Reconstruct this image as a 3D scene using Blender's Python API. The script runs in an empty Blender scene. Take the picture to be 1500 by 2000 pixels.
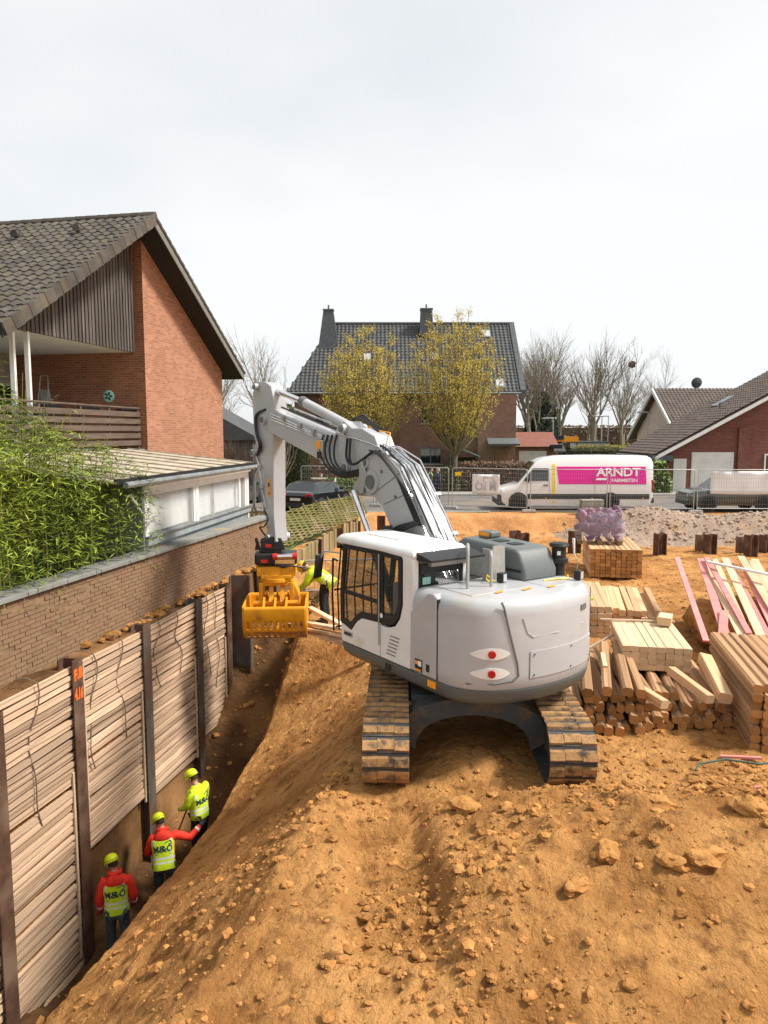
import bpy, math, random
from mathutils import Vector, Matrix, noise
S = bpy.context.scene
COL = S.collection
R = math.radians
rnd = random.Random(7)

# ---------------------------------------------------------------- camera, sky, sun
cam = bpy.data.cameras.new('camera'); camo = bpy.data.objects.new('camera', cam); COL.objects.link(camo)
camo.location = (0, 0, 3.7); camo.rotation_euler = (R(90 - 6.1), 0, 0)
cam.sensor_width = 36; cam.sensor_fit = 'VERTICAL'; cam.sensor_height = 36
cam.lens = 26.1; cam.clip_start = .05; cam.clip_end = 2000
S.camera = camo
SUN_AZ, SUN_EL = R(96), R(50)          # azimuth clockwise from +Y (the view direction), elevation
wd = bpy.data.worlds.new('World'); S.world = wd; wd.use_nodes = True
nt = wd.node_tree; nt.nodes.clear()
def wn(t, **k):
    n = nt.nodes.new(t)
    for a, b in k.items(): setattr(n, a, b)
    return n
sky = wn('ShaderNodeTexSky', sky_type='NISHITA', sun_disc=False, sun_elevation=SUN_EL, sun_rotation=SUN_AZ, air_density=1.0, dust_density=2.0)
sc = wn('ShaderNodeVectorMath', operation='SCALE'); sc.inputs['Scale'].default_value = .09
nt.links.new(sky.outputs[0], sc.inputs[0])
tc = wn('ShaderNodeTexCoord'); mp = wn('ShaderNodeMapping'); mp.inputs['Scale'].default_value = (1.0, 1.0, 2.6)
nz = wn('ShaderNodeTexNoise'); nz.inputs['Scale'].default_value = 1.3; nz.inputs['Detail'].default_value = 4; nz.inputs['Roughness'].default_value = .45
nt.links.new(tc.outputs['Generated'], mp.inputs[0]); nt.links.new(mp.outputs[0], nz.inputs['Vector'])
cr = wn('ShaderNodeMapRange'); cr.inputs['From Min'].default_value = .3; cr.inputs['From Max'].default_value = .62
cr.inputs['To Min'].default_value = .66; cr.inputs['To Max'].default_value = .985
nt.links.new(nz.outputs[0], cr.inputs[0])
mx = wn('ShaderNodeMix', data_type='RGBA'); mx.inputs[7].default_value = (.675, .69, .698, 1)
nt.links.new(cr.outputs[0], mx.inputs[0]); nt.links.new(sc.outputs[0], mx.inputs[6])
bg = wn('ShaderNodeBackground'); bg.inputs[1].default_value = 1.0
out = wn('ShaderNodeOutputWorld')
nt.links.new(mx.outputs[2], bg.inputs[0]); nt.links.new(bg.outputs[0], out.inputs[0])
sun = bpy.data.lights.new('sun', 'SUN'); suno = bpy.data.objects.new('sun', sun); COL.objects.link(suno)
sun.energy = 3.9; sun.angle = R(11); sun.color = (1, .95, .87)
suno.rotation_euler = Vector((math.sin(SUN_AZ) * math.cos(SUN_EL), math.cos(SUN_AZ) * math.cos(SUN_EL), math.sin(SUN_EL))).to_track_quat('Z', 'Y').to_euler()
suno.location = (20, 10, 30)
S.view_settings.view_transform = 'Standard'; S.view_settings.look = 'None'; S.view_settings.exposure = .55; S.view_settings.gamma = 1
S.view_settings.use_curve_mapping = False

# ---------------------------------------------------------------- helpers
WD = Vector((.2013, .9795)); WN = Vector((.9795, -.2013)); W0 = Vector((-5.8, 11.02))
def W(s, t, z=0):                      # frame of the garden wall: s to its right, t along it
    return Vector((W0.x + WN.x * s + WD.x * t, W0.y + WN.y * s + WD.y * t, z))
def to_st(x, y):
    dx, dy = x - W0.x, y - W0.y
    return dx * WN.x + dy * WN.y, dx * WD.x + dy * WD.y
WANG = math.atan2(-WD.x, WD.y)         # rotation about z that turns +Y into the wall direction
def xf(loc=(0, 0, 0), rz=0, rx=0, ry=0):
    return Matrix.Translation(loc) @ Matrix.Rotation(rz, 4, 'Z') @ Matrix.Rotation(ry, 4, 'Y') @ Matrix.Rotation(rx, 4, 'X')

class MB:
    def __init__(s, T=None): s.v = []; s.f = []; s.m = []; s.T = T or Matrix.Identity(4)
    def add(s, vs, fs, m=0):
        o = len(s.v)
        s.v += [tuple(s.T @ Vector(p)) for p in vs]
        s.f += [tuple(i + o for i in f) for f in fs]; s.m += [m] * len(fs); return s
    def bb(s, x0, x1, y0, y1, z0, z1, m=0):
        return s.add([(x0,y0,z0),(x1,y0,z0),(x1,y1,z0),(x0,y1,z0),(x0,y0,z1),(x1,y0,z1),(x1,y1,z1),(x0,y1,z1)],
                     [(3,2,1,0),(4,5,6,7),(0,1,5,4),(1,2,6,5),(2,3,7,6),(3,0,4,7)], m)
    def box(s, c, d, rz=0, rx=0, ry=0, m=0):
        M = xf(c, rz, rx, ry); a, b, e = d[0]/2, d[1]/2, d[2]/2
        vs = [M @ Vector(p) for p in ((-a,-b,-e),(a,-b,-e),(a,b,-e),(-a,b,-e),(-a,-b,e),(a,-b,e),(a,b,e),(-a,b,e))]
        return s.add(vs, [(3,2,1,0),(4,5,6,7),(0,1,5,4),(1,2,6,5),(2,3,7,6),(3,0,4,7)], m)
    def prism(s, poly, w0, w1, f, m=0):   # poly of (u,v), extruded from w0 to w1, f(u,v,w) -> point
        n = len(poly)
        vs = [f(u, v, w0) for u, v in poly] + [f(u, v, w1) for u, v in poly]
        fs = [tuple(range(n))[::-1], tuple(range(n, 2*n))] + [(i, (i+1) % n, n+(i+1) % n, n+i) for i in range(n)]
        return s.add(vs, fs, m)
    def bar(s, p, q, w, h=None, up=(0,0,1), m=0):
        p, q = Vector(p), Vector(q); h = h or w; d = (q-p).normalized(); u = Vector(up)
        if abs(d.dot(u)) > .98: u = Vector((0,1,0))
        a = d.cross(u).normalized()*w/2; b = a.cross(d).normalized()*h/2
        vs = [p-a-b, p+a-b, p+a+b, p-a+b, q-a-b, q+a-b, q+a+b, q-a+b]
        return s.add(vs, [(0,1,2,3),(7,6,5,4),(4,5,1,0),(5,6,2,1),(6,7,3,2),(7,4,0,3)], m)
    def tube(s, pts, r, n=8, m=0, cap=True):
        pts = [Vector(p) for p in pts]; k = len(pts); rs = r if isinstance(r, (list, tuple)) else [r]*k
        vs = []; u = None
        for i, p in enumerate(pts):
            d = (pts[min(i+1,k-1)] - pts[max(i-1,0)])
            d = d.normalized() if d.length > 1e-9 else Vector((0,0,1))
            if u is None: u = d.orthogonal().normalized()
            u = (u - d*u.dot(d)); u = u.normalized() if u.length > 1e-6 else d.orthogonal().normalized()
            w = d.cross(u)
            for j in range(n):
                a = 2*math.pi*j/n; vs.append(p + (u*math.cos(a) + w*math.sin(a))*rs[i])
        fs = [(i*n+j, i*n+(j+1) % n, (i+1)*n+(j+1) % n, (i+1)*n+j) for i in range(k-1) for j in range(n)]
        if cap: fs += [tuple(range(n))[::-1], tuple(range((k-1)*n, k*n))]
        return s.add(vs, fs, m)
    def cyl(s, p, q, r, n=16, m=0): return s.tube([p, q], r, n, m)
    def lathe(s, prof, c=(0,0,0), n=16, M=None, m=0):   # (r,z) about z, then M
        M = M or Matrix.Identity(4); k = len(prof)
        vs = [M @ Vector((c[0]+r*math.cos(2*math.pi*j/n), c[1]+r*math.sin(2*math.pi*j/n), c[2]+z)) for r, z in prof for j in range(n)]
        fs = [(i*n+j, i*n+(j+1) % n, (i+1)*n+(j+1) % n, (i+1)*n+j) for i in range(k-1) for j in range(n)]
        fs += [tuple(range(n))[::-1], tuple(range((k-1)*n, k*n))]
        return s.add(vs, fs, m)
    def blob(s, c, r, seed=0, amp=.3, n=1, m=0, sq=(1,1,1)):
        vs, fs = ICO[n]; o = Vector((seed*3.7, seed*1.3, seed*.7)); rot = Matrix.Rotation(seed*1.7, 3, Vector((math.sin(seed), math.cos(seed*2), .5)).normalized())
        return s.add([Vector(c) + Vector([a*b for a, b in zip((rot @ Vector(p))*(1+amp*noise.noise(Vector(p)*1.6+o)+.4*amp*noise.noise(Vector(p)*4.1+o)), sq)])*r for p in vs], fs, m)
    def mesh(s, name, mats, smooth=False, ang=38):
        me = bpy.data.meshes.new(name); me.from_pydata(s.v, [], s.f)
        for mt in (mats if isinstance(mats, (list, tuple)) else [mats]): me.materials.append(MAT(mt))
        me.polygons.foreach_set('material_index', s.m)
        me.validate(); me.update()
        if smooth:
            me.polygons.foreach_set('use_smooth', [True]*len(me.polygons)); me.set_sharp_from_angle(angle=R(ang))
        return me
    def dummy(s): pass
    def obj(s, name, mats, parent=None, smooth=False, bevel=0, ang=38, world=False, seg=2):
        if world and parent is not None:
            iv = WM[parent.name].inverted(); s.v = [tuple(iv @ Vector(p)) for p in s.v]
        return link(name, s.mesh(name, mats, smooth or bevel > 0, ang), parent, bevel, seg)
def link(name, me, parent=None, bevel=0, seg=2):
    o = bpy.data.objects.new(name, me); COL.objects.link(o)
    if parent is not None: o.parent = parent; WM[o.name] = WM[parent.name]
    else: WM[o.name] = Matrix.Identity(4)
    if bevel:
        b = o.modifiers.new('bevel', 'BEVEL'); b.width = bevel; b.segments = seg; b.limit_method = 'ANGLE'; b.angle_limit = R(35)
    return o
WM = {}
def ico(n):
    t = (1+5**.5)/2
    vs = [Vector(p).normalized() for p in ((-1,t,0),(1,t,0),(-1,-t,0),(1,-t,0),(0,-1,t),(0,1,t),(0,-1,-t),(0,1,-t),(t,0,-1),(t,0,1),(-t,0,-1),(-t,0,1))]
    fs = [(0,11,5),(0,5,1),(0,1,7),(0,7,10),(0,10,11),(1,5,9),(5,11,4),(11,10,2),(10,7,6),(7,1,8),(3,9,4),(3,4,2),(3,2,6),(3,6,8),(3,8,9),(4,9,5),(2,4,11),(6,2,10),(8,6,7),(9,8,1)]
    for _ in range(n):
        c = {}; nf = []
        def mid(a, b):
            k = (min(a,b), max(a,b))
            if k not in c: vs.append(((vs[a]+vs[b])/2).normalized()); c[k] = len(vs)-1
            return c[k]
        for a, b, d in fs:
            x, y, z = mid(a,b), mid(b,d), mid(d,a); nf += [(a,x,z),(b,y,x),(d,z,y),(x,y,z)]
        fs = nf
    return vs, fs
ICO = [ico(0), ico(1), ico(2)]
def tag(o, label=None, cat=None, group=None, kind=None):
    if label: o['label'] = label
    if cat: o['category'] = cat
    if group: o['group'] = group
    if kind: o['kind'] = kind
    return o
def thing(name, label, cat, loc=(0,0,0), rz=0, group=None):
    o = bpy.data.objects.new(name, None); COL.objects.link(o); o.location = loc; o.rotation_euler = (0,0,rz); o.empty_display_size = .2
    WM[o.name] = xf(loc, rz); return tag(o, label, cat, group)
def dup(o, parent=None):
    c = o.copy(); COL.objects.link(c); c.parent = parent
    for ch in [x for x in ALLCH(o)]: dup(ch, c)
    return c
def ALLCH(o): return list(o.children)
def text_mb(body, size, T, bold=.0, depth=.0, align='CENTER', sx=1, space=1):
    cu = bpy.data.curves.new('t', 'FONT'); cu.body = body; cu.size = size; cu.align_x = align; cu.align_y = 'CENTER'
    cu.offset = bold; cu.extrude = depth; cu.resolution_u = 3; cu.space_character = space
    o = bpy.data.objects.new('t', cu); COL.objects.link(o); bpy.context.view_layer.update()
    me = o.to_mesh(); b = MB()
    b.add([T(v.co.x*sx, v.co.y) for v in me.vertices], [tuple(p.vertices) for p in me.polygons])
    o.to_mesh_clear(); bpy.data.objects.remove(o); bpy.data.curves.remove(cu)
    return b

# ---------------------------------------------------------------- materials
_M = {}
SPEC = {}
def MAT(k):
    if k in _M: return _M[k]
    sp = dict(SPEC[k]) if k in SPEC else None
    if sp is None: raise KeyError(k)
    m = bpy.data.materials.new(k); m.use_nodes = True; _M[k] = m
    N = m.node_tree.nodes; L = m.node_tree.links; P = N['Principled BSDF']
    def nd(t, **kw):
        n = N.new(t)
        for a, b in kw.items(): setattr(n, a, b)
        return n
    c1 = sp['c']; c2 = sp.get('c2', tuple(x*(1-sp.get('var', .18)) for x in c1))
    P.inputs['Roughness'].default_value = sp.get('r', .7); P.inputs['Metallic'].default_value = sp.get('metal', 0)
    P.inputs['Specular IOR Level'].default_value = sp.get('spec', .4)
    if 'coat' in sp: P.inputs['Coat Weight'].default_value = sp['coat']; P.inputs['Coat Roughness'].default_value = .08
    if 'alpha' in sp: P.inputs['Alpha'].default_value = sp['alpha']
    if 'trans' in sp: P.inputs['Transmission Weight'].default_value = sp['trans']; P.inputs['IOR'].default_value = sp.get('ior', 1.45)
    tcn = nd('ShaderNodeTexCoord'); vec = tcn.outputs['Object']
    if sp.get('rand'):
        oi = nd('ShaderNodeObjectInfo'); ad = nd('ShaderNodeVectorMath', operation='ADD'); ml = nd('ShaderNodeVectorMath', operation='SCALE')
        cmb = nd('ShaderNodeCombineXYZ')
        for i in range(3): L.new(oi.outputs['Random'], cmb.inputs[i])
        ml.inputs['Scale'].default_value = 37.; L.new(cmb.outputs[0], ml.inputs[0]); L.new(vec, ad.inputs[0]); L.new(ml.outputs[0], ad.inputs[1]); vec = ad.outputs[0]
    st = sp.get('stretch')
    if st:
        mpn = nd('ShaderNodeMapping'); mpn.inputs['Scale'].default_value = st; L.new(vec, mpn.inputs[0]); vec = mpn.outputs[0]
    n1 = nd('ShaderNodeTexNoise'); n1.inputs['Scale'].default_value = sp.get('s', 4); n1.inputs['Detail'].default_value = sp.get('det', 6); n1.inputs['Roughness'].default_value = .6
    L.new(vec, n1.inputs['Vector'])
    mr = nd('ShaderNodeMapRange'); lo, hi = sp.get('rng', (.35, .65)); mr.inputs['From Min'].default_value = lo; mr.inputs['From Max'].default_value = hi
    L.new(n1.outputs[0], mr.inputs[0])
    mxn = nd('ShaderNodeMix', data_type='RGBA'); mxn.inputs[6].default_value = (*c1, 1); mxn.inputs[7].default_value = (*c2, 1)
    L.new(mr.outputs[0], mxn.inputs[0]); colo = mxn.outputs[2]
    if 'c3' in sp:       # second, larger stain layer
        n3 = nd('ShaderNodeTexNoise'); n3.inputs['Scale'].default_value = sp.get('s3', .8); n3.inputs['Detail'].default_value = 5; L.new(vec, n3.inputs['Vector'])
        m3 = nd('ShaderNodeMapRange'); lo, hi = sp.get('rng3', (.5, .68)); m3.inputs['From Min'].default_value = lo; m3.inputs['From Max'].default_value = hi; L.new(n3.outputs[0], m3.inputs[0])
        x3 = nd('ShaderNodeMix', data_type='RGBA'); x3.inputs[7].default_value = (*sp['c3'], 1); L.new(m3.outputs[0], x3.inputs[0]); L.new(colo, x3.inputs[6]); colo = x3.outputs[2]
    if 'brick' in sp:    # (dir x, dir y, brick width, course height, mortar size, mortar colour)
        bx, by, bw, bh, ms, mc = sp['brick']
        sep = nd('ShaderNodeVectorMath', operation='DOT_PRODUCT'); sep.inputs[1].default_value = (bx, by, 0); L.new(tcn.outputs['Object'], sep.inputs[0])
        sz = nd('ShaderNodeSeparateXYZ'); L.new(tcn.outputs['Object'], sz.inputs[0]); cb = nd('ShaderNodeCombineXYZ')
        L.new(sep.outputs['Value'], cb.inputs[0]); L.new(sz.outputs[2], cb.inputs[1])
        bt = nd('ShaderNodeTexBrick'); bt.inputs['Scale'].default_value = 1; bt.inputs['Brick Width'].default_value = bw; bt.inputs['Row Height'].default_value = bh
        bt.inputs['Mortar Size'].default_value = ms; bt.inputs['Mortar Smooth'].default_value = .2; bt.inputs['Bias'].default_value = -.2
        L.new(cb.outputs[0], bt.inputs['Vector']); bt.inputs['Mortar'].default_value = (*mc, 1)
        L.new(colo, bt.inputs['Color1'])
        dk = nd('ShaderNodeMix', data_type='RGBA', blend_type='MULTIPLY'); dk.inputs[0].default_value = 1; dk.inputs[7].default_value = (.62, .58, .56, 1); L.new(colo, dk.inputs[6]); L.new(dk.outputs[2], bt.inputs['Color2'])
        colo = bt.outputs[0]
    if sp.get('orand'):  # per-object tint
        oi2 = nd('ShaderNodeObjectInfo'); hs = nd('ShaderNodeHueSaturation'); mr2 = nd('ShaderNodeMapRange'); mr2.inputs['To Min'].default_value = 1-sp['orand']; mr2.inputs['To Max'].default_value = 1+sp['orand']*.8
        L.new(oi2.outputs['Random'], mr2.inputs[0]); L.new(mr2.outputs[0], hs.inputs['Value']); L.new(colo, hs.inputs['Color']); colo = hs.outputs[0]
    if sp.get('frand'):  # per-loose-piece tint through noise of a face attribute
        at = nd('ShaderNodeAttribute'); at.attribute_name = 'tint'; hs = nd('ShaderNodeHueSaturation'); mr2 = nd('ShaderNodeMapRange'); mr2.inputs['To Min'].default_value = 1-sp['frand']; mr2.inputs['To Max'].default_value = 1+sp['frand']
        L.new(at.outputs['Fac'], mr2.inputs[0]); L.new(mr2.outputs[0], hs.inputs['Value']); L.new(colo, hs.inputs['Color']); colo = hs.outputs[0]
    L.new(colo, P.inputs['Base Color'])
    if sp.get('emit'): P.inputs['Emission Color'].default_value = (*sp['emit'], 1); P.inputs['Emission Strength'].default_value = 1
    if sp.get('b'):
        nb = nd('ShaderNodeTexNoise'); nb.inputs['Scale'].default_value = sp.get('bs', 30); nb.inputs['Detail'].default_value = 8; nb.inputs['Roughness'].default_value = .65; L.new(vec, nb.inputs['Vector'])
        bp = nd('ShaderNodeBump'); bp.inputs['Strength'].default_value = sp['b']; bp.inputs['Distance'].default_value = sp.get('bd', .03)
        if 'brick' in sp:
            sm = nd('ShaderNodeMath', operation='SUBTRACT'); L.new(nb.outputs[0], sm.inputs[0]); L.new(bt.outputs['Fac'], sm.inputs[1]); L.new(sm.outputs[0], bp.inputs['Height'])
        else: L.new(nb.outputs[0], bp.inputs['Height'])
        L.new(bp.outputs[0], P.inputs['Normal'])
    if sp.get('rv'):
        rr = nd('ShaderNodeMapRange'); rr.inputs['To Min'].default_value = sp.get('r', .7)-sp['rv']; rr.inputs['To Max'].default_value = sp.get('r', .7)+sp['rv']; L.new(n1.outputs[0], rr.inputs[0]); L.new(rr.outputs[0], P.inputs['Roughness'])
    return m
def spec(k, c, **kw): SPEC[k] = dict(c=c, **kw)
spec('soil', (.68,.345,.118), c2=(.38,.17,.05), s=1.0, rng=(.36,.62), c3=(.20,.088,.028), s3=4.5, rng3=(.54,.74), b=1, bs=11, bd=.14, r=.95, spec=.15, det=10)
spec("soildark", (.155,.078,.030), c2=(.08,.038,.015), s=1.4, b=1, bs=8, bd=.09, r=.9, spec=.2, c3=(.30,.155,.06), s3=.5, rng3=(.5,.66))  # darker brown soil colour for the faces of the trench floor and head
spec('clod', (.60,.30,.10), c2=(.37,.165,.048), s=5, rng=(.3,.65), b=1, bs=22, bd=.04, r=.95, spec=.15, frand=.22)
spec('sandbank', (.60,.31,.13), c2=(.42,.20,.075), s=1.3, b=.9, bs=7, bd=.08, r=.95, spec=.1)
spec('gravel', (.43,.32,.245), c2=(.29,.21,.155), s=6, b=.9, bs=22, bd=.05, r=.95, spec=.15, c3=(.42,.26,.14), s3=.7, rng3=(.52,.66))
spec('stone', (.44,.345,.275), c2=(.28,.21,.165), s=2, r=.9, frand=.35)
spec('grass', (.10,.13,.03), c2=(.055,.075,.02), s=2, b=.8, bs=40, bd=.03, r=.95, c3=(.20,.15,.08), s3=.6)
spec('asphalt', (.17,.155,.145), c2=(.12,.11,.105), s=1.2, b=.3, bs=120, bd=.004, r=.9, c3=(.24,.19,.14), s3=.5)
spec('kerb', (.36,.34,.31), s=3, b=.3, bs=30, bd=.005)
spec('wallbrick', (.27,.15,.088), c2=(.18,.105,.06), s=5, r=.9, b=.6, bs=40, bd=.006, orand=.10, rand=1, c3=(.24,.15,.085), s3=1.1, rng3=(.36,.56))
spec('wallbase', (.26,.165,.10), c2=(.17,.11,.065), s=2.2, r=.95, b=.8, bs=14, bd=.02, c3=(.30,.18,.08), s3=.8)
spec('coping', (.26,.26,.24), c2=(.18,.18,.165), s=2.5, b=.5, bs=20, bd=.008, c3=(.34,.25,.14), s3=.7, rng3=(.58,.7))
B1 = (WD.x, WD.y); B2 = (WN.x, WN.y)
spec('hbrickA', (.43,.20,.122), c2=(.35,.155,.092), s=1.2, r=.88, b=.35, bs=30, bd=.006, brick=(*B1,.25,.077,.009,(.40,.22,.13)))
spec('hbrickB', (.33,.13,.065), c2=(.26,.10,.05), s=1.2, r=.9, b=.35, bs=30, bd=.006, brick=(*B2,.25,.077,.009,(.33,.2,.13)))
spec('mbrick', (.25,.115,.075), c2=(.17,.075,.05), s=1.5, r=.9, b=.3, bs=20, bd=.006, brick=(1,0,.25,.083,.012,(.30,.2,.15)))
spec('rbrick', (.22,.075,.05), c2=(.16,.05,.035), s=1.5, r=.9, b=.3, bs=20, bd=.006, brick=(1,0,.25,.083,.010,(.22,.12,.09)))
spec('tileL', (.105,.088,.07), c2=(.06,.052,.045), s=3, r=.85, b=.5, bs=18, bd=.01, orand=.25, rand=1, c3=(.125,.10,.055), s3=1.6, rng3=(.55,.75))
spec('tileLs', (.105,.088,.07), c2=(.06,.052,.045), s=2, r=.85, b=.5, bs=18, bd=.01, c3=(.15,.12,.055), s3=1.1, rng3=(.5,.7))
spec('tileM', (.075,.077,.075), c2=(.05,.052,.052), s=2, r=.55, b=.3, bs=12, bd=.01)
spec('tileR', (.15,.115,.095), c2=(.10,.078,.066), s=2, r=.8, b=.3, bs=12, bd=.01)
spec('slate', (.085,.092,.098), c2=(.055,.06,.065), s=4, r=.6, b=.4, bs=12, bd=.01)
spec('clad', (.105,.088,.075), c2=(.06,.05,.043), s=9, stretch=(1,1,.06), r=.85, b=.5, bs=30, bd=.004, c3=(.19,.165,.145), s3=7, rng3=(.5,.7))
spec('soffit', (.022,.02,.018), r=.8); spec('fascia', (.19,.19,.17), s=3, r=.7)
spec('balcwood', (.145,.10,.075), c2=(.085,.06,.045), s=5, stretch=(.3,.3,2), r=.85, b=.4, bs=20, bd=.004)
spec('whitepaint', (.78,.77,.74), c2=(.68,.67,.64), s=3, r=.5); spec('offwhite', (.70,.68,.62), c2=(.6,.58,.53), s=2, r=.7)
spec('shutter', (.42,.38,.34), s=3, r=.7); spec('greypaint', (.30,.34,.35), c2=(.22,.25,.26), s=3, r=.55)
spec('zinc', (.27,.29,.29), c2=(.17,.18,.18), s=4, r=.5, metal=.3); spec('sunroof', (.50,.43,.33), c2=(.38,.32,.24), s=2.5, stretch=(2,.5,1), r=.8, c3=(.28,.23,.17), s3=2.5, rng3=(.56,.72), b=.3, bs=10, bd=.01)
spec('curtain', (.74,.75,.74), c2=(.6,.62,.62), s=2.5, stretch=(2,2,.3), r=.8)
spec('glass', (.05,.06,.06), r=.04, spec=.9, var=.3); spec('darkglass', (.012,.014,.014), r=.05, spec=.9)
spec('cabglass', (.03,.05,.045), r=.03, alpha=.24, spec=.8)
spec('pane', (.75,.78,.78), r=.04, alpha=.22, spec=.6)
spec('steel', (.14,.07,.042), c2=(.075,.038,.025), s=5, r=.75, metal=.25, b=.5, bs=25, bd=.006, c3=(.20,.13,.085), s3=1.3, rand=1)
spec('steelgrey', (.16,.135,.11), c2=(.10,.085,.07), s=4, r=.7, metal=.3, b=.4, bs=25, bd=.006, c3=(.16,.08,.045), s3=1.5, rand=1)
spec('sprayorange', (.95,.16,.02), r=.7, var=.1)
spec('board', (.70,.50,.345), c2=(.52,.35,.22), s=6, stretch=(1,.12,1), r=.9, b=.7, bs=28, bd=.01, orand=.3, rand=1, c3=(.25,.155,.09), s3=2.2, rng3=(.50,.70))
spec('barkedge', (.13,.075,.045), c2=(.08,.045,.028), s=8, r=.95, b=.9, bs=30, bd=.02)
spec('batten', (.58,.44,.30), s=5, r=.85, orand=.2, rand=1)
spec('rope', (.17,.13,.085), s=30, r=.95)
spec('timber', (.70,.45,.255), c2=(.55,.33,.165), s=7, stretch=(1,.1,1), r=.85, b=.5, bs=25, bd=.006, orand=.28, rand=1, c3=(.33,.18,.085), s3=2.0, rng3=(.55,.72))
spec('timberend', (.50,.25,.085), c2=(.32,.145,.045), s=14, r=.9, orand=.35, rand=1, b=.4, bs=60, bd=.004)
spec('timberpale', (.70,.52,.34), c2=(.58,.41,.25), s=7, stretch=(1,.1,1), r=.85, b=.4, bs=25, bd=.005, orand=.14, rand=1)
spec('timberpaleend', (.62,.44,.27), c2=(.50,.33,.18), s=14, r=.9, orand=.2, rand=1)
spec('timberdirty', (.52,.31,.16), c2=(.36,.195,.09), s=6, stretch=(1,.15,1), r=.9, b=.7, bs=20, bd=.012, orand=.3, rand=1, c3=(.19,.10,.045), s3=1.8, rng3=(.5,.7))
spec('pinkboard', (.72,.27,.26), c2=(.58,.22,.20), s=5, r=.8, orand=.2, rand=1, c3=(.5,.34,.25), s3=2.5, rng3=(.58,.7))
spec('exgrey', (.44,.44,.45), c2=(.40,.40,.405), s=1.5, r=.38, coat=.2, c3=(.40,.36,.31), s3=1.7, rng3=(.56,.78), rv=.08); spec('exwhite', (.78,.775,.75), c2=(.72,.71,.68), s=1.5, r=.34, coat=.3, c3=(.62,.57,.49), s3=2.2, rng3=(.58,.78))
spec('exdark', (.135,.15,.148), c2=(.115,.128,.126), s=2, r=.45); spec('exblack', (.018,.018,.019), r=.5)
spec('chassis', (.055,.06,.062), c2=(.16,.095,.05), s=3, r=.7, rng=(.5,.68), b=.3, bs=14, bd=.01)
spec('shoe', (.085,.062,.042), c2=(.38,.21,.085), s=7, r=.85, rng=(.34,.54), b=.8, bs=16, bd=.02, rand=1, orand=.2)
spec('chrome', (.82,.82,.83), r=.13, metal=1); spec('pipe', (.66,.67,.68), c2=(.5,.51,.52), r=.22, metal=.85, s=8)
spec('hose', (.012,.012,.013), r=.45); spec('bracket', (.42,.42,.40), r=.5, metal=.3); spec('galv', (.47,.47,.45), c2=(.38,.38,.36), s=9, r=.5, metal=.5)
spec('yellow', (.80,.36,.008), c2=(.66,.27,.008), s=3, r=.5, b=.3, bs=14, bd=.008, c3=(.33,.15,.045), s3=3, rng3=(.60,.72))
spec('yellowworn', (.42,.22,.05), c2=(.26,.17,.10), s=5, r=.6, b=.4, bs=18, bd=.008, c3=(.62,.29,.02), s3=4, rng3=(.5,.6))
spec('tiltblack', (.02,.02,.021), r=.42, b=.2, bs=10); spec('red', (.60,.02,.02), r=.35); spec('lampred', (.45,.012,.012), r=.15)
spec('orange', (.92,.36,.02), r=.5, var=.05); spec('stickerwhite', (.85,.85,.82), r=.5, var=.04); spec('mint', (.40,.72,.60), r=.6)
spec('seat', (.03,.035,.033), r=.8); spec('green', (.10,.55,.05), r=.5)
spec('hivis', (.62,.80,.015), c2=(.50,.68,.012), s=8, r=.75, b=.5, bs=9, bd=.03); spec('hired', (.90,.045,.02), c2=(.72,.03,.015), s=8, r=.75, b=.5, bs=9, bd=.03)
spec('reflect', (.72,.74,.74), r=.4, s=20); spec('helmet', (.72,.86,.01), r=.3, coat=.3, var=.05); spec('helmety', (.85,.50,.01), r=.3, var=.05)
spec('jeans', (.075,.095,.11), c2=(.045,.058,.07), s=7, r=.9, b=.5, bs=10, bd=.02); spec('blackcloth', (.018,.018,.021), r=.9, b=.5, bs=10, bd=.02)
spec('navy', (.03,.04,.07), r=.9); spec('skin', (.50,.27,.19), r=.55, var=.08); spec('hair', (.03,.02,.013), r=.8); spec('glove', (.05,.045,.045), r=.9); spec('gloveR', (.42,.02,.04), r=.9)
spec('bootm', (.04,.03,.022), r=.85, c2=(.14,.08,.04), s=8); spec('logo', (.015,.05,.055), r=.7)
spec('vanwhite', (.80,.80,.79), c2=(.76,.76,.75), s=1, r=.25, coat=.5); spec('magenta', (.72,.012,.30), r=.35, var=.03); spec('yellowtape', (.85,.62,.01), r=.4, var=.03)
spec('plastic', (.045,.05,.053), r=.6); spec('tyre', (.018,.018,.018), r=.85); spec('rim', (.35,.35,.36), r=.35, metal=.8); spec('carglass', (.02,.026,.026), r=.04, spec=1)
spec('carblack', (.008,.009,.013), r=.12, coat=1, var=.1); spec('cargreen', (.085,.095,.08), c2=(.075,.085,.07), r=.25, metal=.4, coat=.7); spec('carsilver', (.42,.43,.44), r=.3, metal=.6, coat=.6); spec('cardark', (.09,.085,.085), r=.25, metal=.3, coat=.6)
spec('headlamp', (.5,.52,.53), r=.1, spec=.9)
spec('banner', (.86,.85,.85), c2=(.80,.79,.79), s=1.5, r=.8, b=.4, bs=3, bd=.03); spec('bannerlogo', (.52,.53,.60), r=.8, var=.04)
spec('concrete', (.48,.46,.42), c2=(.36,.345,.315), s=5, r=.9, b=.4, bs=25, bd=.006)
spec('slab', (.33,.31,.26), c2=(.24,.225,.19), s=5, r=.9, orand=.2)
spec('film', (.50,.38,.66), c2=(.30,.18,.48), s=3, r=.22, alpha=.22, b=.9, bs=9, bd=.06); spec('filmclear', (.85,.84,.86), r=.2, alpha=.16, b=.9, bs=9, bd=.06)
spec('stonepurple', (.36,.21,.25), c2=(.17,.09,.15), s=3, r=.8, orand=.35, rand=1, b=.5, bs=8, bd=.02)
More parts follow.
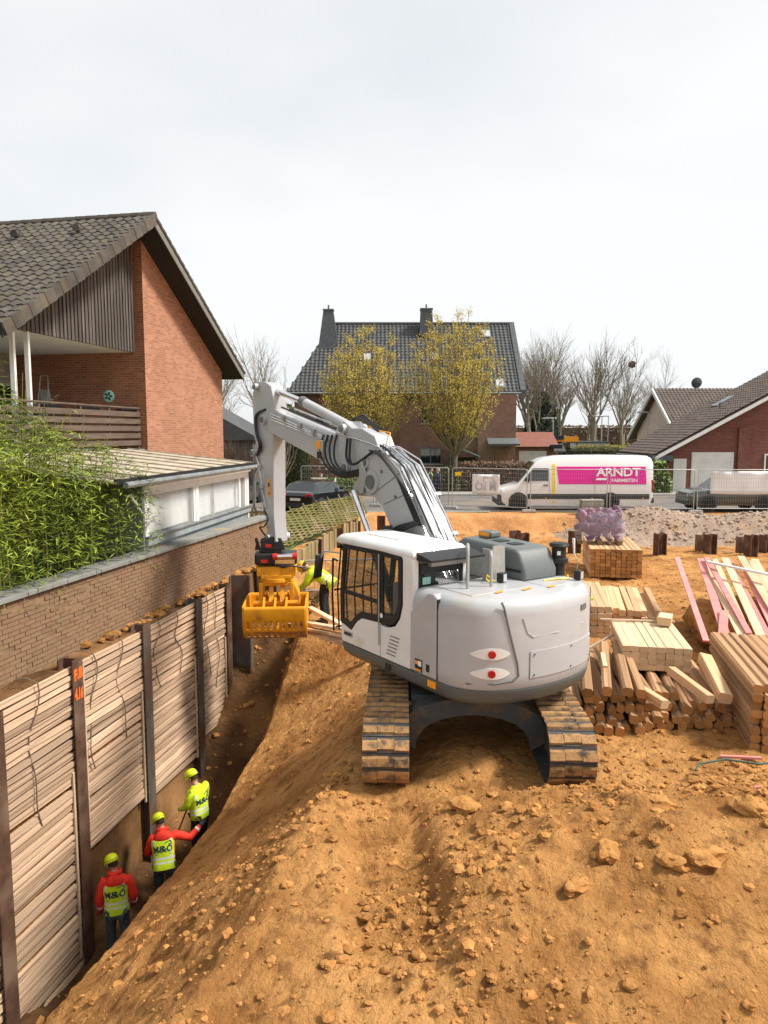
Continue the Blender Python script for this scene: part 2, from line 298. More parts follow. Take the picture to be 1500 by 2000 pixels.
spec('bark', (.16,.13,.095), c2=(.095,.078,.058), s=12, r=.95, b=.5, bs=30, bd=.01); spec('barkgreen', (.24,.20,.105), c2=(.15,.125,.07), s=6, r=.95)
spec('barkbare', (.32,.27,.21), c2=(.23,.195,.15), s=6, r=.95); spec('twig', (.24,.205,.165), r=.95)
spec('bud', (.50,.37,.055), c2=(.36,.27,.035), s=1.2, r=.9, frand=.45)
spec('bamboo', (.29,.34,.035), c2=(.085,.14,.018), s=1.1, r=.6, frand=.55, spec=.3); spec('bamboostem', (.22,.22,.05), r=.6)
spec('laurel', (.14,.22,.018), c2=(.055,.10,.012), s=2.5, r=.45, frand=.5); spec('hedge', (.045,.055,.018), c2=(.10,.09,.03), s=2, r=.9, frand=.5)
spec('hedgetop', (.25,.22,.04), c2=(.16,.15,.03), s=2, r=.9, frand=.4); spec('conifer', (.018,.03,.014), c2=(.03,.045,.02), s=2, r=.9, frand=.5)
spec('brush', (.19,.12,.075), c2=(.11,.07,.045), s=3, r=.95, frand=.4)
spec('wattle', (.22,.20,.065), c2=(.12,.115,.03), s=3, r=.95, b=.6, bs=14, bd=.02, c3=(.33,.25,.15), s3=1.5, rng3=(.5,.65))
spec('sleeper', (.36,.26,.15), c2=(.24,.18,.09), s=4, stretch=(1,1,.2), r=.9, b=.5, bs=15, bd=.01, orand=.25, rand=1, c3=(.16,.15,.045), s3=1.5)
spec('redroof', (.27,.105,.075), c2=(.20,.08,.06), s=3, r=.85, b=.4, bs=12, bd=.01); spec('garagewhite', (.70,.68,.62), r=.5, s=2)
spec('lampmetal', (.46,.48,.49), r=.45, metal=.4); spec('woodbrown', (.24,.12,.055), r=.8); spec('cardboard', (.40,.23,.11), r=.9)
spec('plaster', (.62,.52,.44), c2=(.5,.42,.36), s=2, r=.9); spec('tapered', (.75,.05,.05), r=.6)
spec('hoseGreen', (.06,.11,.08), r=.6)
def tint_attr(me, per):   # one random value for each run of `per` faces
    a = me.attributes.new('tint', 'FLOAT', 'FACE'); n = len(me.polygons); q = random.Random(n)
    vals = []
    while len(vals) < n: vals += [q.random()]*per
    a.data.foreach_set('value', vals[:n])
# ---------------------------------------------------------------- ground
def sm(a, b, x):
    x = min(1, max(0, (x-a)/(b-a))); return x*x*(3-2*x)
def lerp(a, b, k): return a+(b-a)*k
def nz3(x, y, f, o=0): return noise.noise(Vector((x*f, y*f, o)))
def floor_z(t):
    if t < 2.2: z = lerp(-5.58, -5.3, sm(.9, 2.2, t))
    elif t < 4.2: z = lerp(-5.3, -4.8, (t-2.2)/2)
    else: z = lerp(-4.8, -1.0, sm(4.2, 10.2, t))
    return z
def ground_z(x, y, rough=True):
    s, t = to_st(x, y)
    street = sm(32.9, 33.9, y+.35*nz3(x, y, .5, 50))
    site = -.9
    site += .10*nz3(x, y, .35, 1)*sm(13, 16, y)
    if y < 10.5:                                       # spoil heap in the foreground
        site += .60*math.exp(-((x-3.4)/2.3)**2 - ((y-7.3)/1.15)**2)*sm(10.2, 8.4, y)
        site += .28*math.exp(-((x-1.2)/1.6)**2 - ((y-6.0)/1.3)**2)
        site += .30*math.exp(-((x-5.2)/1.6)**2 - ((y-6.2)/1.6)**2)
        site -= .22*sm(.62, .30, abs(x+.02-.05*(9-y)))*sm(5.3, 6.3, y)*sm(9.3, 8.6, y)*1.0+.055*max(-.3,math.sin(y*31))*sm(.42, .36, abs(x+.02-.05*(9-y)))*sm(5.0, 6.0, y)*sm(9.3, 8.6, y)
        site -= .35*sm(6.0, 3.5, y)
        site += .16*math.exp(-((x-1.2)/.6)**2)*sm(9.0, 9.8, y)
    elif y < 13.5: site += .16*math.exp(-((x-1.2)/.6)**2)
    site -= .45*math.exp(-((x-7.2)/1.2)**2 - ((y-17.5)/1.9)**2)     # hollow behind the timber
    site += .55*math.exp(-((x+.9)/1.0)**2 - ((y-22.0)/2.4)**2)      # small heaps near the old fence
    site += .35*math.exp(-((x-2.5)/2.5)**2 - ((y-31.0)/1.2)**2)
    if s > .33:
        fl = floor_z(t); top = site
        if fl < top - .05:
            edge = min(top, max(-3.2, fl+2.1)); e1 = 2.40 + .10*nz3(t, 0, .8, 3); e2 = lerp(5.3, 3.7, sm(4, 10, t))+.3*nz3(t, 4, .5)
            if s < 1.72: z = fl + .25*sm(.9, .4, s) + .15*nz3(s, t, 1.1, 6)
            elif s < e1: z = lerp(fl, edge, min(1, (s-1.72)/(e1-1.72))**.75)
            elif s < e2: z = lerp(edge, top, ((s-e1)/(e2-e1))**1.12)
            else: z = top
            if t < -.2 and s < 1.6: z += .45*math.exp(-((t+1.2)/.8)**2-((s-.7)/.5)**2)
        else: z = top
    elif s > -.02: z = -.16+.06*nz3(t, s, 1.5)
    elif s > -.28: z = -.2
    else: z = .3
    if s <= .33 and y > 26: z = lerp(z, -.02, sm(27, 31, y))
    if 31 < y < 35 and s > .33: z += (.22*nz3(x, y, .9, 51)+.12*nz3(x, y, 2.3, 52))*sm(31, 32.4, y)*sm(34.4, 33.6, y)
    z = lerp(z, -.02, street) if s > .33 or y > 31 else z
    if rough and street < .98 and s > .34:
        k = 1-street
        tr = sm(-1.5, -3.0, z)
        z += k*(.055*nz3(x, y, 1.3, 2)+.05*abs(nz3(x, y, 3.1, 5))+.034*nz3(x, y, 7, 8)+.022*nz3(x, y, 15, 9))*(1-.4*tr)
        if z < -1.2 and 2.6 < s < 5.2: z += .03*nz3(t*3, s*.6, 1, 12)
        if y < 9.2 and s > 5.2: z += .13*max(0, 1-2.2*abs(nz3(x+.4*nz3(x, y, 1.5, 61), y, .75, 60)))*sm(.3, 1.6, x)*sm(9.2, 8.2, y)+.09*max(0, nz3(x, y, 1.5, 62))
        if y < 9: z += .07*max(0, nz3(x, y, 2.2, 14))+.085*abs(nz3(x, y, 5, 15))+.05*abs(nz3(x, y, 11, 17))
    return z
def lines(segs):
    o = []
    for a, b, st in segs:
        n = max(1, round((b-a)/st)); o += [a+(b-a)*i/n for i in range(n)]
    return o+[segs[-1][1]]
SL = lines([(-400,-60,60),(-60,-8,6),(-8,-.3,.7),(-.3,-.02,.28),(-.02,.30,.08),(.30,.345,.045),(.345,1.7,.07),(1.7,2.6,.04),(2.6,9.5,.055),(9.5,16,.11),(16,40,.8),(40,100,8),(100,500,80)])
TL = lines([(-60,-8,6),(-8,-6,.3),(-6,4,.055),(4,10,.07),(10,25,.12),(25,45,.9),(45,120,8),(120,900,80)])
gv = []; gs = [to_st(0, 0)]
for t in TL:
    for s in SL:
        p = W(s, t); gv.append((p.x, p.y, ground_z(p.x, p.y)))
ns = len(SL); gf = []; gm = []
for j in range(len(TL)-1):
    for i in range(ns-1):
        a = j*ns+i; gf.append((a, a+1, a+1+ns, a+ns)); p = W((SL[i]+SL[i+1])/2, (TL[j]+TL[j+1])/2); s = SL[i]
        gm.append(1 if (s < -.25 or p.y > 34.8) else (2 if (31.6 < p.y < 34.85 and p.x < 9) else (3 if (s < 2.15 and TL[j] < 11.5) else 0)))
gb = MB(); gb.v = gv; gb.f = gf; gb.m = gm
ground = tag(gb.obj('ground', ['soil', 'grass', 'sandbank', 'soildark'], smooth=True, ang=180), kind='structure')
def drop(x, y, dz=0): return ground_z(x, y) + dz

# clods of earth lying on the heap and the slope
def scatter(name, mats, n, area, rr, seed, amp=.45, lod=0, flat=.75, dens=None, sink=.35, parent=None, zf=ground_z):
    q = random.Random(seed); b = MB(); k = 0; runs = []
    while k < n:
        x, y = q.uniform(area[0], area[1]), q.uniform(area[2], area[3])
        if dens and q.random() > dens(x, y): continue
        r = rr[0]*(rr[1]/rr[0])**(q.random()**3.4)
        ld = 1 if r > .028 else 0; b.blob((x, y, zf(x, y)+r*(.5-sink)), r, q.random()*90, amp, ld, sq=(q.uniform(.75,1.35), q.uniform(.75,1.35), flat)); k += 1; runs += [q.random()]*len(ICO[ld][1])
    me = b.mesh(name, mats)
    if len(me.polygons) == len(runs): me.attributes.new('tint', 'FLOAT', 'FACE').data.foreach_set('value', runs)
    o = link(name, me, parent); return tag(o, kind='stuff')
def cl_dens(x, y):
    s, t = to_st(x, y)
    if s < 2.7: return 0
    if -.45 < x-.0 < 2.9 and y > 9.0 and not (.5 < x < 1.9): return .0
    d = .12+.9*max(0, nz3(x, y, .55, 21)+.15)
    if s < 4.6: d *= .35
    return min(1, d)
tag(scatter('earth_clods', 'clod', 9500, (-3.6, 7.2, 4.2, 10.0), (.009, .06), 3, amp=.55, flat=.65, dens=cl_dens, lod=0), 'crumbled clods of orange earth strewn over the spoil heap in front', 'earth')
tag(scatter('earth_crumbs', 'clod', 3200, (-3.6, 12, 9.5, 24), (.016, .06), 5, amp=.55, flat=.65, dens=lambda x, y: 0 if to_st(x, y)[0] < 2.7 or (-.4 < x < 2.9 and y < 13.2) else .25+max(0, nz3(x, y, .4, 30)), lod=0), 'loose crumbs of earth scattered around the excavator and timber', 'earth')
tag(scatter('trench_rubble', 'clod', 500, (-6, -1.5, 8, 22), (.02, .09), 8, dens=lambda x, y: 1 if .5 < to_st(x, y)[0] < 2.3 else 0, lod=0), 'loose rubble on the dark trench floor', 'earth')
q = random.Random(12)
for i, (x, y, r) in enumerate([(4.35,7.05,.20),(4.75,6.85,.17),(3.75,7.25,.15),(3.0,6.55,.13),(2.15,6.75,.11),(2.65,6.5,.10),(4.1,6.2,.12),(3.75,5.55,.10),(.95,8.25,.14),(1.75,6.35,.09),(4.9,7.45,.16),(2.9,7.45,.12),(-.75,8.1,.10),(4.0,5.15,.10)]):
    b = MB(); b.blob((0,0,0), r, i*2.3, .5, 2, sq=(1.35,.95,.62)); me = b.mesh('earth_lump', 'clod', smooth=True, ang=35)
    tint_attr(me, 200); o = link('earth_lump', me); o.location = (x, y, drop(x, y)+r*.18); o.rotation_euler = (0,0,i*1.1)
    tag(o, 'fist to head sized lump of hard orange earth on the spoil heap', 'earth lump', 'big lumps of earth on the spoil heap')

# gravel heap at the kerb
def gravel_z(x, y):
    k = 1.15*math.exp(-((x-11.2)/3.2)**2-((y-32.2)/1.3)**2)+.9*math.exp(-((x-16.0)/2.6)**2-((y-31.3)/1.6)**2)+.75*math.exp(-((x-21)/4)**2-((y-31)/1.8)**2)
    return -1.15+k*1.35+.16*nz3(x, y, .8, 40)+.06*nz3(x, y, 3.5, 41)
b = MB(); nx, ny = 150, 62
for j in range(ny+1):
    for i in range(nx+1):
        x, y = 7.2+i*.125, 27.6+j*.11; b.v.append((x, y, gravel_z(x, y)))
b.f = [(j*(nx+1)+i, j*(nx+1)+i+1, (j+1)*(nx+1)+i+1, (j+1)*(nx+1)+i) for j in range(ny) for i in range(nx)]; b.m = [0]*len(b.f)
gh = b.obj('gravel_heap', 'gravel', smooth=True, ang=180)
tag(gh, 'grey gravel heap beside the street behind the site fence', 'gravel', kind='stuff')
st = scatter('gravel_stones', 'stone', 2600, (7.6, 24, 28.2, 33.6), (.025, .09), 11, zf=lambda x, y: max(gravel_z(x, y), ground_z(x, y, False)), dens=lambda x, y: 1 if gravel_z(x, y) > -.75 else .05, parent=gh)

# street, kerbs, verge
def sheet(name, x0, x1, y0, y1, z, mat, n=1):
    b = MB(); b.add([(x0,y0,z),(x1,y0,z),(x1,y1,z),(x0,y1,z)], [(0,1,2,3)]); return tag(b.obj(name, mat), kind='structure')
sheet('road', -60, 90, 34.9, 43.6, .0, 'asphalt')
b = MB(); b.bb(-60, 90, 43.6, 43.78, -.1, .11); tag(b.obj('kerb', 'kerb', bevel=.02), kind='structure')
b = MB(); b.bb(-60, 5.0, 34.72, 34.9, -.1, .03); tag(b.obj('kerb', 'kerb', bevel=.02), kind='structure')
sheet('pavement', -60, 90, 43.78, 45.6, .09, 'kerb')
b = MB(); b.bb(20, 21.8, 43.8, 62, -.02, .10); tag(b.obj('driveway', 'asphalt'), kind='structure')

# ---------------------------------------------------------------- garden wall of brick with stone coping
wall = thing('garden_wall', 'old mud-stained brick garden wall with grey stone coping above the trench', 'wall', W(0, 3, -.4), WANG)
b = MB(); b.prism([(-4.5,-.55),(11.6,-.55),(11.6,1.12),(-4.5,1.12)], -.30, -.012, lambda t, z, s: W(s, t, z)); b.obj('wall_core', 'wallbase', wall, world=True)
bk = []
for r in range(17):
    for c in range(-4, 47):
        t = c*.255+(.1275 if r % 2 else 0); bk.append((t, r))
bk.sort(key=lambda e: (e[0] < -.7, e[0]))
bm = []
for v in range(3):
    b = MB(); e = .003*v; b.bb(-.012-e, .012, -.122, .122, -.031, .031); bm.append(b.mesh('brick', 'wallbrick'))
rest = MB(); q = random.Random(4)
for i, (t, r) in enumerate(bk):
    if q.random() < .05: continue
    z = -.17+r*.0765
    if i < 300:
        o = link('brick', bm[i % 3], wall); o.location = WM[wall.name].inverted() @ W(-.010+q.uniform(-.006,.005), t, z); o.rotation_euler = (q.uniform(-.01,.01), 0, q.uniform(-.01,.01))
    else:
        p = W(-.010+q.uniform(-.006,.005), t, z); M = xf(p, WANG); rest.add([M @ Vector(v) for v in ((-.012,-.122,-.031),(.012,-.122,-.031),(.012,.122,-.031),(-.012,.122,-.031),(-.012,-.122,.031),(.012,-.122,.031),(.012,.122,.031),(-.012,.122,.031))], [(4,5,6,7),(0,1,5,4),(1,2,6,5),(2,3,7,6),(3,0,4,7),(3,2,1,0)])
tag(rest.obj('brick_courses', 'wallbrick', wall, world=True), kind='stuff')
for i in range(16):
    t0 = -4.5+i*1.01; b = MB(); b.prism([(t0,1.125),(t0+.995,1.125),(t0+.995,1.20+.006*(i % 3)),(t0,1.20)], -.40, .07, lambda t, z, s: W(s, t, z)); b.obj('coping_stone', 'coping', wall, world=True, bevel=.008)
b = MB()
for i in range(70):
    t = q.uniform(2, 11); b.blob(W(q.uniform(-.05,.2), t, -.13+.05*q.random()), q.uniform(.05,.16), i, .4, 0, sq=(1,1,.6))
tag(b.obj('spilled_earth', 'soil'), 'earth spilled along the top of the timber lagging', 'earth', kind='stuff')

# ---------------------------------------------------------------- soldier beams and timber lagging
def hbeam(h, web, fl, th, T, m=0):     # web along local x, flanges along local y, from z=-h to 0
    b = MB(T); b.bb(-web/2, -web/2+th, -fl/2, fl/2, -h, 0); b.bb(web/2-th, web/2, -fl/2, fl/2, -h, 0); b.bb(-web/2+th, web/2-th, -th*.35, th*.35, -h, 0); return b
def beam(name, label, p, h, rz, web=.28, fl=.28, th=.022, mat='steel', tilt=0, group=None):
    b = hbeam(h, web, fl, th, Matrix.Identity(4)); o = b.obj(name, mat); o.location = p; o.rotation_euler = (tilt, 0, rz); return tag(o, label, 'steel beam', group)
BT = [-.85, 1.06, 3.3, 5.6, 7.25]
lb = ['rusty steel soldier beam at the left picture edge beside the lagging', 'rusty steel soldier beam with orange spray marks between lagging bays', 'plain brown steel soldier beam behind the middle worker', 'grey brown steel soldier beam behind the farthest worker', 'narrow steel soldier beam closing the last lagging bay']
for i, t in enumerate(BT):
    beam('soldier_beam', lb[i], W(.385, t, -.02 if i else -.25), 6.2, WANG, mat='steelgrey' if i in (2, 3) else 'steel')
LAGB = [-5.5, -3.45, -3.55, -3.25]
bmesh_cache = []
for v in range(6):
    b = MB(); q = random.Random(v+40); n = 7; L = 1.0
    top = [.5+q.uniform(-.06,.05) for _ in range(n)]; bot = [-.5+q.uniform(-.05,.06) for _ in range(n)]
    vs = []
    for k in range(n):
        y = -L/2+L*k/(n-1)
        vs += [(-.5, y, bot[k]), (.5+q.uniform(-.12,.1), y, bot[k]+.02), (.5+q.uniform(-.12,.1), y, top[k]-.03), (-.5, y, top[k])]
    fs = [(0,1,2,3), tuple(4*(n-1)+i for i in (3,2,1,0))]
    for k in range(n-1):
        a = 4*k; fs += [(a, a+4, a+5, a+1), (a+1, a+5, a+6, a+2), (a+2, a+6, a+7, a+3), (a+3, a+7, a+4, a)]
    b.add(vs, fs); bmesh_cache.append(b.mesh('plank', 'board'))
lagl = ['tall lagging bay of split boards reaching the trench floor at far left', 'lagging bay of split boards right of the spray marked beam', 'lagging bay of split boards behind the farthest worker', 'short narrow lagging bay of split boards nearest the grab']
q = random.Random(9)
for i in range(4):
    t0, t1 = BT[i]+.02, BT[i+1]-.02
    if i == 0: t0 -= 1.3
    root = thing('timber_lagging', lagl[i], 'lagging', W(.43, (t0+t1)/2, LAGB[i]), WANG, 'bays of timber lagging along the trench')
    z = -.14+.02*i; k = 0
    while z > LAGB[i]:
        h = q.uniform(.105, .155)
        o = link('plank', bmesh_cache[q.randrange(6)], root); o.location = (q.uniform(-.02,.02), q.uniform(-.01,.01), z-h/2-LAGB[i]); o.scale = (.06, t1-t0, h-q.uniform(.026,.042)); o.rotation_euler = (q.uniform(-.016,.016), 0, q.choice([0, math.pi]))
        if q.random() < .10:
            z -= q.uniform(.02, .05)
        z -= h; k += 1
    for sx, a, c in [(1, -1.3 if i else -1.9, max(LAGB[i]-.1, -5.2))]+([(-1, -.2, -2.9)] if i == 1 else [(-1, -3.2, -5.2)] if i == 0 else []):
        b = MB(); b.bb(.035, .065, -.025, .025, c-LAGB[i], a-LAGB[i]); o = b.obj('batten', 'batten', root); o.location = (0, sx*((t1-t0)/2-.17), 0)
    bk2 = MB(); bk2.bb(-.1, -.06, -(t1-t0)/2, (t1-t0)/2, 0, -.2-LAGB[i]); bk2.obj('earth_backing', 'soil', root)
    for k in range(2):
        y0 = (-.3+.42*k+q.uniform(-.1,.1))*(t1-t0)*.9; ln = q.uniform(1.3, 2.3); pts = []
        for j in range(15):
            u = j/14; pts.append((.055+.03*math.sin(u*9+k), y0+.10*math.sin(u*5+k*2+i)+.05*math.sin(u*13), (-.1-LAGB[i])-u*ln))
        pts = [(-.2, y0-.05, -.02-LAGB[i]), (-.05, y0, .0-LAGB[i])]+pts
        b = MB(); b.tube(pts, .011, 5); b.obj('rope', 'rope', root)
# spray marks on the second beam
def sprayT(t0, z0, rot):
    def f(x, y):
        c, s_ = math.cos(rot), math.sin(rot); return W(.529, t0+x*c-y*s_, z0+x*s_+y*c)
    return f
q = random.Random(2); b = MB()
for body, z, r in (('F.8', -.28, .08), ('4.16', -.62, -.06)):
    t_ = text_mb(body, .25, sprayT(1.06, z, r), bold=.014, sx=.75 if len(body) == 3 else .52); b.v += t_.v and []; b.add(t_.v, t_.f)
o = b.obj('spray_mark', 'sprayorange'); o.parent = bpy.data.objects['soldier_beam.001']
o.matrix_parent_inverse = xf(bpy.data.objects['soldier_beam.001'].location, WANG).inverted()
# heavier beams at the trench head and along the old boundary
beam('sheet_beam', 'wide steel beam with light flange standing at the trench head', W(.62, 7.75, .12), 3.0, WANG+R(14), web=.52, fl=.34, th=.03, mat='steelgrey')
beam('sheet_beam', 'dark red brown steel beam behind the yellow grab', W(.65, 9.6, .15), 2.4, WANG+R(10), web=.55, fl=.32, th=.03)
bl = ['rusty beam left of the mossy sleepers beside the stick', 'rusty beam in the middle of the sleeper wall', 'rusty beam in front of the hurdle fence', 'rusty beam at the end of the hurdle fence', 'last rusty beam of the boundary near the street']
for i, (t, s) in enumerate([(12.2,.4),(15.2,.42),(18.0,.45),(20.2,.6),(21.9,1.3)]):
    beam('boundary_beam', bl[i], W(s, t, -.05+.12*i*.3), 1.6, WANG+R(6), web=.34, fl=.3)
slp = thing('sleeper_wall', 'low retaining wall of mossy upright timber sleepers below the hurdle fence', 'retaining wall', W(.4, 12.4, -.95), WANG)
q = random.Random(31)
for i in range(22):
    t = 12.45+i*.36
    if any(abs(t-c) < .22 for c in (15.2, 18.0)): continue
    b = MB(); b.bb(-.05, .05, -.17, .17, 0, .86+q.uniform(-.06,.06)+.010*i); o = b.obj('sleeper', 'sleeper', slp, bevel=.01); o.location = (q.uniform(-.02,.02)+(.0 if t < 18 else (t-18)*.12), t-12.4, 0)
pl = ['rusty steel post nearest the engine hood', 'paired rusty steel post just right of the engine hood', 'single rusty steel post left of the wrapped pallet', 'single rusty steel post in front of the gravel heap', 'left post of the pair right of the gravel heap', 'right post of the pair beside the gravel heap', 'left post of the far right pair', 'right post of the far right pair', 'rusty post cut by the right picture edge']
for i, (px, y, h) in enumerate([(1006,28.9,.8),(1022,28.2,.8),(1123,27.9,.92),(1290,27.6,.86),(1372,28.3,.72),(1388,27.7,.82),(1452,27.9,.7),(1468,27.3,.85),(1497,28.4,.7)]):
    x = (px-750)/1450*(y*.9943+.4); beam('steel_post', pl[i], (x, y, -.92+h), h+.6, R(12+7*(i % 3)), web=.36, fl=.34, th=.03, group='rusty steel posts across the back of the pit')
# ---------------------------------------------------------------- brick house on the left
house = thing('brick_house', 'brick house with dark tiled gable roof, timber cladding and balcony on the left', 'house', W(-6, 12, .3), WANG)
W_ = W
def W(s, t, z=0): return W_(s-.65, t, z)
HS, TP, TE = -3.75, 12.4, 18.3
RT, RZ, EZ, ET0, ET1 = 11.85, 10.22, 6.02, 4.95, 18.75
def roofz(t): return RZ-abs(t-RT)*(RZ-EZ)/6.9
fW = lambda t, z, s: W(s, t, z)
fS = lambda s, z, t: W(s, t, z)
b = MB(); b.prism([(TP,.0),(TE,.0),(TE,roofz(TE)-.2),(TP,roofz(TP)-.2)], -4.13, HS, fW); b.obj('gable_wall', 'hbrickA', house, world=True)
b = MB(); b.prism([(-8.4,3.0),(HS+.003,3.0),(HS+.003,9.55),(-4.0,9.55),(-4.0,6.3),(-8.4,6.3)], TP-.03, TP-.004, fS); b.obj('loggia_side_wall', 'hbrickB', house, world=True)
b = MB(); b.prism([(TP,.0),(TE,.0),(TE,3.0),(TP,3.0)], -12, -4.13, fW); b.obj('ground_floor_wall', 'hbrickA', house, world=True)
b = MB(); b.prism([(5.2,3.0),(TP-.03,3.0),(TP-.03,6.25),(5.2,6.25)], -8.6, -8.4, fW); b.obj('loggia_back_wall', 'shutter', house, world=True)
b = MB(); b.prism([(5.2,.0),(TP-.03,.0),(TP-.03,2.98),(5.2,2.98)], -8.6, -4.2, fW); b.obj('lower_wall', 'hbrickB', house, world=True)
b = MB(); b.prism([(5.1,6.25),(TP-.03,6.25),(TP-.03,6.33),(5.1,6.33)], -8.6, -4.10, fW); b.obj('loggia_ceiling', 'offwhite', house, world=True)
b = MB(); b.prism([(5.0,2.98),(TP-.03,2.98),(TP-.03,3.18),(5.0,3.18)], -8.4, -3.85, fW); b.obj('balcony_floor', 'greypaint', house, world=True)
# upright cladding battens on the gable triangle
b = MB(); n = 128
for i in range(n):
    t = 5.2+(TP-.05-5.2)*(i+.5)/n; zt = roofz(t)-.18
    if zt > 6.3: b.prism([(t-.021,6.24),(t+.021,6.24),(t+.021,zt),(t-.021,zt)], -4.16, -4.06-.014*((i*7) % 3), fW)
b.prism([(5.15,6.25),(TP-.03,6.25),(TP-.03,roofz(TP)-.2),(RT,RZ-.2),(5.15,roofz(5.15)-.2)], -4.2, -4.13, fW); b.obj('gable_cladding', 'clad', house, world=True)
# balcony railing
for k in range(5):
    b = MB(); z = 3.30+k*.225; b.prism([(5.0,z),(TP-.06,z),(TP-.06,z+.155),(5.0,z+.155)], -3.99, -3.95, fW); b.obj('railing_board', 'balcwood', house, world=True, bevel=.004)
for t in (5.6, 7.4, 9.2, 10.6, 12.25):
    b = MB(); b.prism([(t,3.18),(t+.07,3.18),(t+.07,4.46),(t,4.46)], -4.06, -3.995, fW); b.obj('railing_post', 'balcwood', house, world=True)
b = MB(); b.tube([W(-3.99, 5.0, 4.5), W(-3.99, TP-.03, 4.47)], .03, 8); b.obj('handrail', 'balcwood', house, world=True)
for t in (6.75, 7.3):
    b = MB(); b.tube([W(-4.16, t, 3.18), W(-4.16, t, 6.25)], .075, 4); b.obj('column', 'whitepaint', house, world=True)
b = MB(); b.prism([(7.9,6.13),(8.6,6.13),(8.6,6.25),(7.9,6.25)], -6.3, -6.0, fW); lampc = b.obj('ceiling_lamp', 'offwhite', house, world=True)
b = MB(); b.prism([(7.88,6.20),(8.62,6.20),(8.62,6.248),(7.88,6.248)], -6.32, -5.98, fW); b.obj('lamp_rim', 'exblack', lampc, world=True)
sh = MB()
for k in range(24): sh.prism([(5.4,3.2+k*.095),(8.6,3.2+k*.095),(8.6,3.29+k*.095),(5.4,3.29+k*.095)], -8.4, -8.36+.012*(k % 2), fW)
sh.obj('roller_shutter', 'shutter', house, world=True)
b = MB(); b.prism([(9.5,3.2),(12.1,3.2),(12.1,5.2),(9.5,5.2)], -8.4, -8.37, fW); dr = b.obj('balcony_door', 'darkglass', house, world=True)
b = MB()
for t in (9.45, 10.75, 12.05): b.prism([(t,3.2),(t+.1,3.2),(t+.1,5.3),(t,5.3)], -8.37, -8.33, fW)
b.prism([(9.45,5.2),(12.15,5.2),(12.15,5.3),(9.45,5.3)], -8.37, -8.335, fW); b.obj('frame', 'offwhite', dr, world=True)
b = MB()
for k in range(7): b.prism([(9.3,5.32+k*.1),(12.3,5.32+k*.1),(12.3,5.41+k*.1),(9.3,5.41+k*.1)], -8.4, -8.34+.01*(k % 2), fW)
b.obj('roller_box', 'shutter', house, world=True)
# roof: boards, soffit, tiles
for nm, ta, tb in (('roof_near', ET0, RT), ('roof_far', ET1, RT)):
    za, zb = EZ, RZ; b = MB(); b.prism([(ta,za-.2),(tb,zb-.2),(tb,zb-.02),(ta,za-.02)], -15, -3.02, fW); b.obj('roof_slope', 'soffit', house, world=True)
    b = MB(); b.prism([(ta,za-.25),(tb,zb-.25),(tb,zb+.03),(ta,za+.03)], -3.02, -2.985, fW); b.obj('barge_board', 'fascia' if nm == 'roof_far' else 'soffit', house, world=True)
tm = MB(); cs = [(-.155,.0),(-.10,.045),(-.03,.055),(.03,.02),(.10,.0),(.155,.012)]
vs = [(x, 0, z+.035) for x, z in cs]+[(x, .40, z) for x, z in cs]+[(x, 0, z-.012) for x, z in cs]
fs = [(i, i+1, 7+i, 6+i) for i in range(5)]+[(12+i, 13+i, i+1, i) for i in range(5)]
tm.add(vs, fs); tileme = tm.mesh('roof_tile', 'tileL', smooth=True, ang=60)
def tiles(root, me_v, me_f, P0, ax, up, nc, nr, cw, rh, order=None, cap=300, me=None, mat='tileLs', nrm=None, seed=1, skip=None):
    ax, up = Vector(ax).normalized(), Vector(up).normalized(); nrm = ax.cross(up).normalized()
    if nrm.z < 0: nrm = -nrm
    M3 = Matrix((ax, up, nrm)).transposed(); cells = [(c, r) for c in range(nc) for r in range(nr) if not (skip and skip(c, r))]
    if order: cells.sort(key=order)
    q = random.Random(seed); rest = MB(); inv = WM[root.name].inverted() if root else Matrix.Identity(4)
    for i, (c, r) in enumerate(cells):
        p = Vector(P0)+ax*(c+.5)*cw+up*r*rh+nrm*(q.uniform(-.006,.008)); J = Matrix.Rotation(q.uniform(-.012,.012), 3, nrm)
        if i < cap:
            o = link('roof_tile', me, root); o.matrix_local = inv @ (Matrix.Translation(p) @ (J @ M3).to_4x4())
        else: rest.add([p+J @ (M3 @ Vector(v)) for v in me_v], me_f)
    if rest.v: tag(rest.obj('roof_tiles', mat, root, world=True, smooth=True, ang=60), kind='stuff')
up_n = W(0, RT, RZ)-W(0, ET0, EZ); up_f = W(0, RT, RZ)-W(0, ET1, EZ)
rl = up_n.length; nr = int(rl/.345)
tiles(house, vs, fs, W(-3.0, ET0-.05, EZ+.0), -W(1,0,0)+W(0,0,0), up_n, 36, nr, .31, .345, order=lambda e: e[0]*1.0+abs(e[1]-nr)*.25, me=tileme, seed=3)
tiles(house, vs, fs, W(-3.0, ET1+.05, EZ+.0), -W(1,0,0)+W(0,0,0), up_f, 4, nr, .31, .345, cap=0, seed=4)
ang_n = math.atan2(RZ-EZ, 6.85)
for k in range(nr):                     # hanging verge tiles along the near gable edge
    t = ET0+(k+.5)*6.85/nr; b = MB(); z = roofz(t)
    d = Vector((0, math.cos(ang_n), math.sin(ang_n))); dz = Vector((0, -math.sin(ang_n), math.cos(ang_n)))
    def fp(u, v, s, t=t, z=z): return W(s, t+d.y*u+dz.y*v, z+d.z*u+dz.z*v+.012)
    b.prism([(-.2,-.22),(.18,-.24),(.18,.07),(-.2,.09)], -3.0, -2.93+.012*(k % 2), fp); b.prism([(-.2,.02),(.18,.0),(.18,.06),(-.2,.085)], -3.25, -2.94, fp)
    b.obj('verge_tile', 'tileL', house, world=True)
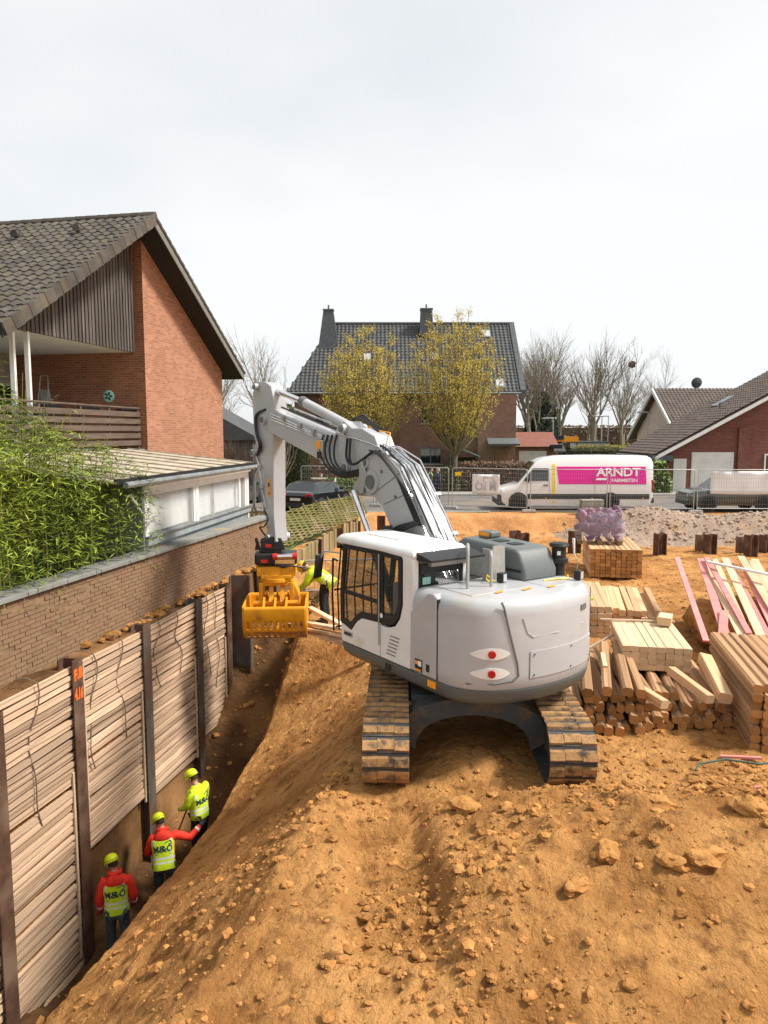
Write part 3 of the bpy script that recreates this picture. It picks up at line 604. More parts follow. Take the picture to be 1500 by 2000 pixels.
for k in range(nr):
    t = ET1-(k+.5)*6.85/nr; b = MB(); z = roofz(t)
    def fp(u, v, s, t=t, z=z): return W(s, t-d.y*u-dz.y*v, z+d.z*u+dz.z*v+.012)
    b.prism([(-.2,.0),(.18,-.02),(.18,.06),(-.2,.09)], -3.3, -2.95, fp); b.obj('verge_tile', 'tileL', house, world=True)
for k in range(32):
    s = -2.95-k*.38; b = MB(); b.tube([W(s, RT, RZ+.02), W(s-.40, RT, RZ+.045)], [.13, .115], 8); b.obj('ridge_tile', 'tileL', house, world=True, smooth=True)
for s, t in ((-6.6, 10.4), (-4.7, 10.6)):
    b = MB(); z = roofz(t); b.tube([W(s, t, z+.02), W(s, t-.05, z+.16), W(s, t-.2, z+.16)], [.10, .10, .12], 8); b.obj('vent_tile', 'tileL', house, world=True, smooth=True)
# things on the balcony
lad = thing('step_ladder', 'paint-stained folding step ladder standing on the balcony', 'ladder', W(-6.7, 11.4, 3.18), WANG)
def ladf(y0, y1, top):
    b = MB(); b.tube([(y0-.22, y1, 0), (y0-.15, 0, top)], .02, 6); b.tube([(y0+.22, y1, 0), (y0+.15, 0, top)], .02, 6); return b
b = ladf(0, -.35, 2.05); b.tube([(-.15,0,2.05),(-.12,.03,2.3),(.12,.03,2.3),(.15,0,2.05)], .018, 6); b.obj('front_frame', 'bracket', lad)
b = ladf(0, .35, 1.9); b.obj('rear_frame', 'bracket', lad)
for k in range(5): b = MB(); z = .35+k*.36; b.box((0, -.35*(1-z/2.05), z), (.38-.03*k, .10, .03)); b.obj('tread', 'bracket', lad)
b = MB(); b.box((0, .02, 1.65), (.30, .03, .42)); b.obj('platform', 'concrete', lad)
b = MB(); b.lathe([(.0,.0),(.19,.0),(.19,.025),(.15,.04),(.0,.03)], n=24, M=xf(W(-5.05, TP-.034, 4.87), WANG, rx=R(90))); o = b.obj('wall_plate', 'mint', smooth=True)
tag(o, 'round green and white plate hung on the balcony brick wall', 'wall plate')
b = MB()
for a in range(5): b.box(W(-5.05+.09*math.cos(a*1.26), TP-.082, 4.87+.09*math.sin(a*1.26)), (.10,.012,.05), WANG, ry=-a*1.26)
b.obj('plate_pattern', 'exblack', o)
for i, t in enumerate((8.1, 9.9, 11.9)):
    b = MB(); b.prism([(t-.4,4.22),(t+.35,4.22),(t+.4,4.44),(t-.45,4.44)], -4.28, -4.07, fW); o = b.obj('planter_box', 'exblack', bevel=.01)
    tag(o, ['dark planter box on the balcony rail by the columns', 'dark planter box on the balcony rail beside the ladder', 'dark planter box on the balcony rail near the brick pier'][i], 'planter')

W = W_
# ---------------------------------------------------------------- sunroom in front of the house
HA = R(-7.3); HD = Vector((-math.sin(HA), math.cos(HA))); HNv = Vector((math.cos(HA), math.sin(HA))); H0 = Vector((-5.08, 15.68))
def Hf(s, t, z=0): return Vector((H0.x+HNv.x*s+HD.x*t, H0.y+HNv.y*s+HD.y*t, z))
sr = thing('sunroom', 'white sunroom with beige ribbed roof behind the brick wall', 'sunroom', Hf(-1.8, 3.6, .3), HA)
fH = lambda t, z, s: Hf(s, t, z)
def hp(name, mat, t0, t1, z0, z1, s0, s1, par=sr, bev=0): b = MB(); b.prism([(t0,z0),(t1,z0),(t1,z1),(t0,z1)], s0, s1, fH); return b.obj(name, mat, par, world=True, bevel=bev)
hp('base_wall', 'greypaint', 0, 7.2, .3, 1.30, -3.6, -.03); hp('sill', 'greypaint', -.02, 7.25, 1.28, 1.46, -.05, .05, bev=.01); hp('sill_ledge', 'zinc', -.03, 7.27, 1.46, 1.49, -.05, .10)
hp('lintel', 'whitepaint', 0, 7.2, 2.36, 2.66, -.10, 0); hp('fascia_board', 'whitepaint', -.05, 7.3, 2.52, 2.70, 0, .04)
for i, (t0, t1) in enumerate(((0,.16),(2.9,3.06),(7.0,7.2))): hp('post', 'whitepaint', t0, t1, 1.49, 2.36, -.10, -.002)
for i, (t0, t1) in enumerate(((.16,2.9),(3.06,7.0))):
    wv = hp('window', 'pane', t0, t1, 1.49, 2.36, -.055, -.045)
    hp('curtain', 'curtain', t0+.02, t1-.02, 1.5, 2.35, -.20, -.185, wv)
    for tt in ((t0+.0, t0+.07), (t1-.12, t1)): hp('frame', 'whitepaint', tt[0], tt[1], 1.49, 2.36, -.08, -.02, wv)
    if i: hp('mullion', 'shutter', 4.38, 4.43, 1.49, 2.36, -.16, -.09, wv); hp('mullion', 'whitepaint', 6.35, 6.5, 1.49, 2.36, -.08, -.03, wv)
b = MB(); b.prism([(-3.6,.3),(0,.3),(0,2.66),(-3.6,3.0)], -.0, -.10, lambda s, z, t: Hf(s, t, z)); b.obj('end_wall', 'greypaint', sr, world=True)
b = MB(); b.prism([(-3.6,.3),(0,.3),(0,2.66),(-3.6,3.0)], 7.2, 7.1, lambda s, z, t: Hf(s, t, z)); b.obj('end_wall', 'whitepaint', sr, world=True)
rfz = lambda s: 2.73+(-s)*.105
b = MB(); b.prism([(-3.9,rfz(-3.9)),(.16,rfz(.16)),(.16,rfz(.16)+.05),(-3.9,rfz(-3.9)+.05)], -1.5, 7.4, lambda s, z, t: Hf(s, t, z)); rf = b.obj('roof_panel', 'sunroof', sr, world=True)
for k in range(9):
    t = -1.2+k*1.05; b = MB(); b.prism([(-3.9,rfz(-3.9)+.05),(.15,rfz(.15)+.05),(.15,rfz(.15)+.085),(-3.9,rfz(-3.9)+.085)], t, t+.06, lambda s, z, t: Hf(s, t, z)); b.obj('roof_rib', 'sunroof', rf, world=True)
b = MB(); b.prism([(.10,2.70),(.17,2.70),(.17,2.80),(.10,2.80)], -1.5, 7.42, lambda s, z, t: Hf(s, t, z)); b.obj('roof_edge', 'exblack', sr, world=True)
b = MB(); b.tube([Hf(.24,-1.3,2.68), Hf(.24,7.45,2.66)], .065, 8); b.obj('gutter', 'zinc', sr, world=True, smooth=True)
b = MB(); b.tube([Hf(.24,7.35,2.64), Hf(.14,7.38,2.45), Hf(.1,7.38,1.45), Hf(.12,7.5,1.3), Hf(.2,7.8,1.25)], .05, 8); b.obj('downpipe', 'zinc', sr, world=True, smooth=True)
b = MB(); b.bar(Hf(.05,-.75,2.45), Hf(.02,-.1,1.95), .04, .04); b.obj('awning_strut', 'whitepaint', sr, world=True)
# ---------------------------------------------------------------- bamboo
def leaves(name, mat, n, sampler, ln, wd, seed, droop=.5, parent=None):
    q = random.Random(seed); b = MB()
    for _ in range(n):
        c = Vector(sampler(q)); a = q.uniform(0, 6.283); L = q.uniform(*ln); w = q.uniform(*wd)
        d = Vector((math.cos(a), math.sin(a), q.uniform(-1.3, .5)*droop)).normalized(); sd = d.cross(Vector((q.uniform(-.5,.5), q.uniform(-.5,.5), 1))).normalized()*w/2
        up = sd.cross(d).normalized()*w*.25
        b.v += [tuple(c), tuple(c+d*L*.45+sd+up), tuple(c+d*L), tuple(c+d*L*.45-sd+up)]; o = len(b.v)-4; b.f += [(o,o+1,o+2,o+3)]; b.m.append(0)
    me = b.mesh(name, mat); tint_attr(me, 1); return link(name, me, parent)
bam = thing('bamboo', 'dense yellow green bamboo clump growing behind the brick wall', 'bamboo', W(-1.7, 1.5, .3), WANG)
def bam_top(s, t): return 3.3+1.35*math.exp(-((t-2.3)/1.7)**2)*math.exp(-((s+2.3)/1.6)**2)+.5*nz3(s, t, .9, 77)+.35*math.exp(-((t-.2)/.9)**2)-.35*sm(3.4, 5.0, t)
def bam_s(q):
    while 1:
        s, t = q.uniform(-4.6, .15), q.uniform(-2.2, 4.95); zt = bam_top(s, t); z = .5+(zt-.5)*q.random()**.75
        edge = .12+.30*nz3(t*1.2, z*1.1, 1, 5)-.30*(1-min(1, (z-.3)/1.2))-.35*max(0, z-2.6)
        if s > edge or t > 4.9-.5*max(0, z-2.2) - .3*abs(nz3(s, z, 1.2)): continue
        d = nz3(s*1.0, t*1.0, 1.5, z*1.3)
        if d < -.28 and q.random() < .7: continue
        p = W(s, t, z); return (p.x, p.y, p.z)
lv = leaves('foliage', 'bamboo', 52000, bam_s, (.13, .26), (.018, .034), 5, .55)
lv.parent = bam; lv.matrix_parent_inverse = WM[bam.name].inverted()
b = MB(); q = random.Random(77)
for i in range(110):
    s, t = q.uniform(-4, -.15), q.uniform(-2, 4.5); h = bam_top(s, t)+q.uniform(-.2,.35); a, c = q.uniform(-.35,.35), q.uniform(-.35,.35)
    b.tube([W(s, t, .2), W(s+a*.4, t+c*.3, h*.5), W(s+a, t+c, h)], [.016, .012, .004], 5)
b.obj('stem', 'bamboostem', bam, world=True)
pl = MB()
for i in range(26):                      # plume tips above the clump
    s, t = q.uniform(-3.4, -.6), q.uniform(-1.6, 4.4); h = bam_top(s, t); a, c = q.uniform(-.4,.4), q.uniform(-.4,.4)
    for k in range(46):
        u = q.random(); pl.v += []; cc = W(s+a*u, t+c*u, h-.25+u*.65); an = q.uniform(0, 6.28); d = Vector((math.cos(an), math.sin(an), q.uniform(-.7,.5))).normalized(); L = q.uniform(.10,.2); sd = d.cross(Vector((0,0,1))).normalized()*.013
        o = len(pl.v); pl.v += [tuple(cc), tuple(cc+d*L*.5+sd), tuple(cc+d*L), tuple(cc+d*L*.5-sd)]; pl.f.append((o,o+1,o+2,o+3)); pl.m.append(0)
iv = WM[bam.name].inverted(); pl.v = [tuple(iv @ Vector(v)) for v in pl.v]; me = pl.mesh('plume', 'bamboo'); tint_attr(me, 1); link('plume', me, bam)
# ---------------------------------------------------------------- excavator
EXC = (1.26, 10.95, -.9)
exc = thing('excavator', 'light grey crawler excavator with white cab standing above the trench', 'excavator', EXC, 0)
TT = xf(rz=R(-1.5)); TU = xf(rz=R(35))
# tracks
def shoe_mesh(v):
    q = random.Random(v); b = MB(); b.bb(-.30,.30,-.097,.097,0,.020,1)
    x = -.30
    for w, o in ((.19,.0),(.22,.012),(.19,-.004)):
        j = q.uniform(-.006,.006); z1 = .052+q.uniform(-.006,.006); y0, y1 = -.080+o+j, .062+o+j
        b.add([(x,y0,.022),(x+w,y0,.022),(x+w,y1,.022),(x,y1,.022),(x+.003,y0+.012,z1),(x+w-.003,y0+.012,z1),(x+w-.003,y1-.03,z1-.01),(x+.003,y1-.03,z1-.01)],
              [(4,5,6,7),(0,1,5,4),(1,2,6,5),(2,3,7,6),(3,0,4,7)]); x += w
    return b.mesh('track_shoe', ['shoe', 'chassis'])
SHOES = [shoe_mesh(i) for i in range(4)]
YC, RC, ZC = 1.53, .375, .43
LS = 2*YC; PERI = 2*LS+2*math.pi*RC; NSH = 44
def track_pos(u):                       # u along the loop -> (y, z, angle of outward normal from +z towards +y)
    if u < LS: return -YC+u, ZC+RC, 0
    u -= LS
    if u < math.pi*RC: a = u/RC; return YC+RC*math.sin(a), ZC+RC*math.cos(a), a
    u -= math.pi*RC
    if u < LS: return YC-u, ZC-RC, math.pi
    u -= LS; a = u/RC; return -YC-RC*math.sin(a), ZC-RC*math.cos(a), math.pi+a
for sx in (-1, 1):
    cx = sx*1.19
    fr = MB(TT); fr.prism([(-1.6,.25),(-1.75,.43),(-1.6,.60),(1.6,.60),(1.75,.43),(1.6,.25)], cx-.2, cx+.2, lambda y, z, x: (x, y, z)); trk = fr.obj('track_frame', 'chassis', exc, bevel=.02)
    for k in range(NSH):
        y, z, a = track_pos((k+.5*(sx > 0))*PERI/NSH); o = link('track_shoe', SHOES[(k*7+sx) % 4], trk); o.matrix_local = TT @ (Matrix.Translation((cx, y, z)) @ Matrix.Rotation(-a, 4, 'X'))
    for yy in (-YC, YC):
        b = MB(TT); b.lathe([(.0,-.20),(.10,-.22),(.12,-.14),(.33,-.12),(.33,.12),(.12,.14),(.10,.22),(.0,.20)], n=24, M=xf((cx, yy, ZC), ry=R(90))); b.obj('sprocket' if yy < 0 else 'idler', 'chassis', trk, smooth=True)
    for k in range(7):
        b = MB(TT); b.lathe([(.0,-.17),(.09,-.17),(.09,.17),(.0,.17)], n=14, M=xf((cx, -1.2+k*.4, .20), ry=R(90))); b.obj('track_roller', 'chassis', trk, smooth=True)
arch = []
for i in range(13): a = math.pi*i/12; arch.append((-.80*math.cos(a), .22+.50*math.sin(a)**.8))
outer = []
for i in range(13): a = math.pi*i/12; outer.append((1.02*math.cos(a), .34+.62*math.sin(a)**.7))
for y0, y1 in ((-1.05,-.72),(.72,1.05)):
    b = MB(TT); n = 13; vs = []
    for y in (y0, y1): vs += [(x, y, z) for x, z in arch]+[(-x, y, z) for x, z in outer]
    fs = []
    for i in range(n-1): fs += [(i, i+1, n+i+1, n+i)[::-1], (2*n+i, 2*n+i+1, 3*n+i+1, 3*n+i), (i, 2*n+i, 2*n+i+1, i+1)[::-1], (n+i, n+i+1, 3*n+i+1, 3*n+i)[::-1]]
    fs += [(0, n, 3*n, 2*n), (n-1, 2*n-1, 4*n-1, 3*n-1)[::-1]]
    b.add(vs, fs); b.obj('cross_member', 'chassis', exc, smooth=True)
b = MB(TT); b.bb(-.85,.85,-.72,.72,.66,.88); b.lathe([(.0,.85),(.72,.85),(.72,.97),(.66,1.0),(.66,1.12),(.0,1.12)], n=40); b.obj('slew_ring', 'chassis', exc, smooth=True)
# superstructure
def outline(ins=0):
    p = [(-1.26+ins, 1.56-ins), (-1.26+ins, .4), (-1.26+ins, -.80)]
    for i in range(0, 25):
        a = math.pi+math.pi*i/24; rx = 1.26-ins; x = rx*math.cos(a); y = -.80-(.95-ins)*abs(math.sin(a))**.72
        p.append((x, y))
    return p+[(1.26-ins, .4), (1.26-ins, 1.25-ins)]
def loft_rows(rows, T=TU, cap=True, closed=True):
    b = MB(T); n = len(rows[0]); vs = [v for r in rows for v in r]
    fs = [(k*n+i, k*n+(i+1) % n, (k+1)*n+(i+1) % n, (k+1)*n+i) for k in range(len(rows)-1) for i in range(n if closed else n-1)]
    if cap: fs += [tuple(range(n))[::-1], tuple(range((len(rows)-1)*n, len(rows)*n))]
    b.add(vs, fs); return b
b = loft_rows([[(x*(1-k), y*(1-k), z) for x, y in outline()] for k, z in ((.14,1.06),(.07,1.10),(.02,1.18),(0,1.31))]); b.obj('skirt', 'exdark', exc, smooth=True, ang=50)
def cw_outline(ins):
    p = []
    for i in range(0, 25):
        a = math.pi+math.pi*i/24; x = (1.262-ins)*math.cos(a); y = -.80-(.952-ins)*abs(math.sin(a))**.72; p.append((x, y))
    return [(-1.262+ins, -.30)]+p+[(1.262-ins, -.30)]
b = loft_rows([[(x, y, z) for x, y in cw_outline(i)] for i, z in ((.025,1.312),(.003,1.34),(0,1.5),(0,2.28),(.012,2.36),(.045,2.43),(.10,2.47),(.16,2.485))]); b.T = TU; cw = b.obj('counterweight', 'exgrey', exc, smooth=True, ang=50)
b = MB(TU); b.bb(-1.262,-1.20,-.84,-.815,1.33,2.42); b.obj('panel_joint', 'exblack', cw)
def on_cw(xl, z, off=.004):            # a point on the counterweight's rear face
    c = max(-1, min(1, xl/1.262)); a = math.acos(c); y = -.80-.952*abs(math.sin(a))**.72; e = .01; a2 = math.acos(max(-1, min(1, (xl+e)/1.262))); y2 = -.80-.952*abs(math.sin(a2))**.72
    n = Vector((-(y-y2)*-1, -e, 0)); n = Vector((y2-y, -e, 0)).normalized(); return Vector((xl, y, z))+n*off, n
def cw_patch(name, mat, x0, x1, z0, z1, off, n=10, par=None, thick=.012, oval=False):
    b = MB(TU); vs = []; m = 6 if not oval else 10
    for i in range(n+1):
        x = x0+(x1-x0)*i/n; h = 1 if not oval else max(.02, math.sin(math.pi*i/n))**.6; zc = (z0+z1)/2
        for j in range(2):
            z = zc+(z1-z0)/2*h*(1 if j else -1); p, nn = on_cw(x, z, off); vs += [p, p-nn*thick]
    fs = []
    for i in range(n): a = i*4; fs += [(a, a+4, a+6, a+2), (a, a+1, a+5, a+4), (a+2, a+6, a+7, a+3)]
    fs += [(0,2,3,1), (n*4, n*4+1, n*4+3, n*4+2)]
    b.add(vs, fs); return b.obj(name, mat, par or cw, smooth=True)
def seam(pts, r=.009, mat='exdark'):
    b = MB(TU); b.tube([on_cw(x, z, .0)[0] for x, z in pts], r, 5); return b.obj('panel_seam', mat, cw)
seam([(-.83,2.47),(-.80,2.40),(-.72,2.05),(-.62,1.66),(-.60,1.50),(-.68,1.44),(-.9,1.41),(-1.16,1.40)], .014)
seam([(.98,2.44),(.99,2.1),(.97,1.36)], .006)
seam([(-.44,1.45),(.95,1.45),(.95,1.80),(-.44,1.80),(-.44,1.45)], .006)
seam([(-.55,2.25),(-.48,2.05),(-.40,1.99),(0,2.0),(.6,2.02),(1.1,2.05)], .010, 'exgrey')
cw_patch('access_panel', 'exgrey', -.44, .95, 1.45, 1.80, .010, 16)
for x, z in ((-.38,1.49),(.3,1.49),(.9,1.49),(-.38,1.76),(.3,1.77),(.9,1.76)):
    p, n = on_cw(x, z, .012); b = MB(TU); b.cyl(p, p+n*.01, .012, 8); b.obj('bolt', 'exdark', cw)
for z in (1.80, 1.545):
    pod = cw_patch('lamp_recess', 'exwhite', -1.13, -.72, z-.075, z+.075, .006, 14, oval=True)
    p, n = on_cw(-.93, z, .012); b = MB(TU); b.tube([p, p+n*.022], [.052, .046], 20); b.obj('reflector', 'lampred', pod, smooth=True)
p, n = on_cw(.62, 2.24, .0); b = MB(TU); b.box(p, (.16,.02,.075), math.atan2(-n.x, n.y)+math.pi); o = b.obj('lock_recess', 'exdark', cw)
# side panel between cab and counterweight, engine deck
pc = [(-.24,1.33),(-.82,1.33),(-.82,2.44),(-.74,2.485),(-.62,2.47),(-.42,2.30),(-.30,2.18),(-.24,2.16)]
b = MB(TU); b.prism(pc, -1.268, -1.0, lambda y, z, x: (x, y, z)); sp = b.obj('side_panel', 'exgrey', exc, bevel=.02, seg=3)
b = MB(TU); b.bb(-1.0,1.24,-1.0,.55,1.32,2.40); b.bb(.45,1.24,.55,1.2,1.32,2.0); b.bb(-.2,.44,.55,1.15,1.32,1.5); b.obj('engine_housing', 'exgrey', exc, bevel=.02)
b = MB(TU); b.bb(-.95,.28,-1.15,-.32,2.475,2.495); b.bb(.31,1.05,-1.3,-.86,2.475,2.492); dk = b.obj('deck_plate', 'exgrey', exc, bevel=.006)
b = MB(TU)
for x, y, l, c in ((-.5,-1.18,.16,0),(-.05,-1.25,.2,1),(.35,-1.32,.16,1)): b.box((x,y,2.497),(l,.05,.004), .2)
b.obj('deck_sticker', 'orange', dk)
hood = MB(TU); hp_ = [(-.86,2.47),(-.86,2.62),(-.74,2.86),(-.66,2.93),(.48,2.97),(.62,2.88),(.66,2.47)]
hood.prism(hp_, .30, .98, lambda y, z, x: (x, y, z)); hd = hood.obj('engine_hood', 'exdark', exc, bevel=.045, seg=3)
for k in range(3): b = MB(TU); b.box((.62,-.35+k*.3,2.947+.0105*k),(.2,.17,.012), 0, R(2)); b.obj('hood_vent', 'exblack', hd)
b = MB(TU); b.box((.75,.35,3.01),(.22,.3,.09)); o = b.obj('hood_top_box', 'exdark', hd, bevel=.02)
b = MB(TU); b.box((.636,.35,3.01),(.006,.22,.06)); b.obj('warning_sticker', 'orange', o)
b = MB(TU); b.box((.295,-.62,2.62),(.012,.34,.035)); b.obj('hood_handle', 'exblack', hd)
b = MB(TU); b.bb(.05,.27,-.30,-.27,2.49,2.80); b.bb(.05,.27,-.27,.1,2.49,2.79); b.obj('cooler_grille', 'galv', exc)
b = MB(TU); b.lathe([(.0,2.45),(.09,2.45),(.09,2.66),(.14,2.68),(.14,2.74),(.105,2.75),(.105,2.90),(.13,2.91),(.15,2.93),(.13,2.97),(.0,2.99)], (1.10,-.78,0), n=24); ai = b.obj('air_intake', 'exblack', exc, smooth=True)
b = MB(TU); b.box((1.02,-.85,2.83),(.05,.02,.06), R(-40)); b.obj('intake_label', 'stickerwhite', ai)
# galvanised plate, hand rails, work lamps
b = MB(TU); b.prism([(-.10,2.48),(.16,2.48),(.14,2.98),(.08,3.0),(-.08,3.0)], -.62, -.60, lambda x, z, y: (x, y, z)); b.bb(-.10,-.08,-.62,-.42,2.48,2.95); b.obj('mast_plate', 'galv', exc)
def rail(pts, r=.022, mat='bracket', nm='hand_rail'): b = MB(TU); b.tube(pts, r, 8); return b.obj(nm, mat, exc, smooth=True)
def rr(a, b_, h, k=.10):               # inverted-U rail from a to b_
    a, b_ = Vector(a), Vector(b_); d = (b_-a).normalized(); u = Vector((0,0,1)); return [a, a+u*(h-k), a+u*(h-.03)+d*.03, a+u*h+d*k, b_+u*h-d*k, b_+u*(h-.03)-d*.03, b_+u*(h-k), b_]
rail(rr((-.70,-.78,2.46), (-.46,-.50,2.46), .60)); rail(rr((-.34,-.86,2.48), (-.12,-.60,2.48), .46))
for x, y in ((-.03,-.74), (1.0,-1.24)):
    b = MB(TU); b.box((x,y,2.57),(.12,.10,.13), R(20)); o = b.obj('work_lamp', 'exblack', exc, bevel=.01); b = MB(TU); b.box((x+.018,y-.052,2.57),(.09,.01,.10), R(20)); b.obj('lens', 'headlamp', o)
b = MB(TU); b.tube([(-.2,-.72,2.5),(-.28,-.7,2.56),(-.2,-.62,2.6),(-.14,-.72,2.52)], .012, 6); b.tube([(.55,-1.0,2.5),(.75,-1.05,2.51),(.95,-1.1,2.5),(1.05,-1.0,2.52)], .012, 6); b.obj('yellow_cable', 'yellowtape', exc)
# cab
cab = MB(TU); XL, XR = -1.262, -.27
f = lambda y, z, x: (x, y, z)
door_low = [(1.56,1.325),(1.585,1.62),(1.28,1.55),(1.12,1.72),(.98,1.80),(.50,1.83),(.50,1.325)]
cab.prism(door_low, XL, XL+.05, f); cabo = cab.obj('cab_door', 'exwhite', exc, bevel=.008)
b = MB(TU); b.prism([(.485,1.325),(.485,1.80),(.30,1.80),(.12,1.86),(.0,2.0),(-.06,2.2),(-.06,2.84),(-.02,2.92),(-.26,2.88),(-.30,2.6),(-.235,1.325)], XL, XL+.06, f); side = b.obj('cab_side', 'exwhite', exc, bevel=.008)
for k in range(6):
    b = MB(TU); y0 = .20-.035*k if 0 else .22; y1 = -.02; z = 1.70-.055*k; b.box((XL-.002, (.12+.02*k), z), (.012,.22,.012)); b.obj('vent_slot', 'exdark', side)
def ring(o_, i_, x0, x1, name, mat, par, bev=.004):
    b = MB(TU); n = len(o_); vs = []
    for x in (x0, x1): vs += [(x, y, z) for y, z in o_]+[(x, y, z) for y, z in i_]
    fs = []
    for k in range(n):
        j = (k+1) % n; fs += [(k, j, n+j, n+k), (2*n+k, 3*n+k, 3*n+j, 2*n+j), (k, 2*n+k, 2*n+j, j), (n+k, n+j, 3*n+j, 3*n+k)]
    b.add(vs, fs); return b.obj(name, mat, par, bevel=bev)
wo = [(.50,1.835),(.98,1.805),(1.12,1.725),(1.28,1.555),(1.59,1.625),(1.60,2.1),(1.50,2.88),(.50,2.90)]
wi = [(.57,1.92),(1.0,1.90),(1.16,1.81),(1.30,1.66),(1.51,1.70),(1.51,2.1),(1.41,2.81),(.57,2.83)]
dw = ring(wo, wi, XL-.004, XL+.03, 'door_window_frame', 'exblack', cabo)
b = MB(TU); b.prism(wi, XL+.008, XL+.014, f); b.obj('door_glass', 'cabglass', dw)
b = MB(TU); b.bb(XL, XL+.03, .57, 1.51, 2.10, 2.16); b.obj('window_bar', 'exblack', dw)
so = [(.49,1.83),(.30,1.83),(.13,1.89),(.03,2.02),(-.03,2.2),(-.03,2.83),(.0,2.88),(.49,2.90)]
si = [(.42,1.92),(.31,1.92),(.20,1.97),(.10,2.08),(.05,2.22),(.05,2.80),(.07,2.82),(.42,2.83)]
sw = ring(so, si, XL-.004, XL+.03, 'side_window_frame', 'exblack', side)
b = MB(TU); b.prism(si, XL+.008, XL+.014, f); b.obj('side_glass', 'cabglass', sw)
b = MB(TU); b.tube([(XL-.02,.50,1.5),(XL-.02,.50,2.85)], .011, 6); b.obj('door_hinge', 'bracket', cabo)
b = MB(TU); b.box((XL-.004,1.36,1.475),(.01,.24,.075)); hr = b.obj('door_handle', 'bracket', cabo); b = MB(TU); b.box((XL-.012,1.37,1.475),(.02,.19,.035)); b.obj('grip', 'exblack', hr, bevel=.006)
b = MB(TU); b.cyl((XL-.008,.455,1.95),(XL+.0,.455,1.95),.035,16); b.obj('round_sticker', 'stickerwhite', sw)
# floor, pillars, roof, rear and front glazing, interior
b = MB(TU); b.bb(XL+.06,XR,-.22,1.52,1.30,1.36); b.bb(XR-.04,XR,-.22,1.54,1.36,1.85); b.bb(XL+.06,XR-.04,1.50,1.54,1.36,1.62); b.bb(XL+.06,XR,-.27,-.23,1.36,2.14); b.obj('cab_floor', 'exblack', exc)
b = MB(TU)
for x in (XR-.06,):
    b.prism([(-.28,1.36),(-.20,1.36),(-.20,2.86),(-.28,2.86)], x, XR, f); b.prism([(.46,1.85),(.54,1.85),(.54,2.86),(.46,2.86)], x, XR, f); b.prism([(1.52,1.36),(1.60,2.1),(1.48,2.87),(1.40,2.87),(1.52,2.1),(1.44,1.36)], x, XR, f)
b.obj('cab_pillar', 'exblack', exc)
for x0, x1 in ((XL+.01, XL+.10), (XR-.10, XR)): b = MB(TU); b.bb(x0,x1,-.302,-.20,1.9,2.88); b.obj('rear_pillar', 'exwhite', exc, bevel=.02)
rw = MB(TU); rw.bb(XL+.09,XL+.14,-.296,-.27,2.1,2.80); rw.bb(XR-.14,XR-.09,-.296,-.27,2.1,2.80); rw.bb(XL+.14,XR-.14,-.296,-.27,2.1,2.16); rw.bb(XL+.09,XR-.09,-.296,-.27,2.66,2.80); rwo = rw.obj('rear_window_frame', 'exblack', exc)
b = MB(TU); b.bb(XL+.13,XR-.13,-.285,-.279,2.15,2.68); b.obj('rear_glass', 'cabglass', rwo)
b = MB(TU); b.box((-1.02,-.289,2.56),(.14,.004,.10)); b.obj('paper_note', 'mint', rwo)
rf_rows = [[(x*1.0, y, z) for x, y in ((XL+i,1.72-i*1.5),(XL+i,-.30+i),(XR-i,-.30+i),(XR-i,1.72-i*1.5))] for i, z in ((.02,2.86),(0,2.90),(.0,2.95),(.05,3.01),(.16,3.045))]
b = loft_rows(rf_rows); rfo = b.obj('cab_roof', 'exwhite', exc, bevel=.03, seg=3)
b = MB(TU); b.bb(-1.02,-.52,.35,1.2,3.044,3.06); b.obj('roof_hatch', 'offwhite', rfo, bevel=.006)
b = MB(TU); b.prism([(-.22,2.98),(-.62,2.90),(-.62,2.87),(-.22,2.86)], XL+.06, XR+.03, f); b.obj('rear_visor', 'exblack', exc)
b = MB(TU); b.bb(XL+.24,XR-.10,-.40,-.32,2.77,2.85); b.obj('lamp_housing', 'bracket', exc)
b = MB(TU); b.prism([(1.50,1.62),(1.56,1.62),(1.58,2.1),(1.47,2.86),(1.44,2.86),(1.53,2.1)], XL+.06, XR-.06, f); b.obj('windscreen', 'cabglass', exc)
seat = MB(TU); seat.box((-.76,.32,1.72),(.5,.5,.14)); seat.box((-.76,.06,2.1),(.48,.14,.7), rx=R(-8)); seat.box((-.76,.02,2.52),(.26,.10,.2)); seat.box((-.76,.32,1.5),(.4,.4,.3)); seat.bb(-1.08,-1.0,.2,.75,1.75,1.9); seat.bb(-.52,-.42,.2,.75,1.75,1.9); seat.obj('driver_seat', 'seat', exc, bevel=.04)
b = MB(TU); b.bar((-.9,.95,1.4),(-.9,1.05,2.0),.05); b.bar((-.62,.95,1.4),(-.62,1.05,2.0),.05); b.box((-.5,1.25,2.05),(.2,.05,.26)); b.box((-.76,1.3,1.55),(.5,.2,.3)); b.obj('controls', 'exblack', exc)
b = MB(TU); b.box((-.98,.34,2.28),(.02,.14,.2)); b.obj('clipboard', 'mint', exc)
# front guard and mirror
b = MB(TU)
for x in (-1.20, -1.04, -.88, -.72, -.56, -.40): b.tube([(x,1.74,1.45),(x,1.78,2.1),(x,1.66,2.85)], .014, 6)
for z, y in ((1.5,1.745),(2.1,1.785),(2.8,1.675)): b.tube([(-1.26,y,z),(-.30,y,z)], .016, 6)
b.tube([(-1.3,1.62,2.6),(-1.3,1.75,2.62),(-1.3,1.78,2.0),(-1.3,1.74,1.45)], .018, 6); b.obj('front_guard', 'exblack', exc)
b = MB(TU); b.box((-1.50,1.86,2.50),(.20,.05,.40), R(25), R(8)); mo = b.obj('mirror', 'exblack', exc, bevel=.03); b = MB(TU); b.tube([(-1.28,1.6,2.72),(-1.42,1.8,2.74),(-1.5,1.84,2.6)], .014, 6); b.obj('mirror_arm', 'galv', mo)
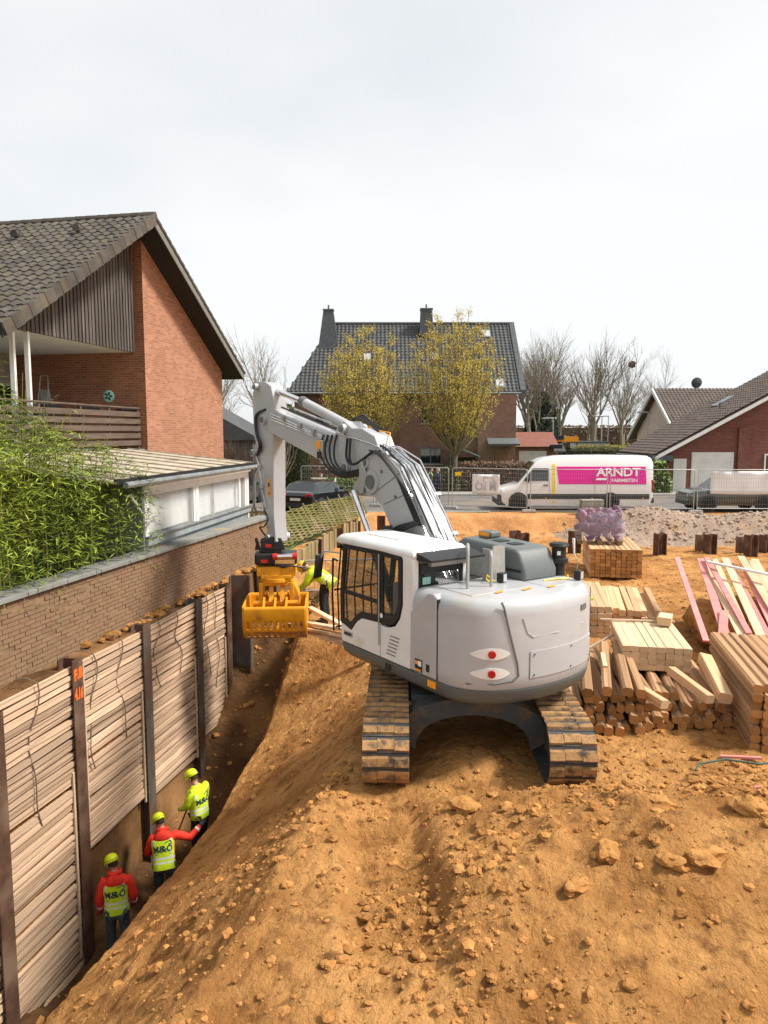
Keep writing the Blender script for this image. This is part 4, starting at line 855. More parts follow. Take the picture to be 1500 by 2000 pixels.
# stickers on the side
b = MB(TU); b.box((-1.2705,-.44,1.44),(.006,.16,.17)); s1 = b.obj('info_sticker', 'exblack', sp); b = MB(TU); b.box((-1.275,-.47,1.47),(.004,.07,.07)); b.obj('sticker_field', 'stickerwhite', s1); b = MB(TU); b.box((-1.275,-.40,1.475),(.004,.06,.05)); b.obj('sticker_text', 'orange', s1); b = MB(TU); b.box((-1.275,-.43,1.375),(.004,.13,.025)); b.obj('sticker_band', 'orange', s1)
b = MB(TU); b.box((-1.2705,-.64,1.45),(.006,.07,.10)); b.obj('info_sticker', 'exblack', sp)
b = MB(TU); b.box((-1.264,-.72,1.25),(.012,.17,.09)); b.obj('side_marker', 'orange', exc)
b = MB(TU); b.box((-1.263,.30,1.22),(.012,.12,.09)); b.obj('step_recess', 'exblack', exc)
# boom, stick
def bpoly(name, poly, x0, x1, mat, par=exc, bev=.015): b = MB(TU); b.prism(poly, x0, x1, lambda r, z, x: (x, r, z)); return b.obj(name, mat, par, bevel=bev)
LOWB = [(2.83,3.69),(2.62,3.91),(2.35,4.2),(2.06,4.28),(1.53,4.07),(1.23,3.74),(.85,3.27),(.47,2.67),(.10,1.9),(.0,1.55),(.35,1.5),(1.17,2.15),(1.57,2.73),(1.99,3.34),(2.27,3.51),(2.67,3.49)]
UPB = [(6.56,4.81),(6.53,5.06),(6.19,5.13),(5.79,5.0),(3.64,4.53),(3.49,4.74),(3.28,4.81),(3.01,4.68),(2.71,4.68),(2.3,4.54),(2.18,4.35),(2.0,4.19),(2.24,3.99),(2.5,3.89),(2.88,3.84),(3.25,3.9),(3.79,3.98),(6.28,4.6)]
STICK = [(6.94,5.72),(6.53,5.69),(6.27,5.59),(6.09,5.11),(6.2,4.61),(6.24,2.88),(6.16,2.24),(6.51,2.17),(6.69,3.3),(6.82,4.03),(7.16,4.54),(7.18,5.48)]
BX0, BX1 = -.17, .27
lbm = bpoly('lower_boom', LOWB, BX0, BX1, 'exgrey'); ubm = bpoly('upper_boom', UPB, BX0+.04, BX1-.04, 'exgrey'); stk = bpoly('stick', STICK, BX0+.07, BX1-.07, 'exgrey')
for (r, z), rad, par in (((6.86,5.60),.075,stk),((6.50,4.88),.11,stk),((3.15,3.98),.10,ubm),((2.49,4.09),.10,lbm),((2.73,3.61),.12,lbm),((3.25,4.67),.09,ubm),((2.3,3.76),.20,lbm),((7.05,4.15),.08,stk),((6.35,2.32),.09,stk)):
    b = MB(TU); b.lathe([(.0,-.26),(rad,-.26),(rad,.26),(.0,.26)], n=24, M=xf((.05, r, z), ry=R(90))); pn = b.obj('pin', 'exgrey', par, smooth=True)
    b = MB(TU); b.lathe([(.0,-.285),(rad*.6,-.285),(rad*.6,.285),(.0,.285)], n=20, M=xf((.05, r, z), ry=R(90))); b.obj('pin_cap', 'exdark', pn, smooth=True)
b = MB(TU); b.prism([(2.82,3.66),(2.70,3.50),(2.52,3.55),(2.40,3.85),(2.52,4.12),(2.62,4.1),(2.62,3.85)], -.24, -.20, lambda r, z, x: (x, r, z)); b.obj('link_plate', 'bracket', lbm, bevel=.01)
def ram(a, m_, c, x, r1, r2, nm):      # rod a->m, barrel m->c
    b = MB(TU); b.cyl((x,*m_), (x,*c), r1, 16); br = b.obj(nm, 'exgrey' if nm != 'lift_cylinder' else 'exdark', exc, smooth=True)
    b = MB(TU); b.cyl((x,*a), (x,*m_), r2, 14); b.obj('piston_rod', 'chrome', br, smooth=True); d = (Vector((x,*c))-Vector((x,*m_))).normalized(); b = MB(TU); b.tube([Vector((x,*m_))-d*.05, Vector((x,*m_))+d*.12], r1*1.12, 16); b.obj('gland', 'exdark', br, smooth=True); return br
ram((6.78,5.60), (5.12,5.22), (3.28,4.68), .05, .095, .06, 'stick_cylinder'); ram((6.55,2.45), (6.62,2.95), (7.02,4.12), .05, .075, .045, 'bucket_cylinder')
for x in (-.30, .40): ram((2.70,3.58), (2.02,2.62), (1.2,1.35), x, .085, .055, 'lift_cylinder')
b = MB(TU); b.prism([(6.85,3.02),(6.62,2.92),(6.4,2.30),(6.3,2.2),(6.45,2.1),(6.75,2.5)], -.02, .12, lambda r, z, x: (x, r, z)); b.obj('bucket_link', 'exdark', exc, bevel=.01)
PP = [(6.30,5.16),(5.84,5.06),(3.70,4.60),(3.45,4.55),(3.06,4.47),(2.36,4.36),(2.04,4.27),(1.44,3.90),(1.16,3.53),(.80,3.04),(.36,2.58),(.1,2.2)]
for k, x in enumerate((-.14,-.07,.0,.08,.16,.24)):
    off = .02*((k*37) % 3)+(.05 if k < 3 else 0); pts = [(x, r, z+off) for r, z in PP[(1 if k % 2 else 2):]]
    b = MB(TU); b.tube(pts, (.013,.019,.012,.017,.013,.02)[k], 7); b.obj('hydraulic_pipe', 'pipe' if k % 3 != 1 else 'hose', ubm if k < 2 else lbm, smooth=True)
for k in range(7):
    x = -.27-.0*k; o_ = .045*k; b = MB(TU); pts = [(-.10+.03*k, 2.62-.05*k, 4.16+.03*k), (-.16+.05*k, 2.05-.02*k, 4.33), (-.20+.07*k, 1.45, 4.0+.02*k), (-.22+.08*k, 1.13, 3.60+.01*k), (-.22+.085*k, .62, 2.92), (-.2+.085*k, .25, 2.42)]
    pts = [(x_+.012*math.sin(k*5), r_+.03*math.sin(k*3+1), z_+.035*math.sin(k*2.3)) for x_, r_, z_ in pts]; b.tube(pts, (.012,.018,.011,.02,.012,.016,.012)[k], 7); b.obj('hydraulic_pipe', ('pipe','hose','chrome','pipe','hose','pipe','chrome')[k], lbm, smooth=True)
for z, r in ((3.60,1.15),(3.0,.72)):
    b = MB(TU); b.box((.06, r, z),(.66,.06,.05), rx=R(50)); b.obj('pipe_clamp', 'bracket', lbm)
def hose(pts, r=.024, par=ubm, nm='hose'):
    b = MB(TU); pts = [Vector(p) for p in pts]; o = []
    for i in range(len(pts)-1):
        p0, p1, p2, p3 = pts[max(i-1,0)], pts[i], pts[i+1], pts[min(i+2,len(pts)-1)]
        for k in range(5):
            t = k/5; o.append(.5*((2*p1)+(p2-p0)*t+(2*p0-5*p1+4*p2-p3)*t*t+(3*p1-p0-3*p2+p3)*t**3))
    b.tube(o+[pts[-1]], r, 7); return b.obj(nm, 'hose', par, smooth=True)
for k in range(4): hose([(-.15, 3.98-.16*k, 4.56), (-.20, 4.02-.17*k, 4.26+.02*k), (-.22-.01*k, 3.78-.13*k, 3.98+.03*k), (-.22-.01*k, 3.25-.06*k, 3.80+.035*k), (-.2, 2.62, 3.86+.035*k)], .02)
for k in range(2): hose([(-.12, 6.50, 5.10), (-.15, 6.86+.05*k, 4.98), (-.16, 6.84+.06*k, 4.6), (-.16, 6.64+.1*k, 4.32), (-.14, 6.92, 4.10)], par=stk)
for k in range(2): hose([(-.2, 3.05-.1*k, 4.5), (-.24, 3.02-.1*k, 4.15), (-.24, 2.75, 4.05), (-.2, 2.2, 4.3)])
for k in range(3): hose([(-.24, 1.85-.1*k, 3.05), (-.30, 1.6-.1*k, 3.0), (-.3, 1.35-.12*k, 3.1), (-.24, .98-.05*k, 3.2)], par=lbm)
hose([(-.2, 6.45, 2.9), (-.22, 6.25, 2.75), (-.2, 6.5, 2.55), (-.18, 6.75, 2.5), (-.1, 6.5, 2.25)], .018, stk)
for k in range(3): b = MB(TU); b.tube([(-.145, 6.2, 5.0-.06*k), (-.15, 5.5, 4.86-.055*k), (-.15, 4.5-.1*k, 4.62-.05*k), (-.15, 3.95-.1*k, 4.52-.04*k)], .013, 6); b.obj('hydraulic_pipe', 'pipe', ubm, smooth=True)
for k in range(4): hose([(-.2, 2.35-.1*k, 4.30), (-.26-.02*k, 1.95-.08*k, 4.22-.03*k), (-.28, 1.5-.06*k, 3.95-.05*k), (-.26, 1.22-.05*k, 3.55), (-.24, .95-.05*k, 3.15)], .017, lbm)
for k in range(3): hose([(.1+.08*k, 3.6, 4.62), (.1+.08*k, 3.3, 4.86+.03*k), (.12+.06*k, 2.95, 4.80), (.1+.08*k, 2.5, 4.62)], .018, ubm)
for r_, z_ in ((5.6,4.90),(4.9,4.74),(4.35,4.62),(1.9,4.22),(1.35,3.78),(1.0,3.30)): b = MB(TU); b.box((-.165, r_, z_),(.05,.09,.12), rx=R(14 if r_ > 3 else 45)); b.obj('pipe_clamp', 'bracket', ubm if r_ > 3 else lbm, bevel=.008)
for r_, z_ in ((2.02,3.95),(1.62,3.55),(1.75,3.05)): b = MB(TU); b.cyl((-.172,r_,z_),(-.185,r_,z_),.03,12); b.obj('bolt', 'exdark', lbm)
b = MB(TU); b.bar((-.172,2.15,3.62),(-.172,1.42,3.98),.006,.012); b.bar((-.172,1.95,3.4),(-.172,1.15,3.68),.006,.012); b.obj('weld_seam', 'exdark', lbm)
b = MB(TU); b.tube([(-.12,7.0,4.1),(-.12,6.84,3.85),(-.12,6.72,3.3),(-.12,6.55,2.95)], .018, 7); b.tube([(-.06,7.02,4.05),(-.06,6.9,3.2),(-.06,6.78,2.9)], .012, 6); b.obj('stick_pipe', 'pipe', stk, smooth=True)
for z in (3.85, 3.42): b = MB(TU); b.box((-.12,6.72+(z-3.42)*.2,z),(.06,.16,.08)); b.obj('pipe_clamp', 'bracket', stk)
def splate(name, r, z, w, h, mat, par, x=BX0+.066): b = MB(TU); b.box((x, r, z),(.004,w,h)); return b.obj(name, mat, par)
sk = splate('warning_sticker', 6.42, 3.40, .13, .40, 'orange', stk); splate('sticker_mark', 6.42, 3.47, .07, .09, 'exblack', sk, BX0+.062); splate('sticker_mark', 6.42, 3.28, .07, .03, 'exblack', sk, BX0+.062)
b = MB(TU); b.box((BX0+.0,4.05,4.28),(.08,.24,.36)); wl = b.obj('boom_lamp', 'galv', ubm, bevel=.015); b = MB(TU); b.box((BX0-.045,4.07,4.37),(.01,.17,.15)); b.obj('warning_sticker', 'orange', wl); b = MB(TU); b.box((BX0-.05,4.02,4.18),(.03,.13,.13)); b.obj('lens', 'exblack', wl)
b = MB(TU); b.tube([(.15,2.9,4.72),(.1,2.55,4.64),(.2,2.3,4.6),(.05,2.1,4.4)], .012, 6); b.obj('yellow_cable', 'orange', ubm)

# ---------------------------------------------------------------- tilt rotator and sorting grab
GP = (EXC[0]-6.34*math.sin(R(35)), EXC[1]+6.34*math.cos(R(35)), 0)
rot = thing('tilt_rotator', 'black tilt rotator with red caps on the excavator stick', 'tilt rotator', GP, R(8))
b = MB(); b.bb(-.46,.46,-.24,.24,.84,1.10); b.obj('housing', 'tiltblack', rot, bevel=.05, seg=3)
b = MB(); b.bb(-.36,.12,-.16,.16,1.10,1.22); b.prism([(-.30,1.15),(.20,1.15),(.12,1.42),(-.1,1.46),(-.34,1.36)], -.17, -.12, lambda x, z, y: (x, y, z)); b.prism([(-.30,1.15),(.20,1.15),(.12,1.42),(-.1,1.46),(-.34,1.36)], .12, .17, lambda x, z, y: (x, y, z)); b.obj('coupler', 'tiltblack', rot, bevel=.02)
b = MB(); b.prism([(-.46,1.15),(-.34,1.15),(-.36,1.28),(-.40,1.42),(-.46,1.40),(-.43,1.28)], -.06, .06, lambda x, z, y: (x, y, z)); b.obj('hook', 'tiltblack', rot, bevel=.015)
b = MB(); b.cyl((.0,-.265,1.03),(.36,-.265,1.03),.06,16); b.bb(-.02,.40,-.27,-.235,.86,.96); b.obj('tilt_cylinder', 'chrome', rot, smooth=True)
for x in (-.02, .40): b = MB(); b.lathe([(.0,-.05),(.075,-.05),(.075,.05),(.0,.05)], n=18, M=xf((x,-.265,1.03), ry=R(90))); b.obj('end_cap', 'red', rot, smooth=True)
for x, z, w in ((-.25,.93,.15),(-.16,1.26,.13)): b = MB(); b.box((x,-.252 if z < 1.1 else -.178,z),(w,.008,.07)); b.obj('maker_label', 'red', rot)
for k in range(2): b = MB(); b.tube([(.0,-.3,.86),(.15,-.36,.80+.03*k),(.3,-.33,.84),(.5,-.3,.80),(.62,-.25,.78-.05*k)], .02, 6); b.obj('hose', 'hose', rot, smooth=True)
gr = thing('sorting_grab', 'mud-scraped yellow sorting grab with slotted shells over the trench', 'grab', GP, R(4))
b = MB(); b.bb(-.40,.44,-.25,.25,.60,.80); b.bb(-.30,.34,-.3,.3,.55,.62); b.lathe([(.0,.46),(.36,.46),(.36,.55),(.0,.55)], n=28); b.prism([(.14,.60),(.44,.60),(.44,.84),(.14,.82)], -.26, -.24, lambda x, z, y: (x, y, z)); b.obj('top_plate', 'yellow', gr, bevel=.02)
b = MB()
for x0, x1 in ((-.36,-.27),(.30,.40)): b.bb(x0,x1,-.26,.26,-.05,.46)
b.bb(-.36,.40,-.24,-.16,.38,.46); b.bb(-.36,.40,.16,.24,.38,.46); b.prism([(.40,.44),(.40,.0),(.52,-.05),(.50,.2)], -.2, .2, lambda x, z, y: (x, y, z)); b.obj('frame', 'yellow', gr, bevel=.015)
for yy in (-.24,.24): b = MB(); b.cyl((-.48,yy,.0),(.48,yy,.0),.065,16); b.obj('hinge_shaft', 'yellow', gr, smooth=True)
for x in (-.10,.14): b = MB(); b.bar((x,-.10,.42),(x,-.30,.02),.10,.10); b.obj('ram', 'yellow', gr, bevel=.01)
def shell(sy):
    b = MB(); nx, na = 42, 18; W2 = .66; vs = []
    for i in range(na+1):
        a = R(-4+96*i/na); z = -.02-.74*math.sin(a)
        y = -(.20+.52*math.cos(a)**.9 if math.cos(a) > 0 else .20+.1*math.cos(a)); vs += [(-W2+2*W2*k/nx, y*sy*-1*-1, z) for k in range(nx+1)]
    fs = []; ms = []
    for i in range(na):
        for k in range(nx):
            slot = (k % 4 in (2, 3) and 2 <= k < nx-2) and (i in (5, 6, 7) or i in (10, 11, 12) or i in (15,))
            if not slot: fs.append((i*(nx+1)+k, i*(nx+1)+k+1, (i+1)*(nx+1)+k+1, (i+1)*(nx+1)+k)); ms.append(1 if i >= 9 else 0)
    b.add(vs, fs); b.m = ms; o = b.obj('shell', ['yellow', 'yellowworn'], gr, smooth=True, ang=60)
    m = o.modifiers.new('thick', 'SOLIDIFY'); m.thickness = .028; m.offset = 0
    for x in (-W2, W2):
        pts = [(-.06,.08)]+[(vs[i*(nx+1)][1], vs[i*(nx+1)][2]) for i in range(na+1)]+[(-.03*sy,-.70)]
        e = MB(); e.prism([(y if j else -.06*sy, z) for j, (y, z) in enumerate(pts)], x-.02, x+.02, lambda y, z, xx: (xx, y, z)); e.obj('shell_end', 'yellow', o, bevel=.006)
    for x in (-.24, .0, .24):
        e = MB(); e.prism([(-.20*sy,.10),(-.34*sy,.16),(-.60*sy,-.02),(-.66*sy,-.24),(-.58*sy,-.1)], x-.02, x+.02, lambda y, z, xx: (xx, y, z)); e.obj('rib', 'yellow', o)
    e = MB(); e.bb(-W2,W2,-.06*sy-.02,-.06*sy+.02,-.78,-.70); e.obj('cutting_edge', 'yellowworn', o)
    return o
shell(1); o = shell(-1)
for k, (dx, dy, dz, ra, ln) in enumerate([(0,0,-.46,R(-18),1.75),(.1,-.10,-.57,R(-14),1.6),(.0,.08,-.62,R(-22),1.8),(.25,-.04,-.70,R(-20),1.9),(.35,.25,-.30,R(-34),1.3)]):
    b = MB(); b.bb(-ln*.2,ln*.8,-.075,.075,-.03,.03); o = b.obj('plank', 'board', bevel=.004); o.location = (GP[0]+.55+dx, GP[1]+dy-.1, dz); o.rotation_euler = (0, R(4+3*k if k < 4 else 16), ra)
    tag(o, ['uppermost flat plank gripped in the grab', 'second plank from the top gripped in the grab', 'middle plank gripped in the grab', 'lowest and longest plank sticking out of the grab toward the cab', 'plank lifted by the worker behind the grab'][k], 'plank', 'planks held by the yellow grab')
# ---------------------------------------------------------------- timber
def timber_mesh(name, v, side, end, ch=.16):
    q = random.Random(v*11+3); b = MB(); n = 8; prof = []
    for i, (x, z) in enumerate(((-.5+ch,-.5),(.5-ch,-.5),(.5,-.5+ch),(.5,.5-ch),(.5-ch,.5),(-.5+ch,.5),(-.5,.5-ch),(-.5,-.5+ch))): prof.append((x+q.uniform(-.05,.05), z+q.uniform(-.05,.05)))
    vs = [(x, -.5, z) for x, z in prof]+[(x+q.uniform(-.02,.02), 0, z+q.uniform(-.02,.02)) for x, z in prof]+[(x+q.uniform(-.03,.03), .5, z) for x, z in prof]
    fs = [(k*n+i, k*n+(i+1) % n, (k+1)*n+(i+1) % n, (k+1)*n+i) for k in range(2) for i in range(n)]
    b.add(vs, [f[::-1] for f in fs]); b.add([vs[i] for i in range(8)], [tuple(range(8))], 1); b.add([vs[16+i] for i in range(8)], [tuple(range(8))[::-1]], 1)
    return b.mesh(name, [side, end])
TMB = {k: [timber_mesh('timber', i+sd, a, e, c) for i in range(5)] for k, a, e, sd, c in (('dry', 'timber', 'timberend', 0, .14), ('pale', 'timberpale', 'timberpaleend', 20, .08), ('dirty', 'timberdirty', 'timberend', 40, .2), ('mid', 'timber', 'timberpaleend', 60, .12))}
qt = random.Random(21)
def timber(kind, p, w, h, L, rz, rx=0, ry=0, label='', group=None):
    o = bpy.data.objects.new('timber', qt.choice(TMB[kind])); COL.objects.link(o); o.location = p; o.scale = (w, L, h); o.rotation_euler = (rx, ry, rz); return tag(o, label, 'timber', group)
YW = R(-10.5)
ORD = ['first','second','third','fourth','fifth','sixth','seventh','eighth','ninth','tenth']
def stack(kind, x, y, z, nx, nz, w, h, L, rz, label, group, jit=.0, vary=.05, skip=0):
    M = xf((x, y, z), rz)
    for k in range(nz):
        for i in range(nx):
            if skip and qt.random() < skip and k == nz-1: continue
            l = L*(1+qt.uniform(-vary, vary)); p = M @ Vector(((i-(nx-1)/2)*w+qt.uniform(-jit, jit), L/2+qt.uniform(-vary, vary)*L*.5, (k+.5)*h))
            lb = label if nx < 2 else f'{ORD[i]} timber from left in {ORD[k]} layer from bottom of {label}'
            timber(kind, p, w*.96, h*.96, l, rz+qt.uniform(-1, 1)*jit*.4, 0, 0, lb, group)
stack('dry', 7.25, 22.9, -.82, 10, 8, .158, .112, 2.9, YW, 'the stack under the purple pallet', 'timbers of the tall strapped stack', .004, .012)
stack('mid', 4.48, 16.3, -.90, 8, 5, .150, .150, 2.9, YW, 'the stack behind the counterweight', 'timbers of the stack behind the counterweight', .006, .02)
stack('mid', 6.05, 17.6, -.88, 8, 2, .165, .155, 2.9, YW-R(3), 'the low stack beside the hollow', 'timbers of the low two-layer stack', .02, .05, .15)
stack('pale', 4.66, 12.35, -.36, 8, 4, .142, .105, 1.75, YW, 'the neat pale block', 'timbers of the neat pale block', .003, .012)
stack('dirty', 5.82, 10.25, -.90, 7, 8, .150, .125, 2.9, YW-R(2), 'the stack at the right edge', 'timbers of the stack at the right edge', .008, .03)
# loose pile: rows of ends facing the camera, tumbling to the right
rows = [(0, 21, 2.70, .0), (1, 20, 2.76, .13), (2, 18, 2.80, .26), (3, 13, 2.85, .39)]
for k, n, x0, zz in rows:
    for i in range(n):
        x = x0+i*.148+qt.uniform(-.03, .03); fall = max(0, (x-4.3)/1.2)
        if k == 3 and x > 4.7: continue
        z = -.83+zz-.05*fall*k+qt.uniform(-.02, .02); yw = YW+R(qt.uniform(-4, 4)-10*fall*qt.random()); L = qt.uniform(2.2, 2.7)
        y = 10.85+.10*k+qt.uniform(-.12, .12)+.02*i; d = Vector((-math.sin(yw), math.cos(yw), 0))
        timber('dirty', Vector((x, y, z))+d*L/2, .135*qt.uniform(.9, 1.1), .13*qt.uniform(.9, 1.1), L, yw, R(qt.uniform(-1.5, 1.5)), qt.uniform(-.5, .5), 'dirty squared timber lying in the loose tumbled pile', 'timbers of the loose tumbled pile')
for i, (x, y, z, yw, kx, L, lb) in enumerate([(3.12,11.0,-.20,-13,-3,2.3,'leftmost long timber lying on top of the loose pile'), (3.40,10.95,-.18,-15,-2,2.3,'second long timber from the left on top of the loose pile'), (3.70,10.9,-.17,-13,-2,2.4,'third long timber on top of the loose pile with a pale offcut on it'), (3.92,10.95,-.22,-11,-2,2.2,'long timber right of the one with the pale offcut'),
      (4.96,10.9,-.26,14,-8,1.0,'short pale timber leaning right of the neat block'), (5.22,10.95,-.22,-9,-10,1.35,'thick pale squared beam lying across the loose pile'), (5.62,10.75,-.30,-16,-9,1.5,'pale round-edged log at the right of the loose pile'), (4.25,10.85,-.36,22,-6,.6,'short stub leaning at the middle of the loose pile')]):
    d = Vector((-math.sin(R(yw)), math.cos(R(yw)), 0)); timber('mid' if i > 3 else 'dirty', Vector((x, y, z))+d*L/2, .15 if i != 5 else .21, .14 if i != 5 else .17, L, R(yw), R(-kx), .1, lb, 'single timbers on top of the loose pile')
timber('pale', (3.62,11.9,-.02), .07, .03, .75, R(-13), label='thin pale offcut lying on a long timber')
timber('pale', (5.35,13.85,.16), .24, .16, .42, R(-25), label='short pale block lying on the far edge of the neat timber block')
for i, (p, q_, lb) in enumerate([((3.0,13.0,-.55),(4.4,13.7,-.05),'thin lath leaning against the neat pale block'), ((4.2,14.1,.10),(5.6,14.0,.08),'thin lath laid across the neat pale block')]):
    b = MB(); b.bar(p, q_, .05, .03); tag(b.obj('lath', 'batten'), lb, 'lath')
for i, (p, q_, lb) in enumerate([((4.75,10.05,-.84),(5.25,9.9,-.80),'pink lath lying on the ground in front of the loose pile'), ((4.25,8.72,-.66),(4.6,8.68,-.62),'short pink lath near the spoil heap')]):
    b = MB(); b.bar(p, q_, .05, .03); tag(b.obj('pink_lath', 'pinkboard'), lb, 'lath')
b = MB(); b.tube([(4.1,9.35,-.72),(4.2,9.5,-.70),(4.6,9.6,-.68),(5.0,9.5,-.70),(5.35,9.6,-.72),(5.5,9.4,-.74)], .015, 6); tag(b.obj('garden_hose', 'hoseGreen'), 'thin green hose lying on the earth in front of the timber', 'hose')
# pink and pale boards leaning on a heap
q = random.Random(15)
pk = [(6.45,14.5,-.45,7.55,18.9,.5,'pinkboard'),(6.75,14.2,-.4,7.95,18.4,.55,'pinkboard'),(7.0,14.0,-.36,8.1,18.6,.5,'timberpale'),(7.15,14.1,-.34,8.35,18.5,.52,'timberpale'),(7.3,13.9,-.33,8.6,18.5,.55,'timberpale'),(7.45,14.0,-.30,8.75,18.7,.5,'pinkboard'),(7.6,13.9,-.3,9.0,18.5,.5,'pinkboard'),(7.75,14.0,-.3,9.25,18.4,.5,'timberpale'),(7.95,13.9,-.28,9.4,18.6,.5,'timberpale'),(8.1,14.0,-.28,9.65,18.3,.5,'pinkboard'),(8.3,14.0,-.28,9.9,18.4,.5,'timberpale'),(8.5,14.1,-.28,10.2,18.3,.5,'pinkboard'),(7.2,14.3,-.24,8.0,18.2,.62,'pinkboard'),(7.9,14.2,-.2,8.9,18.3,.63,'timberpale'),(6.35,13.6,-.62,7.2,15.4,-.05,'pinkboard')]
for i, (x0,y0,z0,x1,y1,z1,m) in enumerate(pk):
    b = MB(); b.bar((x0,y0,z0),(x1,y1,z1), .17 if i % 3 else .12, .035); o = b.obj('board', m)
    tag(o, ORD[sum(1 for e in pk[:i] if e[6] == m)]+(' pink painted board' if m == 'pinkboard' else ' pale bare board')+' from the left in the sloping heap at right', 'board', 'pink boards of the sloping heap' if m == 'pinkboard' else 'pale boards of the sloping heap')
b = MB(); b.bar((7.75,17.6,.62),(9.5,15.6,.42), .09, .05); tag(b.obj('white_batten', 'whitepaint'), 'white batten lying across the heap of pink boards', 'batten')
b = MB(); b.blob((8.2,16.4,-.75), 1.15, 4, .3, 2, sq=(1,1.7,.55)); tag(b.obj('earth_heap', 'soil', smooth=True, ang=180), 'earth heap supporting the pink boards', 'earth heap')
# jacket left on the timber
b = MB(); b.blob((4.35,17.1,-.10), .28, 3, .6, 2, sq=(1.3,.9,.4)); o = tag(b.obj('jacket', 'blackcloth', smooth=True, ang=180), 'black and yellow jacket left on the timber behind the counterweight', 'jacket')
b = MB(); b.blob((4.62,16.9,-.12), .14, 8, .5, 1, sq=(1.6,.8,.35)); b.obj('sleeve', 'hivis', o, smooth=True)
# ---------------------------------------------------------------- wrapped pallet of stones
pal = thing('stone_pallet', 'pallet of stones wrapped in purple tinted film on the tall timber stack', 'pallet', (7.10, 24.3, .09), YW)
b = MB()
for i in range(5): b.bb(-.72+i*.32, -.56+i*.32, -.5, .5, .10, .13)
for yy in (-.45, -.06, .36):
    for xx in (-.7, -.08, .54): b.bb(xx, xx+.16, yy, yy+.1, .0, .10)
b.obj('pallet', 'sleeper', pal)
smv = []
for v in range(4): b = MB(); b.blob((0,0,0), 1, v*3.1, .55, 1); smv.append(b.mesh('stone', 'stonepurple'))
for i in range(120):
    z = .2+q.random()**.8*.85; rr_ = .62*(1-.25*max(0, z-.75)); o = link('stone', smv[i % 4], pal); o.location = (q.uniform(-rr_, rr_)*1.05, q.uniform(-.42, .42), z); s_ = q.uniform(.07, .15); o.scale = (s_*1.4, s_, s_*.8); o.rotation_euler = (q.random()*3, q.random()*3, q.random()*3)
def wrap(name, mat, sc, zt, seed, zb=.1, amp=.08):
    b = MB(); n = 40; rows = []
    for j in range(9):
        u = j/8; z = zb+(zt-zb)*u; k = sc*(1-.12*u**3)
        rows.append([(k*.74*math.copysign(abs(math.cos(a))**.5, math.cos(a))*(1+amp*nz3(a*2+seed, u*4, 1.5)), k*.54*math.copysign(abs(math.sin(a))**.5, math.sin(a))*(1+amp*nz3(a*2, u*4+seed, 1.5)), z+.05*nz3(a, u, 2, seed)) for a in [2*math.pi*i/n for i in range(n)]])
    vs = [p for r in rows for p in r]; fs = [(k*n+i, k*n+(i+1) % n, (k+1)*n+(i+1) % n, (k+1)*n+i) for k in range(8) for i in range(n)]
    b.add(vs, fs); return b.obj(name, mat, pal, smooth=True, ang=180)
wrap('purple_film', 'film', 1.0, 1.0, 3, .14); wrap('clear_film', 'filmclear', 1.07, 1.08, 9, .3, .12)
b = MB(); b.tube([(-.85,-.6,.2),(-.82,-.62,-.3),(-.7,-.66,-.62),(-.72,-.6,-.8)], [.05,.03,.02,.012], 6); b.obj('loose_strap', 'banner', pal, smooth=True)
sl = thing('slab_stack', 'stack of grey paving slabs beside the wrapped pallet at the kerb', 'slab stack', (9.55, 34.0, 0), R(3))
for k in range(9): b = MB(); b.bb(-.5,.5,-.25,.25,.0,.062); o = b.obj('slab', 'slab', sl, bevel=.004); o.location = (q.uniform(-.015,.015), q.uniform(-.01,.01), .02+k*.07)

